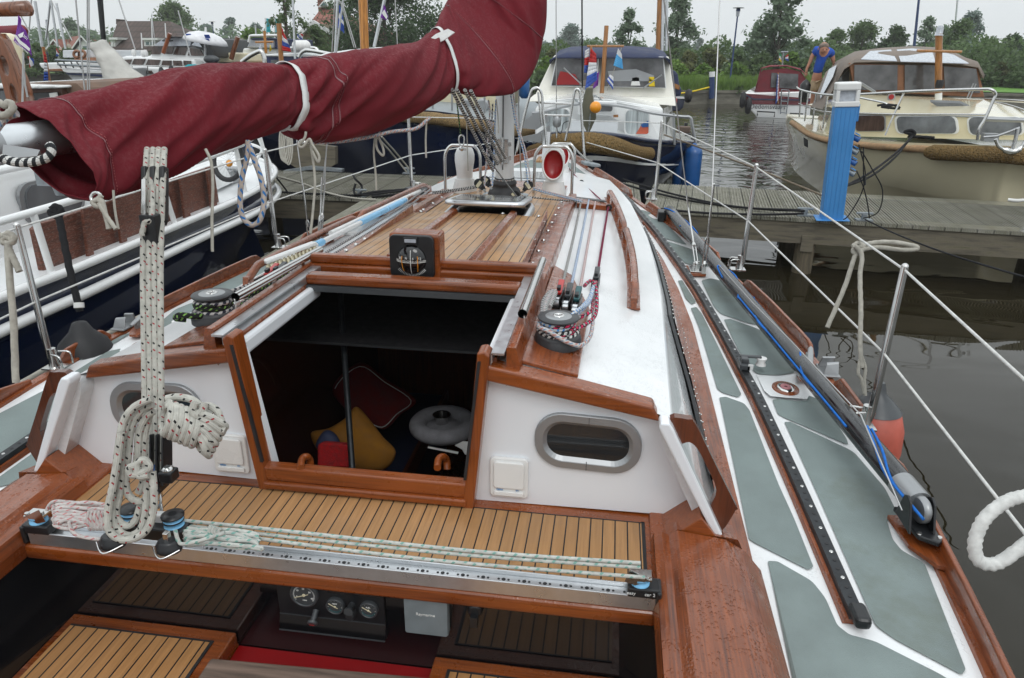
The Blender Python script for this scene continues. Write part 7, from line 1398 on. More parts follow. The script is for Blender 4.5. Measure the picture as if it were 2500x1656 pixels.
body([Q(848, 418), Q(870, 330), Q(893, 245, -.02), Q(903, 190, -.05), Q(848, 172), Q(815, 225), Q(980, 172), Q(1008, 240)], [(0, 1), (1, 2), (2, 3), (3, 4), (4, 5), (3, 6), (6, 7)], [(r_(62), r_(46)), (r_(70), r_(50)), (r_(84), r_(54)), (r_(78), r_(54)), r_(48), r_(40), r_(50), r_(42)], 'tshirt', 'tshirt', mp_)
body([Q(850, 415), Q(835, 470), Q(825, 530), Q(818, 575), Q(872, 470), Q(870, 540, .05), Q(862, 590, .06)], [(0, 1), (1, 2), (2, 3), (0, 4), (4, 5), (5, 6)], [(r_(62), r_(44)), r_(48), r_(43), r_(40), r_(46), r_(42), r_(40)], 'shorts', 'shorts', mp_)
hc = Q(918, 138, -.17); body([hc+V((0, 0, r_(45))), hc+V((0, -.02, 0)), hc+V((0, -.05, -r_(45))), hc+V((0, -.05, -r_(62)))], [(0, 1), (1, 2), (2, 3)], [r_(34), (r_(46), r_(50)), (r_(36), r_(38)), r_(22)], 'skin', 'head', mp_)
body([hc+V((0, -.02, r_(38))), hc+V((0, -.035, r_(8))), hc+V((0, .03, -r_(20)))], [(0, 1), (1, 2)], [(r_(46), r_(48)), (r_(56), r_(54)), r_(44)], 'hair', 'hair', mp_)
nf = MB(); nf.ball(hc+V((0, -.05-r_(46), -r_(35))), r_(9), 8, (1, 1, 1.4))
for s in (-1, 1): nf.ball(hc+V((s*r_(48), 0, -r_(18))), r_(11), 8, (.4, .8, 1.2))
nf.build('nose_and_ears', 'skin', mp_); nf = MB()
for s in (-1, 1): nf.ball(hc+V((s*r_(16), -.04-r_(42), -r_(22))), r_(5), 6)
nf.build('eyes', 'black', mp_)
for cc_, dd in ((Q(748, 398), -1), (Q(1020, 295), 1)):
    hb = MB(); 
    for k in range(5): a = V(((k-2)*r_(6), 0, 0)); hb.tube([cc_+a*.6+V((0, 0, r_(4))), cc_+a+V((0, -.01, -r_(14+(k % 3)*3))), cc_+a*1.1+V((0, .0, -r_(24-abs(k-2)*4)))], [r_(5.5), r_(5), r_(3.5)], 6)
    hb.ball(cc_, r_(15), 8, (1, .5, 1.1)); hb.build('hand', 'skin', mp_)
cb_(MB().lathe(Q(735, 560, -.3), [(.07, -.22), (.1, -.12), (.1, .1), (.06, .16), (.01, .2)], seg=14), 'outboard_motor', 'black')
# ================================================================ maroon cabin boat at the quay
MBt = thing('cabin_boat', (6.7, 30, 0), 'small white and maroon cabin boat with a maroon canopy seen from astern', 'boat'); my = 29.0
mq = lambda l, dy=0: [P(*z6(x, y), y=my+dy) for x, y in l]
mbb = lambda mb, n, m, **k: mb.build(n, m, MBt, **k)
L0 = mq([(140, 580), (160, 620), (230, 650), (650, 660), (790, 640), (800, 600)]); 
hullp = mq([(142, 585), (150, 610), (215, 760), (250, 800), (270, 830), (780, 850), (800, 610), (790, 570)]); mbb(MB().prism(hullp, (1.1, 4.5, 0)), 'hull', 'enamel', bev=.04)
mbb(MB().prism(mq([(140, 590), (800, 640), (800, 705), (230, 695), (152, 640)], -.03), (0, .05, 0)), 'maroon_band', 'maroonp'); mbb(MB().prism(mq([(138, 585), (240, 640), (800, 652), (800, 662), (238, 652), (138, 600)], -.06), (0, .05, 0)), 'navy_strip', 'navyc')
mbb(MB().prism(mq([(145, 590), (200, 555), (250, 575), (790, 575), (800, 655), (240, 645)], .1), (.8, 3.5, 0)), 'coaming', 'enamel', bev=.03)
mbb(MB().loft([mq(l, d) for l, d in (([(250, 575), (285, 470), (310, 350), (400, 330), (560, 325), (700, 365), (745, 420), (765, 580)], 0), ([(255, 560), (300, 380), (320, 340), (400, 318), (560, 318), (690, 350), (740, 400), (765, 570)], .3), ([(250, 570), (300, 380), (320, 345), (400, 325), (560, 325), (690, 355), (740, 400), (765, 570)], 2.5))], False, smooth=True), 'canopy', 'maroonc', solid=.02)
mbb(MB().prism(mq([(255, 575), (300, 400), (330, 365), (560, 345), (700, 380), (740, 440), (762, 580)], .06), (0, .04, 0)), 'canopy_back', 'maroonc'); mbb(MB().prism(mq([(402, 530), (412, 390), (672, 402), (668, 550)], .02), (0, .02, 0)), 'rear_window', 'clearvinyl2' if 'clearvinyl2' in MT else 'tintglass')
text('Oedemsvaart', .24, 'dgrey', P(*z6(372, 720), y=my-.03), (1, 0, 0), (0, 0, 1), MBt)
ld = MB().tube(mq([(510, 555), (500, 790)], -.15), .02, 6).tube(mq([(585, 560), (555, 795)], -.15), .02, 6)
for y in (555, 610, 665, 715, 775): ld.tube(mq([(506, y), (580-(y-555)*.1, y+4)], -.15), .016, 6)
mbb(ld, 'swim_ladder', 'galv'); mbb(MB().tube(mq([(275, 805), (272, 765), (445, 775), (438, 820)], -.15), .025, 6).tube(mq([(590, 785), (720, 790)], -.15), .025, 6), 'bathing_step', 'black')
for i, (x, y) in enumerate(((135, 650), (188, 710))): tag(MB().lathe(P(*z6(x, y), y=my-.3), [(.03, -.3), (.1, -.24), (.12, 0), (.1, .2), (.03, .28)], seg=14).build('fender', 'rubber'), ('far', 'near')[i]+' black fender hanging from the port side of the maroon boat', 'fender')
mbb(MB().tube(mq([(515, 330), (530, 185)], 1), .03, 6).tube(mq([(505, 188), (575, 188)], 1), .03, 6), 'signal_mast', 'galv')
fp_ = mbb(MB().tube(mq([(475, 390), (478, 690)], -.1), .025, 6), 'flagstaff', 'lav')
flag([z6(470, 400), z6(485, 420), z6(488, 640), z6(450, 700)], my-.15, ['f_blue', 'f_white', 'f_red'], 'furled Dutch flag hanging at the stern of the maroon boat', vert=True)
flag([z6(492, 195), z6(510, 225), z6(508, 290), z6(484, 270)], my+.9, ['f_green', 'f_white', 'f_yel'], 'small green, white and yellow pennant above the maroon boat'); flag([z6(548, 230), z6(575, 205), z6(578, 280), z6(545, 262)], my+.9, ['f_red', 'f_white', 'f_blue'], 'small red white and blue pennant above the maroon boat')
# small navy sloop behind the middle cruiser
NS = thing('small_sloop', (2.5, 27, 0), 'small navy boat with a navy spray hood behind the right edge of the white cruiser', 'boat'); h3 = lambda x, y: ((1250+x*650/2367)/K_, (y*650/2367)/K_)
def nq(l, d=0): return [P(*h3(x, y), y=24+d) for x, y in l]
MB().prism(nq([(1400, 850), (1545, 860), (1520, 960), (1490, 990), (1400, 990)]), (0, 3.5, 0)).build('hull', 'navy', NS, bev=.04); MB().prism(nq([(1400, 860), (1548, 868), (1546, 880), (1400, 874)], -.03), (0, .05, 0)).build('rail', 'enamel', NS); MB().prism(nq([(1405, 640), (1440, 620), (1475, 660), (1490, 760), (1510, 800), (1500, 860), (1405, 850)], .3), (0, 2, 0)).build('spray_hood', 'navyc', NS, bev=.1); MB().prism(nq([(1425, 735), (1490, 760), (1488, 800), (1430, 780)], .2), (0, .05, 0)).build('nameboard', 'lav', NS)
tag(MB().lathe(P(*h3(1568, 855), y=23.5), [(.03, -.2), (.1, -.15), (.12, 0), (.1, .15), (.03, .2)], seg=14).build('fender', 'rubber'), 'black fender hanging at the bow of the small navy sloop', 'fender'); tag(MB().tube([P(*h3(1438+16*cos(R(a)), 898+24*sin(R(a))), y=23.2) for a in range(0, 360, 24)], .05, 8, closed=True).build('lifebuoy', 'red'), 'red ring on the side of the small navy sloop', 'lifebuoy')
# ================================================================ ground, quay, vegetation
MT['grass'] = plain('meadow_grass', (.065, .125, .02), .9, var=.35, vs=.6, bs=8, bstr=.5, bd=.05); MT['lawn'] = plain('mown_lawn', (.09, .22, .02), .9, var=.2, vs=1, bs=30, bstr=.4); MT['quay'] = plain('concrete_quay', (.16, .15, .12), .85, var=.3, vs=1.5, vstretch=(1, 1, 4), bs=12, bstr=.5, dirt=((.05, .05, .03), .8, 1.2))
shore = [(-270, 120), (-120, 75), (-60, 56), (-35, 42), (-22, 39), (-6, 39), (1.5, 37), (4, 36), (7.2, 37.5), (12, 40), (17, 39), (40, 36), (90, 33), (215, 30)]
mb = MB(); mb.loft([[V((x, y, .55)), V((x*1.02, y+5, .6)), V((x*1.5, y+60, .7)), V((x*1.2, 300, .7))] for x, y in shore], False); tag(mb.build('ground', 'grass'), kind='structure')
tag(MB().loft([[V((x, y-.01, -.5)), V((x, y-.01, .5)), V((x, y-.06, .5)), V((x, y-.06, .62)), V((x, y+.3, .62))] for x, y in shore], False, smooth=False).build('quay_wall', 'quay'), 'low weathered concrete quay wall along the far bank', 'wall')
tag(MB().add([(13, 39.95, .66), (40, 36.5, .66), (60, 60, .75), (16, 60, .75)], [(0, 1, 2, 3)]).build('lawn', 'lawn'), kind='structure')
def leafmat(name, c1, c2, tr=.25):
    m, t, b, o = newm(name); setp(b, .6, 0, 0, .3); n = noise(t, coord(t), .9, 3); n2 = N(t, 'ShaderNodeNewGeometry')
    c = mixc(t, remap(t, n, .35, .65, 0, 1), c1, c2); c = mixc(t, remap(t, n2.outputs['Random Per Island'], 0, 1, 0, .5), c, tuple(q*1.7 for q in c2)); L(t, c, b.inputs['Base Color'])
    tl = N(t, 'ShaderNodeBsdfTranslucent'); L(t, c, tl.inputs[0]); mx_ = N(t, 'ShaderNodeMixShader'); mx_.inputs[0].default_value = tr; L(t, b.outputs[0], mx_.inputs[1]); L(t, tl.outputs[0], mx_.inputs[2]); L(t, mx_.outputs[0], o.inputs[0]); MT[name] = m
leafmat('leaf_dark', (.03, .06, .025), (.06, .1, .04), .35); leafmat('leaf_mid', (.07, .115, .045), (.115, .17, .07), .45); leafmat('leaf_grey', (.11, .16, .1), (.17, .23, .15), .5); leafmat('leaf_bright', (.07, .14, .025), (.13, .21, .04), .35); leafmat('leaf_hazed', (.11, .155, .135), (.15, .2, .17), .4); leafmat('leaf_olive', (.08, .1, .035), (.14, .15, .06), .35); MT['bark'] = plain('tree_bark', (.08, .065, .05), .9, var=.3, vs=10)  # leaves of far trees have pale blue distance haze mixed into their colour
def tree(x, y, H, w, m, lab, name='tree', base=.55, n=2600, leaf=.14, sparse=0, top=.5, droop=0, seed=0, trunk=True, crown0=.25, clump=16, group=None):
    rn = random.Random(seed or int(x*77+y*13)); t = thing(name, (x, y, base), lab, 'bush' if name == 'bush' else 'tree', group)
    lobes = []
    for i in range(clump):
        zf = crown0+(1-crown0)*(rn.random()**.8*.97 if i > 2 else .99-.03*i); prof = math.sin(pi*min(1, max(.06, ((zf-crown0)/(1-crown0))**top)))**.7; a = rn.random()*2*pi; rr_ = w*.5*prof*rn.uniform(.2, .9)
        lobes.append((V((x+rr_*cos(a), y+rr_*sin(a), base+H*zf)), w*rn.uniform(.1, .21)*(1-.3*sparse)*(.55+.45*prof)))
    if trunk:
        tb_ = MB().tube(smooth([V((x, y, base-.2)), V((x+.05*w*rn.uniform(-1, 1), y, base+H*.35)), V((x+.06*w*rn.uniform(-1, 1), y, base+H*.7)), V((x, y, base+H*.95))], 4), [max(.012, H*.022*(1-i/14)) for i in range(13)], 7)
        for c, r in lobes[:10]:
            s0 = V((x, y, base+(c.z-base)*.62)); tb_.tube(smooth([s0, s0.lerp(c, .5)+V((0, 0, -.04*w)), c], 3), [H*.008, H*.007, H*.006, H*.005, H*.004, H*.003, H*.002], 5)
        tb_.build('trunk', 'bark', t)
    mb = MB(); k = max(1, n//len(lobes))
    for c, r in lobes:
        for j in range(k):
            d = V((rn.gauss(0, 1), rn.gauss(0, 1), rn.gauss(0, 1))); d.normalize(); q = c+V((d.x*r, d.y*r, d.z*r*.85))*min(1.7, abs(rn.gauss(0, .75))+.15); q.z -= droop*r*rn.random(); s = leaf*rn.uniform(.6, 1.4)
            u = V((rn.gauss(0, 1), rn.gauss(0, 1), rn.gauss(0, .7))).normalized(); v = u.cross(V((rn.gauss(0, 1), rn.gauss(0, 1), rn.gauss(0, 1)))).normalized()
            mb.add([q-u*s-v*s*.25, q-v*s*.5, q+u*s, q+v*s*.5], [(0, 1, 2, 3)])
    mb.build('crown', m, t); return t
def tp(u, top_, w, d, m, lab, name='tree', **k):
    "tree placed by its photo column, the height of its top, its width in the photo and its distance"
    p = P(u, 150, y=d); z1 = P(u, top_, y=d).z; dist = (p-CP).dot(CF); return tree(p.x, d, z1-.55, w*K_/FPX*dist, m, lab, name, leaf=k.pop('leaf', .0032*dist**.92), n=int(k.pop('n', 2600)*1.5), **k)
tp(905, -95, 330, 42, 'leaf_dark', 'large dark green tree filling the sky behind the boom cover', n=15000, clump=46, crown0=.12)
tp(672, -60, 105, 33, 'leaf_mid', 'tall slender larch like tree left of the dutch farmhouse', n=2200, sparse=1, clump=40, crown0=.15, droop=.8, leaf=.07)
tp(735, 66, 90, 34, 'leaf_mid', 'leafy young tree in front of the brick gable', n=1600, clump=12, crown0=.1)
tp(418, 17, 140, 72, 'leaf_bright2' if 'leaf_bright2' in MT else 'leaf_mid', 'rounded green tree behind the brown roofed house', n=7000, clump=30, crown0=.1)
tp(182, 52, 80, 85, 'leaf_grey', 'pale grey green poplar behind the white gabled houses', n=2600, clump=14, crown0=.1); tp(225, 80, 70, 88, 'leaf_hazed', 'lower grey green tree right of the poplar behind the houses', n=1800, clump=10, crown0=.1)
tp(545, 48, 60, 110, 'leaf_hazed', 'hazy round tree far behind the blue lamp post', n=1800, clump=9, crown0=.05); tp(490, 65, 70, 120, 'leaf_hazed', 'far hazy tree left of the blue lamp post', n=1500, clump=9, crown0=.05); tp(600, 62, 70, 90, 'leaf_hazed', 'far pale tree under the turquoise banners', n=1500, clump=9, crown0=.05)
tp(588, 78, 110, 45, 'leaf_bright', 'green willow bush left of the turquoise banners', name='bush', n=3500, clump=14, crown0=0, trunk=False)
tp(1318, 66, 105, 130, 'leaf_hazed', 'hazy blue green tree clump right of the sail cover', n=5000, clump=22, crown0=.0)
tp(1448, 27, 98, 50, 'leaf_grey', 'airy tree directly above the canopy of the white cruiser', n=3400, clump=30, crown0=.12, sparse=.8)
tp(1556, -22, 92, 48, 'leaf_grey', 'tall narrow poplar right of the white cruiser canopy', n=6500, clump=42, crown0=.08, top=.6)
tp(1612, 92, 42, 170, 'leaf_hazed', 'small far blue tree right of the tall poplar', n=1300, clump=8, crown0=0); tp(1668, 104, 34, 180, 'leaf_hazed', 'tiny far tree left of the right hand lamp post', n=900, clump=7, crown0=0)
tp(1788, -70, 150, 45, 'leaf_grey', 'tall feathery willow left of the man in blue', n=7000, clump=60, crown0=.12, sparse=1, leaf=.13)
for u, top_, w, d, m, lab, nn in ((1925, 76, 100, 60, 'leaf_mid', 'round green tree just behind the man in blue', 3500), (1985, 60, 120, 62, 'leaf_mid', 'broad green tree above the left half of the taupe canopy', 5000), (2060, 70, 100, 60, 'leaf_dark', 'dark green tree above the middle of the taupe canopy', 4000), (2128, 45, 70, 66, 'leaf_grey', 'pale pointed tree in the middle of the right hand treeline', 3000), (2165, 68, 80, 60, 'leaf_grey', 'pale green tree left of the tall blue pole top', 3000), (2222, 36, 100, 70, 'leaf_hazed', 'tall hazy tree near the right of the treeline', 4500), (2205, 58, 110, 55, 'leaf_mid', 'mid green tree below the tall hazy one on the right', 5000), (2275, 96, 90, 52, 'leaf_mid', 'green tree right of the signal mast of the cream cruiser', 3500), (2330, 88, 90, 58, 'leaf_dark', 'dark tree near the right edge', 3500), (2375, 90, 80, 54, 'leaf_dark', 'dark tree cut by the right edge', 3000), (1860, 118, 50, 90, 'leaf_hazed', 'small far tree between the willow and the man in blue', 1200), (2405, 100, 90, 50, 'leaf_mid', 'green tree outside the right edge', 1500)):
    tp(u, top_, w, d, m, lab, n=nn, clump=20, crown0=.02)
bs_ = [(1590, 128, 70, 43, 'leaf_olive'), (1640, 120, 80, 44, 'leaf_olive'), (1700, 126, 80, 44, 'leaf_mid'), (1760, 130, 80, 44, 'leaf_mid'), (1830, 130, 70, 42, 'leaf_bright'), (1560, 150, 80, 40, 'leaf_bright'), (1630, 160, 90, 39, 'leaf_bright'), (1700, 158, 90, 39.5, 'leaf_bright'), (1760, 160, 70, 40, 'leaf_mid'), (1278, 120, 60, 45, 'leaf_olive'), (1265, 140, 60, 41, 'leaf_bright'), (1860, 145, 80, 42, 'leaf_mid'), (1920, 150, 80, 44, 'leaf_mid'), (2275, 160, 90, 46, 'leaf_mid'), (2320, 152, 80, 47, 'leaf_olive'), (2360, 158, 80, 45, 'leaf_mid'), (2400, 165, 80, 44, 'leaf_mid'), (1575, 190, 60, 38.2, 'leaf_mid'), (1640, 190, 70, 37.4, 'leaf_mid'), (1710, 192, 70, 37.8, 'leaf_mid'), (1770, 190, 60, 38.5, 'leaf_mid'), (1250, 170, 60, 38.5, 'leaf_mid')]
pos = ['behind the white cruiser wheelhouse', 'right of the tall poplar', 'left of the right lamp post', 'under the feathery willow', 'right of the willow', 'low at the cruiser edge', 'on the bank beyond the open water', 'round the foot of the lamp post', 'left of the maroon boat', 'right of the sail cover at the skyline', 'lower right of the sail cover', 'above the maroon boat canopy', 'behind the legs of the man', 'right of the cream cruiser windscreen', 'at the right beyond the lawn', 'in the right corner of the bank', 'past the right edge', 'hanging over the quay by the sloop', 'hanging over the quay in the middle', 'hanging over the quay at the lamp post', 'hanging over the quay by the maroon boat', 'over the quay beside the sail cover']
for i, (u, t_, w, d, m) in enumerate(bs_): tp(u, t_, w, d, m, 'green bush '+pos[i], name='bush', n=2300, clump=12, crown0=0, trunk=False, leaf=.13, seed=500+i)
# reeds and rough growth on the bank, far wood on the horizon
rn = random.Random(9); mb = MB()
for i in range(16000):
    x = rn.uniform(-3, 16); y = lerp([(-6, 39), (1.5, 37), (4, 36), (7.2, 37.5), (12, 40), (17, 39)], x)+.1+rn.random()**1.5*5; h = rn.uniform(.25, .75); a = rn.uniform(-.25, .25); w = rn.uniform(.025, .06); mb.add([(x-w, y, .6), (x+w, y, .6), (x+a, y+rn.uniform(-.2, .2), .6+h)], [(0, 1, 2)])
tag(mb.build('reeds', 'leaf_bright'), 'tall rough grass and reeds covering the bank behind the quay', 'undergrowth', kind='stuff')
mb = MB()
for i in range(26000):
    a = rn.uniform(-1.15, 1.25); d = rn.uniform(170, 240); x = .6+d*math.tan(a*.75); hh = 3.6+2.4*mnoise.noise(V((x*.03, 1, 2)))+1.6*mnoise.noise(V((x*.11, 4, 2))); z = .6+max(1, hh)*rn.random()**.6; s = rn.uniform(.4, .95); u = V((rn.gauss(0, 1), rn.gauss(0, 1), rn.gauss(0, 1))).normalized(); v = u.cross(V((rn.gauss(0, 1), rn.gauss(0, 1), 1))).normalized(); c = V((x, d, z)); mb.add([c-u*s, c-v*s*.6, c+u*s, c+v*s*.6], [(0, 1, 2, 3)])
tag(mb.build('far_wood', 'leaf_hazed'), 'hazy line of far woodland along the horizon', 'wood', kind='stuff')
rn = random.Random(5)
for nm, xa, xb, ya, h0, n_, m in (('right', -7, 46, 47, 2.0, 15000, 'leaf_mid'), ('left', -75, -14, 66, 3.0, 7000, 'leaf_grey')):
    mb = MB()
    for i in range(n_):
        x = rn.uniform(xa, xb); hh = h0+1.3*mnoise.noise(V((x*.22, 1, 2)))+.8*mnoise.noise(V((x*.7, 4, 2))); z = .6+max(.5, hh)*rn.random()**.6; s = rn.uniform(.09, .2)*ya/50; u = V((rn.gauss(0, 1), rn.gauss(0, 1), rn.gauss(0, 1))).normalized(); v = u.cross(V((rn.gauss(0, 1), rn.gauss(0, 1), 1))).normalized(); c = V((x, ya+rn.uniform(-1.5, 1.5), z)); mb.add([c-u*s, c-v*s*.6, c+u*s, c+v*s*.6], [(0, 1, 2, 3)])
    tag(mb.build('shrub_belt', m), 'continuous belt of shrubs behind the bank on the '+nm, 'shrubs', kind='stuff')
# hedge left
for i, (u, t_, w, d) in enumerate(((95, 108, 60, 40), (130, 112, 60, 41), (165, 118, 60, 40), (205, 120, 60, 42), (60, 120, 60, 38))): tp(u, t_, w, d, 'leaf_mid', 'dark hedge conifer behind the moored boats, '+('first from the flag', 'second from the flag', 'under the small gable', 'under the white gable', 'behind the purple flag')[i], name='bush', n=1800, clump=10, crown0=0, trunk=False, leaf=.12)
# ---- lamp posts
def lamp(u, ytop, ybase, d, lab, top=True):
    a = P(u[1], ybase, y=d); b_ = P(u[0], ytop, y=d); s = (b_-a).length/4.2; t = thing('street_lamp', (a.x, a.y, .6), lab, 'street lamp')
    MB().tube([(a.x, a.y, .55), V((a.x, a.y, b_.z-.5*s))], [.06*s, .045*s], 10).build('pole', 'lampblue', t)
    z = b_.z; MB().lathe((a.x, a.y, z), [(.09*s, -.5*s), (.1*s, -.42*s), (.11*s, -.2*s)], seg=12).build('lamp_glass', 'clearvinyl', t); MB().lathe((a.x, a.y, z), [(.13*s, -.22*s), (.12*s, -.08*s), (.04*s, -.05*s)], seg=12).build('lamp_housing', 'lampblue', t); MB().lathe((a.x, a.y, z), [(.34*s, -.05*s), (.32*s, -.02*s), (.05*s, 0)], seg=18).build('lamp_hat', 'dgrey', t)
MT['lampblue'] = plain('dark_blue_lamp_paint', (.015, .04, .13), .4)
lamp((1697, 1687), 17, 190, 38.5, 'dark blue lamp post with a flat disc hat on the bank beyond the open water'); lamp((497, 503), 50, 150, 44, 'dark blue lamp post with a flat disc hat behind the white parasol')
tag(MB().tube([P(2113, 108, y=45), P(2130, -60, y=45)], [.08, .05], 10).build('blue_pole', 'lampblue'), 'tall dark blue pole rising behind the taupe canopy', 'pole')
bp_ = thing('mooring_post', P(1646, 222, y=36.2), 'dark blue mooring post with white cap on the quay', 'post'); MB().tube([P(1645, 228, y=36.3), P(1646, 172, y=36.3)], .13, 10).build('post', 'lampblue', bp_); MB().tube([P(1646, 178, y=36.3), P(1646, 166, y=36.3)], .14, 10).build('cap', 'enamel', bp_)
tag(MB().tube(smooth(PX([(1560, 218), (1600, 212), (1640, 202)], y=35.9), 4), .035, 6).build('mooring_line', 'f_yel'), 'yellow rope from the sloop to the blue mooring post', 'rope')
# ---- flags on the middle cruiser
flag([(1366, 112), (1378, 125), (1380, 185), (1352, 208)], 12.15, ['f_red', 'f_white', 'f_blue'], 'Dutch flag with a purple pennant hanging from the cruiser flagstaff', vert=False)
flag([(1352, 118), (1362, 112), (1360, 170), (1350, 168)], 12.25, ['f_white', 'f_red', 'f_blue'], 'narrow white, red and blue flag left of the Dutch flag'); flag([(1378, 172), (1385, 165), (1382, 198), (1370, 206)], 12.3, ['f_pur'], 'small purple pennant behind the Dutch flag')
flag([(1429, 112), (1437, 125), (1440, 160), (1418, 152)], 12.3, ['f_white', 'f_lb', 'f_lb'], 'light blue and white pennant under the right crosstree of the cruiser'); flag([(1410, 172), (1418, 178), (1417, 208), (1402, 186)], 12.2, ['f_white', 'f_blue', 'f_white', 'f_blue'], 'small blue and white striped pennant below the light blue one')
tag(MB().tube([P(1437, 110, y=12.35), P(1403, 210, y=12.35)], .006, 5).build('flag_halyard', 'r_old'), 'thin flag halyard carrying the two blue pennants', 'rope')
# far yacht masts behind the cruiser
for u0, u1, r, m, lab in ((1520, 1528, .05, 'lav', 'brown wooden mast standing behind the white cruiser'), (1530, 1534, .04, 'alu', 'first grey mast beside the wooden one'), (1540, 1543, .03, 'alu', 'second grey mast beside the wooden one')): tag(MB().tube([P(u0+(0 if m == 'alu' else 1), 118, y=16), P(u1, -80, y=16)], r, 8).build('yacht_mast', m), lab, 'mast')
tag(MB().tube([P(2208, 62, y=90), P(2214, -5, y=90)], .1, 6).build('yacht_mast', 'alu'), 'thin far mast rising behind the hazy tree on the right', 'mast')
# ================================================================ houses across the harbour on the left
MT['rooftile'] = plain('brown_roof_tiles', (.085, .06, .05), .8, var=.2, vs=3, vstretch=(3, 3, 12), bs=18, bstr=.4, bd=.03); MT['redtile'] = plain('red_roof_tiles', (.25, .09, .06), .8, var=.2, vs=3, bs=14, bstr=.4, bd=.03); MT['render'] = plain('pale_render', (.5, .48, .42), .8, var=.06); MT['whitewall'] = plain('white_wall', (.66, .67, .66), .7, var=.05); MT['thatch'] = plain('thatch', (.22, .18, .1), .95, var=.25, vs=5, bs=30, bstr=.6)
def tilemat(name, c1, pitch):
    m, t, b, o = newm(name); setp(b, .75, 0, 0, .3); c = coord(t); br = N(t, 'ShaderNodeTexBrick', i_Scale=1.0); br.offset = 0; mp = N(t, 'ShaderNodeMapping'); mp.inputs['Rotation'].default_value = (R(90), 0, 0); L(t, c, mp.inputs[0]); L(t, mp.outputs[0], br.inputs[0])
    br.inputs['Brick Width'].default_value = pitch*.9; br.inputs['Row Height'].default_value = pitch; br.inputs['Mortar Size'].default_value = pitch*.09; br.inputs['Color1'].default_value = (*c1, 1); br.inputs['Color2'].default_value = (*[q*.75 for q in c1], 1); br.inputs['Mortar'].default_value = (*[q*.35 for q in c1], 1)
    L(t, mixc(t, remap(t, noise(t, c, .6, 4), .35, .65, 0, .4), br.outputs[0], tuple(q*.6 for q in c1)), b.inputs['Base Color']); bump(t, b, br.outputs['Fac'], .5, -.03); MT[name] = m
tilemat('dark_pantiles', (.10, .07, .06), .42); tilemat('red_pantiles', (.3, .13, .1), .36); tilemat('brown_brick', (.2, .16, .09), .12)
def PY(pts, y): return [P(u, v, y=y) for u, v in pts]
hA = thing('house', P(340, 120, y=58), 'house with a big dark brown hipped roof and a small white dormer', 'house')
def roofp(front, back_dy, m, parent, name='roof'):
    "front: eave-left, ridge-left, ridge-right, eave-right; sloped roof plane and its mirror"
    return None
e0, e1 = P(250, 118, y=55), P(432, 118, y=55); r0, r1 = P(272, 49, y=59), P(392, 49, y=59)
bk0, bk1 = V((e0.x, 63, e0.z)), V((e1.x, 63, e1.z)); MB().add([e0, e1, r1, r0, bk0, bk1], [(0, 1, 2, 3), (1, 5, 2), (0, 3, 4), (3, 2, 5, 4)], smooth=False).build('roof', 'dark_pantiles', hA)
MB().bx(e0.x+.4, e1.x-.4, 55.4, 62.6, .6, e0.z).build('wall', 'render', hA)
def dormer(u0, v0, u1, v1, y, parent, flat=True):
    d = MB().prism(PY([(u0, v0), (u1, v0), (u1, v1), (u0, v1)], y), (0, 2.5, 0)).build('dormer', 'whitewall', parent); MB().prism(PY([(u0-5, v0-5), (u1+5, v0-5), (u1+5, v0), (u0-5, v0)], y-.2), (0, 2.8, 0)).build('dormer_roof', 'whitewall', d); MB().prism(PY([(u0+4, v0+4), (u1-4, v0+4), (u1-4, v1-3), (u0+4, v1-3)], y-.04), (0, .03, 0)).build('window', 'tealglass', d); MB().prism(PY([((u0+u1)/2-1, v0+4), ((u0+u1)/2+1, v0+4), ((u0+u1)/2+1, v1-3), ((u0+u1)/2-1, v1-3)], y-.07), (0, .03, 0)).build('window_bar', 'whitewall', d)
MT['tealglass'] = plain('greenish_window', (.06, .12, .12), .2, coat=.5)
dormer(333, 93, 359, 107, 55.6, hA); dormer(256, 92, 266, 108, 55.5, hA)
MB().prism(PY([(268, 44), (277, 45), (277, 56), (268, 56)], 59), (0, .9, 0)).build('chimney', 'dark_pantiles', hA); MB().prism(PY([(276, 118), (335, 120), (335, 128), (276, 126)], 54.9), (0, .3, 0)).build('gutter_board', 'whitewall', hA)
def gable(uL, uR, vE, uA, vA, y, depth, wall, rf, lab, dx=0, over=2.0, vb=130):
    h = thing('house', P(uA, vb, y=y), lab, 'house'); L_, R_, A_, = P(uL, vE, y=y), P(uR, vE, y=y), P(uA, vA, y=y); bl, br_ = V((L_.x, y, .6)), V((R_.x, y, .6)); off = V((dx, depth, 0))
    MB().prism([bl, br_, R_, A_, L_], off).build('wall', wall, h)
    n1 = .12; up = V((0, -.25, .1)); 
    for S_ in (L_, R_): e = S_+(S_-A_)*.12; MB().prism([A_+up, e+up, e+up+V((0, 0, n1)), A_+up+V((0, 0, n1))], off*1.02).build('roof', rf, h); MB().prism([A_+up+V((0, -.06, 0)), e+up+V((0, -.06, 0)), e+up+V((0, -.06, n1*1.2)), A_+up+V((0, -.06, n1*1.2))], (0, .05, 0)).build('barge_board', 'whitewall', h)
    return h
hB = gable(168, 226, 124, 193, 89, 60, 9, 'whitewall', 'redtile', 'white gabled cottage with red roof left of the black mast', dx=-8)
MB().prism(PY([(191, 107), (200, 107), (200, 116), (191, 116)], 59.95), (0, .03, 0)).build('window', 'tealglass', hB)
hC = gable(110, 152, 122, 129, 97, 64, 8, 'whitewall', 'redtile', 'smaller white gabled cottage at the far left', dx=3); MB().prism(PY([(126, 108), (135, 108), (135, 116), (126, 116)], 63.95), (0, .03, 0)).build('window', 'tealglass', hC)
hC2 = gable(205, 232, 110, 216, 98, 66, 8, 'whitewall', 'redtile', 'third small white gable half hidden behind the cottage', dx=4)
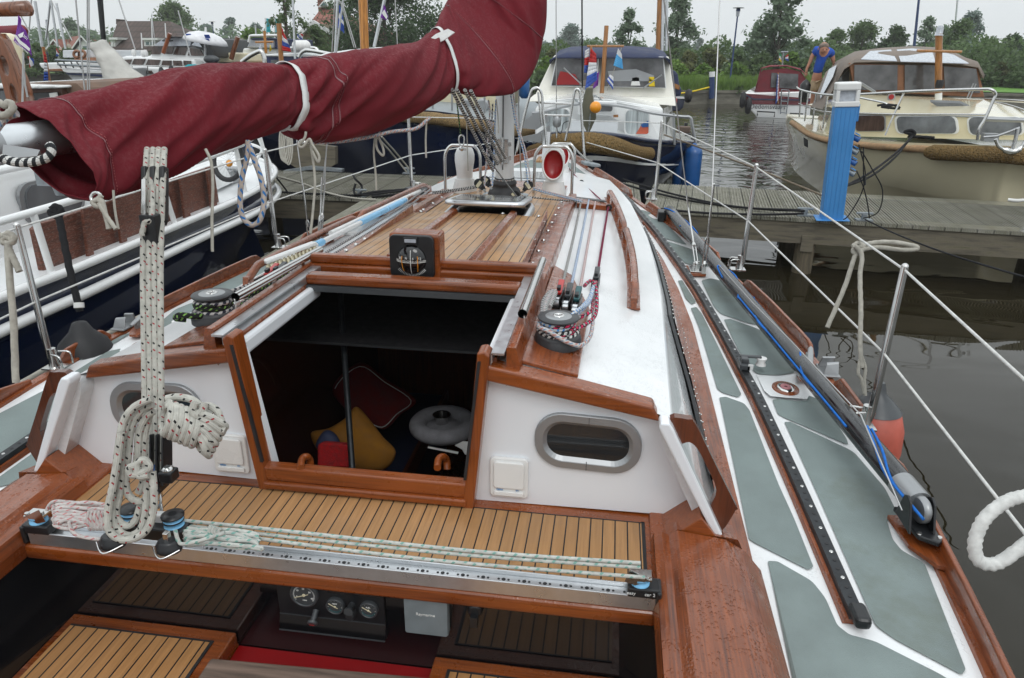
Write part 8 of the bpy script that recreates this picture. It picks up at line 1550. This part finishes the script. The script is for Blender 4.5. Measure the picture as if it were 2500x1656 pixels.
# farmhouse with pyramidal tiled roof and brick gable
hD = thing('farmhouse', P(790, 120, y=46), 'dutch farmhouse with steep red pantile roof and white trimmed brick gable', 'house')
a, b_, c, d = P(672, 112, y=44), P(905, 112, y=44), P(748, 12, y=48), P(752, 12, y=48); bb0, bb1 = V((a.x, 54, a.z)), V((b_.x, 54, b_.z))
MB().add([a, b_, d, c, bb0, bb1], [(0, 1, 2, 3), (1, 5, 2), (0, 3, 4), (3, 2, 5, 4)], smooth=False).build('roof', 'red_pantiles', hD); MB().bx(a.x+.3, b_.x-.3, 44.3, 53.5, .6, a.z).build('wall', 'brown_brick', hD)
MB().prism(PY([(734, 17), (748, 1), (762, 16)], 47.4), (0, .5, 0)).build('ridge_board', 'whitewall', hD); MB().prism(PY([(740, 14), (748, 5), (756, 14)], 47.3), (0, .1, 0)).build('ridge_vent', 'tealglass', hD); MB().box(P(742, -3, y=48.5), (.35, .35, 1.6)).build('chimney', 'red_pantiles', hD)
g0 = [(686, 118), (705, 76), (724, 53), (787, 93), (788, 122)]; MB().prism(PY(g0, 41), (0, 4, 0)).build('gable_wall', 'brown_brick', hD)
for q in (((724, 51), (789, 92)), ((724, 51), (688, 84))): MB().beam(P(*q[0], y=40.9), P(*q[1], y=40.9), .25, .2).build('gable_trim', 'whitewall', hD)
for x0, y0, x1, y1 in ((723, 68, 731, 78), (716, 92, 719, 116), (727, 96, 741, 114), (713, 90, 716, 116)):
    w_ = MB().prism(PY([(x0-1.5, y0-1.5), (x1+1.5, y0-1.5), (x1+1.5, y1+1.5), (x0-1.5, y1+1.5)], 40.93), (0, .05, 0)).build('window_frame', 'whitewall', hD); MB().prism(PY([(x0, y0), (x1, y0), (x1, y1), (x0, y1)], 40.9), (0, .03, 0)).build('pane', 'tealglass', w_)
MB().tube(PY([(790, 93), (791, 124)], 40.8), .08, 6).build('downpipe', 'whitewall', hD)
hE = thing('house', P(5, 130, y=40), 'thatched house cut by the left edge behind the wooden boom crutch', 'house'); MB().add([P(-90, 125, y=38), P(38, 122, y=38), P(25, 62, y=43), P(-60, 62, y=43), P(44, 120, y=48)], [(0, 1, 2, 3), (1, 4, 2)], smooth=False).build('roof', 'thatch', hE); MB().prism(PY([(-80, 122), (30, 120), (30, 150), (-80, 150)], 38.6), (0, 8, 0)).build('wall', 'render', hE); MB().prism(PY([(30, 125), (62, 127), (62, 150), (30, 150)], 39), (0, 3, 0)).build('porch', 'whitewall', hE)
hF = thing('shed', P(640, 110, y=60), 'grey roofed house half hidden behind the willow bush', 'house'); MB().add([P(548, 96, y=60), P(600, 96, y=60), P(590, 78, y=63), P(565, 78, y=63)], [(0, 1, 2, 3)]).build('roof', 'rooftile', hF); MB().prism(PY([(548, 96), (600, 96), (600, 125), (548, 125)], 60.3), (0, 4, 0)).build('wall', 'whitewall', hF)
# ================================================================ boats on the left
def boat(name, loc, lab, y, parts):
    t = thing(name, loc, lab, 'boat')
    for nm, m, dy, dep, pts, *rest in parts: MB().prism(PY(pts, y+dy), (0, dep, 0)).build(nm, m, t, bev=rest[0] if rest else .02)
    return t
# white cruiser with dark canopy
i2 = lambda l: [((300+x*320/2281)/K_, (40+y*320/2281)/K_) for x, y in l]
wc = boat('motor_cruiser', P(390, 200, y=17), 'large white motor cruiser with black canopy and brown curtained windows on the left', 17, [
 ('hull', 'enamel', 0, 4, i2([(-200, 860), (70, 850), (640, 890), (1500, 900), (1500, 1500), (-150, 1500)]), .05),
 ('lower_cabin', 'enamel', .3, 3.2, i2([(-60, 720), (40, 690), (640, 740), (1250, 750), (1250, 1000), (640, 1000), (-150, 900)]), .05),
 ('flybridge', 'enamel', .6, 2.6, i2([(460, 700), (530, 500), (1160, 520), (1370, 560), (1480, 740), (1450, 800), (460, 760)]), .05),
 ('canopy_front', 'clearvinyl', .5, .1, i2([(535, 510), (690, 400), (850, 362), (1220, 380), (1160, 520)]), .01),
 ('canopy', 'black', .45, 2.2, i2([(1230, 372), (1500, 385), (1580, 720), (1475, 735), (1375, 560), (1175, 510)]), .03), ('canopy_roof', 'black', .4, 2, i2([(700, 392), (850, 350), (1230, 358), (1230, 380), (860, 368), (700, 408)]), .02), ('side_vinyl', 'clearvinyl', .4, .03, i2([(1190, 500), (1280, 420), (1370, 540)]), 0)])
for l in ([(-20, 760), (150, 750), (110, 840), (-40, 830)], [(195, 740), (390, 742), (340, 850), (150, 842)], [(440, 750), (650, 758), (610, 860), (390, 852)], [(690, 768), (840, 770), (840, 980), (700, 975), (660, 880)], [(870, 770), (1010, 772), (1050, 980), (890, 985)], [(1050, 770), (1180, 775), (1190, 900), (1060, 880)]): MB().prism(PY(i2(l), 17.26), (0, .03, 0)).build('window', 'tintbrown', wc)
for l in ([(530, 515), (690, 515), (640, 665), (480, 665)], [(720, 520), (890, 518), (850, 660), (690, 650)], [(940, 522), (1120, 535), (1070, 680), (870, 668)], [(1170, 545), (1340, 575), (1415, 690), (1125, 685)]): MB().prism(PY(i2(l), 17.56), (0, .03, 0)).build('upper_window', 'tintbrown', wc)
MB().prism(PY(i2([(305, 945), (490, 945), (525, 1000), (310, 1000)]), 16.97), (0, .03, 0)).build('hull_window', 'tintbrown', wc)
for x in (160, 430, 660, 870, 1080): MB().tube(PY(i2([(x, 850), (x, 1010)]), 16.8), .015, 6).build('rail_post', 'ss', wc)
for q in ([(130, 855), (660, 870), (1300, 885)], [(660, 940), (1300, 955)]): MB().tube(PY(i2(q), 16.8), .014, 6).build('rail', 'ss', wc)
MB().tube(PY(i2([(700, 640), (820, 300)]), 17.3), .05, 8).build('signal_mast', 'varz', wc); MB().tube(PY(i2([(690, 425), (865, 425)]), 17.3), .02, 6).build('crosstree', 'black', wc)
for x, y0, y1 in ((320, 290, 560), (500, 40, 520), (735, 120, 370)): MB().tube(PY(i2([(x, y0), (x+15, y1)]), 17.2), .015, 6).build('aerial', 'enamel', wc)
for x, y in ((190, 640), (400, 645), (350, 650)): MB().lathe(PY(i2([(x, y)]), 17.1)[0], [(.03, -.08), (.06, 0), (.03, .08)], seg=10).build('deck_lamp', 'cowl', wc)
for i, (x, y) in enumerate(((685, 1045), (858, 1015))): tag(MB().lathe(PY(i2([(x, y)]), 16.6)[0], [(.03, .2), (.05, .16), (.09, .02), (.08, -.5), (.02, -.6)], seg=12).build('fender', 'rubber'), ('left', 'right')[i]+' black fender on the side of the large white cruiser', 'fender')
tag(MB().prism(PY(i2([(1070, 870), (1110, 835), (1180, 840), (1210, 900), (1160, 960), (1075, 970)]), 16.7), (0, .3, 0)).build('inflatable_toy', 'f_teal', bev=.08, seg=3), 'turquoise and grey bundle on the aft deck of the large white cruiser', 'bundle')
tag(MB().ball(PY(i2([(1540, 750)]), 16)[0], .13, 14, (1.4, .8, .7)).build('grey_tarpaulin', 'dgrey'), 'dark grey tarpaulin bundle behind the white cruiser', 'tarpaulin')
# parasol
pc = PY(i2([(1440, 255)]), 16.5)[0]; rr_ = (PY(i2([(1790, 460)]), 16.5)[0]-PY(i2([(1090, 330)]), 16.5)[0]).length/2
pr_ = thing('parasol', pc-V((0, 0, 1)), 'white parasol with small blue print open over the white cruiser', 'parasol'); ax_ = V((.18, 0, 1)).normalized(); MB().lathe(pc-ax_*.02, [(rr_, -.46*rr_), (rr_*.92, -.3*rr_), (rr_*.7, -.13*rr_), (rr_*.35, -.03*rr_), (.02, 0)], tuple(ax_), 16).build('canopy', 'f_white', pr_, solid=.01); MB().tube([pc+ax_*.08, pc-ax_*1.6], .025, 8).build('pole', 'enamel', pr_)
for dx, dz_ in ((-.45, -.22), (.45, -.25), (.4, -.42)): MB().box(pc+V((dx*rr_, -rr_*.72, dz_*rr_-.0)), (.12, .01, .08), Matrix.Rotation(R(30), 3, 'X')).build('blue_print', 'f_blue', pr_)
# grey bow of another cruiser
j1 = lambda l: [((x*330/1990)/K_, (y*330/1990)/K_) for x, y in l]
gb = boat('motor_yacht', P(200, 200, y=15.5), 'pale grey steel yacht bow with navy stripe and dark anchor pocket on the left', 15.5, [
 ('hull', 'greyhull', 0, 4, j1([(900, 1010), (1560, 1010), (1560, 1400), (1230, 1330), (1060, 1180)]), .03),
 ('bulwark', 'enamel', -.06, .1, j1([(895, 1010), (1000, 1000), (1560, 1050), (1560, 1085), (1000, 1075), (940, 1060)]), .01),
 ('navy_stripe', 'navyc', -.05, .1, j1([(955, 1078), (1560, 1105), (1560, 1135), (1000, 1100)]), .005),
 ('anchor_pocket', 'black', -.03, .1, j1([(1300, 1215), (1370, 1240), (1445, 1215), (1445, 1330), (1310, 1300)]), .005)])
MB().prism(PY(j1([(1340, 1270), (1380, 1262), (1405, 1275), (1380, 1305)]), 15.4), (0, .05, 0)).build('anchor', 'silver', gb, bev=.01)
for q in ([(815, 885), (1150, 900), (1540, 920)], [(850, 950), (1100, 965), (1500, 985)]): MB().tube(PY(j1(q), 15.4), .022, 6).build('rail', 'galv', gb)
for x0, x1, y1 in ((820, 905, 1000), (925, 975, 1003), (1035, 1085, 1005), (1110, 1200, 1015), (1420, 1520, 1030)): MB().tube(PY(j1([(x0, 888), (x1, y1)]), 15.4), .016, 6).build('rail_post', 'dgrey', gb)
wd = boat('classic_boat', P(130, 165, y=24), 'long wooden topped pale boat with brown deck gear behind the grey bow', 24, [('hull', 'enamel', 0, 4, j1([(560, 930), (1500, 900), (1500, 1060), (700, 1060), (600, 1000)]), .05), ('wooden_strake', 'lavp', -.05, .1, j1([(700, 1020), (950, 1010), (950, 1050), (700, 1048)]), .01), ('wheelhouse', 'greypanel', 1, 3, j1([(920, 740), (1330, 735), (1370, 850), (920, 850)]), .03), ('deckhouse', 'lavp', .5, 2, j1([(1090, 850), (1480, 850), (1480, 905), (1090, 905)]), .02)])
mb = MB()
for cx_, cy_ in ((1130, 800), (1210, 800)): mb.tube([P(*j1([(cx_+45*cos(R(a)), cy_+48*sin(R(a)))])[0], y=23.5) for a in range(0, 360, 20)], .05, 6, closed=True)
mb.build('steering_wheel', 'lavp', wd)
# people far left
def small_person(x, y, h, d, shirt, pants, lab, bend=0):
    b0 = P(*j1([(x, y)])[0], y=d); s = h; t = thing('person', b0, lab, 'person'); q = lambda dx, dz_, dy=0: b0+V((dx*s, dy*s, dz_*s))
    hip, chest, neck, head = q(0, .5), q(-.02-bend*.22, .75-bend*.12), q(-.03-bend*.3, .84-bend*.14), q(-.03-bend*.36, .93-bend*.16)
    body([hip, chest, neck, head, q(-.08-bend*.3, .8-bend*.14, -.05), q(-.12-bend*.38, .62-bend*.18, -.05), q(-.12-bend*.42, .48-bend*.12, -.08), q(.06-bend*.25, .8-bend*.14, .05), q(.1-bend*.3, .62-bend*.16, .02), q(.08-bend*.38, .48-bend*.1, 0), q(-.05, .25), q(-.05, 0), q(.05, .25), q(.06, 0)], [(0, 1), (1, 2), (2, 3), (2, 4), (4, 5), (5, 6), (2, 7), (7, 8), (8, 9), (0, 10), (10, 11), (0, 12), (12, 13)], [.075*s, .085*s, .04*s, .055*s, .04*s, .03*s, .025*s, .04*s, .03*s, .025*s, .05*s, .03*s, .05*s, .03*s], 'skinl' if not shirt else shirt, 'body', t, 1)
    if not shirt or shirt: MB().ball(head+V((0, 0, .0)), .062*s, 10, (1, 1, 1.2)).build('head', 'skinl', t); MB().ball(head+V((0, .01, .02*s)), .066*s, 10, (1, 1, 1)).build('hair', 'hair', t)
    body([q(0, .53), q(-.04, .36), q(.05, .36)], [(0, 1), (0, 2)], [.085*s, .062*s, .062*s], pants, 'shorts', t, 1)
MT['skinl'] = plain('light_skin', (.5, .27, .2), .6); MT['pink'] = plain('pink_cloth', (.7, .08, .16), .8); MT['beige'] = plain('beige_cloth', (.42, .36, .3), .8)
small_person(1010, 935, 1.15, 46, None, 'pink', 'bare backed person in pink shorts bending over the boat rail', 1); small_person(1060, 885, 1.15, 48, 'beige', 'beige', 'person in a beige jacket standing behind the bare backed one'); small_person(715, 950, .8, 40, 'navyc', 'navyc', 'seated person in dark clothes left of the bare backed one')
# brown cabin boat nearest left
bb = boat('cabin_boat', P(80, 240, y=8.5), 'varnished brown cabin boat with canvas cover at the left edge', 8.5, [
 ('cabin_front', 'brownp', 0, .1, j1([(-200, 1290), (880, 1280), (920, 1400), (900, 1540), (-200, 1540)]), .01), ('roof', 'enamel', -.1, 2.5, j1([(-200, 1235), (330, 1240), (880, 1262), (890, 1300), (330, 1318), (-200, 1300)]), .02), ('roof_canvas', 'tanb', .1, 2.5, j1([(300, 1225), (800, 1205), (1120, 1225), (1210, 1300), (1280, 1420), (950, 1460), (900, 1300), (330, 1240)]), .04),
 ('left_window', 'glass2', -.03, .05, j1([(-200, 1325), (180, 1335), (210, 1500), (-200, 1500)]), .005), ('front_window', 'glass', -.03, .05, j1([(440, 1400), (480, 1370), (830, 1352), (850, 1400), (700, 1500), (430, 1500)]), .005), ('curtain', 'pwhite', -.05, .02, j1([(720, 1375), (825, 1362), (840, 1420), (740, 1450)]), 0), ('hull', 'navy', .1, 3, j1([(-200, 1540), (900, 1530), (850, 1700), (-200, 1750)]), .02)])
for l in ([(360, 1270), (540, 1262), (545, 1300), (370, 1312)], [(600, 1262), (790, 1258), (800, 1292), (610, 1300)], [(10, 1255), (300, 1260), (300, 1300), (10, 1300)]): MB().prism(PY(j1(l), 8.38), (0, .03, 0)).build('roof_hatch', 'enamel', bb, bev=.01)
# wooden boom crutch with oval holes (built as side strips and bridges)
def plankring(pts_out, holes, y, th, m, name, lab):
    t = thing(name, P(*j1([(150, 1100)])[0], y=y), lab, 'mast step'); me = bpy.data.curves.new(name, 'CURVE'); me.dimensions = '2D'; me.fill_mode = 'BOTH'
    o0 = P(*pts_out[0], y=y)
    for k, lp in enumerate([pts_out]+holes):
        q = [P(u, v, y=y) for u, v in lp]; sp = me.splines.new('POLY'); sp.points.add(len(q)-1); sp.use_cyclic_u = True
        for i, p in enumerate(q): sp.points[i].co = (p.x-o0.x, p.z-o0.z, 0, 1)
    me.extrude = th/2; me.bevel_depth = .006; tmp = bpy.data.objects.new(name+'_t', me); COL.objects.link(tmp); ms_ = bpy.data.meshes.new_from_object(tmp); bpy.data.objects.remove(tmp)
    for v in ms_.vertices: v.co = V((o0.x+v.co.x, y+th/2-v.co.z, o0.z+v.co.y))
    ms_.materials.clear(); ms_.materials.append(MT[m]); o = bpy.data.objects.new('plank', ms_); COL.objects.link(o); o.parent = t; o.matrix_parent_inverse = Matrix.Translation(-t.location)
def oval(cx, cy, a, b, tilt, n=20): return [j1([(cx+a*cos(q)*cos(tilt)-b*sin(q)*sin(tilt), cy+a*cos(q)*sin(tilt)+b*sin(q)*cos(tilt))])[0] for q in [2*pi*i/n for i in range(n)]]
plankring(j1([(-20, 520), (40, 600), (130, 800), (200, 960), (290, 1150), (350, 1320), (400, 1540), (120, 1540), (60, 1300), (-20, 980)]), [oval(70, 970, 62, 165, R(-17)), oval(205, 1370, 48, 160, R(-17))], 6.2, .09, 'lavd', 'mast_crutch', 'varnished wooden leaning plank with two oval holes at the left edge')
tag(MB().tube(PY(j1([(-60, 145), (420, 125), (448, 125)]), 6.5), [.05*1.2, .055*1.2, .03], 14).build('wooden_spar', 'lavd'), 'dark varnished wooden spar entering from the left edge above the purple flag', 'spar')
tag(MB().tube(PY(j1([(-60, 490), (350, 470), (380, 480)]), 11), [.1, .1, .05], 12).build('furled_sail', 'maroonc'), 'furled maroon sail behind the purple flag', 'sail')
tag(MB().lathe(P(*j1([(170, 860)])[0], y=9), [(.08, -.35), (.13, -.1), (.16, .2), (.15, .26), (.05, .3)], seg=16).build('lantern', 'cream'), 'cream coloured deck lantern behind the wooden plank', 'lantern')
fg = flag(j1([(265, 225), (365, 450), (480, 830), (200, 600)]), 5.8, ['f_pur'], 'large purple pennant with white lettering at the top left', wav=.015)
a0 = P(*j1([(340, 520)])[0], y=5.75); dx_ = (P(*j1([(440, 740)])[0], y=5.75)-P(*j1([(230, 600)])[0], y=5.75)).normalized()
up_ = V((.55, 0, .83)); xx = P(*j1([(430, 800)])[0], y=5.74)-P(*j1([(205, 600)])[0], y=5.74)
text('MARREKRITE.NL', xx.length*.125, 'pwhite', (P(*j1([(205, 600)])[0], y=5.74)+xx*.5), tuple(xx), (-xx.z*0+.65, 0, .75), fg, 'flag_lettering'); text('201', xx.length*.2, 'pwhite', P(*j1([(375, 555)])[0], y=5.74), tuple(xx), (.65, 0, .75), fg, 'flag_lettering')
for l in ([(215, 510), (240, 520), (300, 600), (380, 660), (440, 720), (430, 755), (360, 700), (280, 640), (225, 560)], [(260, 515), (350, 470), (330, 545), (290, 560)]): MB().prism(PY(j1(l), 5.765), (0, .002, 0)).build('flag_emblem', 'pwhite', fg)
MT['lw'] = MT['f_white']
for pts, y, cols, lab in ((j1([(400, 830), (470, 860), (500, 940), (440, 1010)]), 9.5, ['f_red', 'f_white', 'f_blue'], 'Dutch flag hanging just right of the purple pennant'), (j1([(640, 760), (665, 800), (715, 1195), (640, 1200)]), 12, ['f_red', 'f_white', 'f_blue'], 'long Dutch flag draped beside the wooden flagstaff')): flag(pts, y, cols, lab, vert='just' in lab)
tag(MB().tube(PY(j1([(635, 690), (725, 1200)]), 12.05), .028, 8).build('flagstaff', 'lav'), 'wooden flagstaff of the long draped Dutch flag', 'flagstaff')
flag(j1([(825, 700), (868, 770), (862, 835), (825, 830)]), 30, ['f_red', 'f_white', 'f_blue'], 'small Dutch flag in front of the hedge')
flag(i2([(1775, 455), (1805, 520), (1825, 670), (1735, 590)]), 19, ['f_red', 'f_white', 'f_blue'], 'Dutch flag under the edge of the white parasol'); tag(MB().tube(PY(i2([(1775, 455), (1655, 730)]), 19.05), .035, 8).build('flagstaff', 'lav'), 'leaning flagstaff under the parasol edge', 'flagstaff')
tag(MB().tube(PY(i2([(2000, 360), (1885, 745)]), 18), .06, 8).build('leaning_mast', 'lavd'), 'short brown leaning mast right of the parasol', 'mast')
k3 = lambda l: [((600+x*400/2367)/K_, (y*400/2367)/K_) for x, y in l]
flag(k3([(520, 400), (560, 500), (665, 760), (520, 730)]), 12, ['f_red', 'f_white', 'f_blue', 'f_red'], 'large Dutch flag on the wooden staff left of the farmhouse'); tag(MB().tube(PY(k3([(478, 340), (515, 900)]), 12.05), [.045, .04], 10).build('flagstaff', 'lav'), 'thick wooden flagstaff left of the farmhouse', 'flagstaff')
for x, w in ((290, 65), (420, 75)): fo = flag(k3([(x, 265), (x+w, 275), (x+w, 470), (x+5, 470)]), 36, ['f_teal'], ('left' if x < 300 else 'right')+' of the two tall turquoise banners', cat='banner'); tag(MB().tube(PY(k3([(x-3, 262), (x+3, 640)]), 36.02), .05, 6).build('banner_pole', 'enamel'), ('left' if x < 300 else 'right')+' turquoise banner pole', 'pole')
flag(k3([(1350, 70), (1400, 230), (1425, 490), (1325, 400)]), 13, ['f_blue', 'f_white', 'f_blue', 'f_blue'], 'blue flag with white and orange marks in front of the farmhouse roof'); fpu = flag(k3([(1995, 60), (2058, 235), (2030, 300), (1945, 250)]), 11, ['f_pur'], 'small purple flag with white marks in front of the big dark tree'); MB().prism(PY(k3([(1965, 190), (2000, 140), (2050, 240), (2030, 280)]), 10.96), (0, .004, 0)).build('flag_emblem', 'pwhite', fpu)
tag(MB().tube(PY(k3([(2010, -20), (1855, 680)]), 11.05), .025, 8).build('flag_pole', 'alu'), 'leaning pole carrying the small purple flag', 'pole')
flag(k3([(745, 480), (790, 560), (800, 600), (740, 540)]), 32, ['f_blue', 'f_white'], 'small blue flag in front of the farmhouse gable'); flag(k3([(790, 480), (825, 500), (822, 600), (785, 550)]), 32, ['f_red', 'f_white', 'f_blue'], 'small red white and blue flag in front of the farmhouse gable')
flag(k3([(205, 640), (230, 690), (235, 740), (175, 730)]), 18, ['f_white', 'f_blue'], 'white and blue pennant on the blue canopied boat'); flag(k3([(345, 640), (382, 710), (350, 745)]*1+[(342, 745)]), 18, ['f_yel'], 'yellow triangular pennant on the blue canopied boat')
# orange wooden mast and metal masts / stays
tag(MB().tube(PY(k3([(1722, 800), (1692, 0), (1685, -400)]), 9), [.052, .055, .055], 14).build('wooden_mast', 'lavo'), 'orange varnished wooden mast rising behind the boom cover', 'mast')
tag(MB().tube(PY([(240, 100), (226, -60)], 11), [.036, .045], 14).build('dark_mast', 'black'), 'black mast rising above the bundled white sail', 'mast')
for pts, y, r, m, lab in ((k3([(1290, 810), (1330, -100)]), 9.5, .028, 'alu', 'grey mast just left of the blue flag'), (k3([(1300, 800), (1415, -50)]), 9.6, .02, 'alu', 'slanting grey spar crossing the blue flag'), (k3([(712, 850), (675, -100)]), 10, .026, 'alu', 'thin grey mast in front of the larch'), (j1([(620, 690), (515, 20)]), 16, .05, 'alu', 'grey mast above the long draped flag'), (j1([(680, 560), (740, 10)]), 30, .07, 'alu', 'left bluish mast of the far group'), (j1([(850, 680), (750, 20)]), 30, .07, 'alu', 'second mast of the far group'), (j1([(965, 720), (830, 50)]), 28, .07, 'alu', 'third mast of the far group'), (j1([(725, 690), (675, 290)]), 32, .06, 'alu', 'short mast in the far group'), (i2([(580, 640), (500, -50)]), 25, .02, 'alu', 'aerial like mast in front of the brown roof'), (k3([(150, 510), (140, 360)]), 40, .08, 'alu', 'far short mast beside the banners'), (k3([(655, 680), (645, 330)]), 34, .05, 'enamel', 'white pole right of the big Dutch flag')): tag(MB().tube(PY(pts, y), r*.62, 8).build('yacht_mast', m), lab, 'mast')
WL = ['far left', 'second from the left', 'third from the left', 'left of the black mast', 'crossing the brown roof', 'steep one right of the brown roof', 'right of the parasol top', 'left of the wooden mast', 'second left of the wooden mast', 'in front of the big dark tree', 'above the purple pennant', 'slanting over the far masts', 'thin one by the black mast']
for i, (pts, y, r) in enumerate(((j1([(330, 1520), (345, 780)]), 5.6, .008), (j1([(405, 1430), (370, 1250), (350, 1000)]), 5.7, .008), (j1([(1250, 1360), (1110, -50)]), 7, .008), (j1([(1290, 1350), (1285, -50)]), 7, .0075), (j1([(1320, 1340), (1310, -50)]), 7, .006), (j1([(1990, 730), (1740, -30)]), 8, .008), (i2([(1180, 700), (960, -100)]), 9, .008), (k3([(1565, 690), (1370, 20)]), 9.4, .007), (k3([(1590, 690), (1400, 60)]), 9.4, .007), (k3([(2190, 640), (2155, -60)]), 9, .006), (j1([(420, 560), (465, -30)]), 8, .008), (j1([(1060, 600), (750, 0)]), 26, .02), (j1([(440, 480), (170, -30)]), 6.6, .006))): tag(MB().tube(PY(pts, y), r, 6).build('rigging_wire', 'steelwire'), 'rigging wire of a moored yacht, '+WL[i], 'wire')
# bundled white sail on the black mast
t = thing('bundled_sail', P(290, 170, y=11), 'bundled off white sail cover under the black mast', 'sail'); mb = MB(); rows = []
for k, (l, r_) in enumerate((((1400, 690), (1560, 600)), ((1470, 800), (1640, 700)), ((1530, 960), (1790, 850)), ((1545, 1100), (1960, 1020)), ((1550, 1300), (2150, 1150)), ((1560, 1420), (2500, 1330)))):
    A, B_ = PY(j1([l, r_]), 10.8); row = []
    for i in range(15): f = i/14; p = A.lerp(B_, f); row.append(p+V((0, -.28*math.sin(pi*f)+.05*mnoise.noise(V((f*4, k*.9, 1))), .04*mnoise.noise(V((f*5, k, 5))))))
    rows.append(row)
sr = []
for a, b_ in zip(rows, rows[1:]):
    for q in range(4): sr.append([p.lerp(p2, q/4)+V((0, .04*mnoise.noise(V((p.x*5, q+len(sr)*.3, p.z*6))), 0)) for p, p2 in zip(a, b_)])
mb.loft(sr+[rows[-1]], False); mb.build('sailcloth', 'offwhite', t, solid=.02)
for k in range(7): MB().tube([sr[k*3][0], sr[k*3][0]+V((-.03, -.03, -.04)), sr[min(len(sr)-1, k*3+1)][0]], .01, 5).build('lacing', 'black', t)
# blue canopied boat and blue cabin boat
bc = boat('cabin_cruiser', P(600, 130, y=18.5), 'white cruiser with navy and clear canopy beside the turquoise banners', 18.5, [('canopy', 'clearvinyl', 0, 2.0, k3([(10, 690), (70, 560), (250, 550), (420, 560), (410, 700)]), .03), ('canopy_frame', 'navyc', -.03, 2.2, k3([(60, 565), (120, 548), (300, 545), (470, 560), (485, 720), (415, 700), (425, 580), (80, 578)]), .02), ('cabin', 'enamel', .1, 2.5, k3([(-40, 700), (480, 705), (480, 800), (-60, 800)]), .03), ('coachroof', 'cream', -.3, 2.5, k3([(-500, 800), (-300, 760), (240, 770), (250, 900), (-560, 900)]), .04), ('wooden_trim', 'lavp', -.4, .1, k3([(0, 905), (250, 890), (250, 935), (0, 940)]), .01)])
MB().tube(PY(k3([(40, 610), (60, 520), (90, 515), (470, 510), (490, 560)]), 18.4), .03, 8).build('arch_tube', 'enamel', bc); MB().tube(PY(k3([(270, 450), (292, 770)]), 18.2), .035, 8).build('signal_mast', 'lavo', bc); MB().tube(PY(k3([(140, 612), (400, 608)]), 18.2), .02, 6).build('crosstree', 'lavo', bc)
bl = boat('cabin_boat', P(680, 140, y=13), 'blue and white cabin boat behind the middle of the boom cover', 13, [('roof', 'enamel', -.1, 2, k3([(255, 790), (640, 765), (1100, 800), (1100, 825), (255, 815)]), .02), ('cabin', 'navyl', 0, 2, k3([(280, 815), (1000, 815), (1000, 1000), (290, 960)]), .01), ('window', 'glass2', -.04, .05, k3([(360, 870), (480, 865), (480, 950), (360, 950)]), .005)])
MB().tube(smooth(PY(k3([(770, 830), (800, 770), (850, 735), (900, 728), (1100, 760), (1260, 795)]), 11.5), 4), .03, 10).build('hoop', 'ss', bl); MB().tube(smooth(PY(k3([(-60, 900), (60, 810), (190, 745), (235, 760), (270, 850), (275, 950)]), 11.5), 4), .035, 10).build('hoop', 'ss', bl); MB().tube(smooth(PY(k3([(650, 700), (850, 690), (1000, 700), (1040, 735)]), 12.8), 4), .03, 8).build('roof_rail', 'ss', bl)
tag(MB().loft([[P(*k3([(x, y)])[0], y=9.8)+V((0, dy, 0)) for x, y, dy in sec] for sec in ([(1020, 820, 0), (1020, 810, .05), (1020, 825, .1)], [(1080, 850, 0), (1080, 770, .15), (1080, 850, .5)], [(1400, 850, 0), (1400, 720, .2), (1400, 850, .9)], [(1700, 850, 0), (1700, 692, .2), (1700, 850, 1)], [(1890, 850, 0), (1890, 680, .2), (1890, 850, 1)], [(2100, 850, 0), (2100, 690, .2), (2100, 850, 1)])], False).build('upturned_dinghy', 'enamel'), 'white dinghy hull lying behind the boom cover', 'dinghy')
for x in (750, 803, 860): MB().ball(P(*k3([(x, 668)])[0], y=12.8), .1, 10).build('deck_light', 'cowl', bl)
hz_m = bpy.data.materials.new('damp_air'); hz_m.use_nodes = True; t = hz_m.node_tree; t.nodes.clear(); o = N(t, 'ShaderNodeOutputMaterial'); pv = N(t, 'ShaderNodeVolumePrincipled', i_Density=.001); pv.inputs['Color'].default_value = (1, 1, 1, 1); L(t, pv.outputs[0], o.inputs['Volume'])
MT['haze'] = hz_m; tag(MB().bx(-330, 330, -70, 330, -1.5, 18).build('haze', 'haze'), 'thin pale haze over the whole harbour', 'haze', kind='stuff')
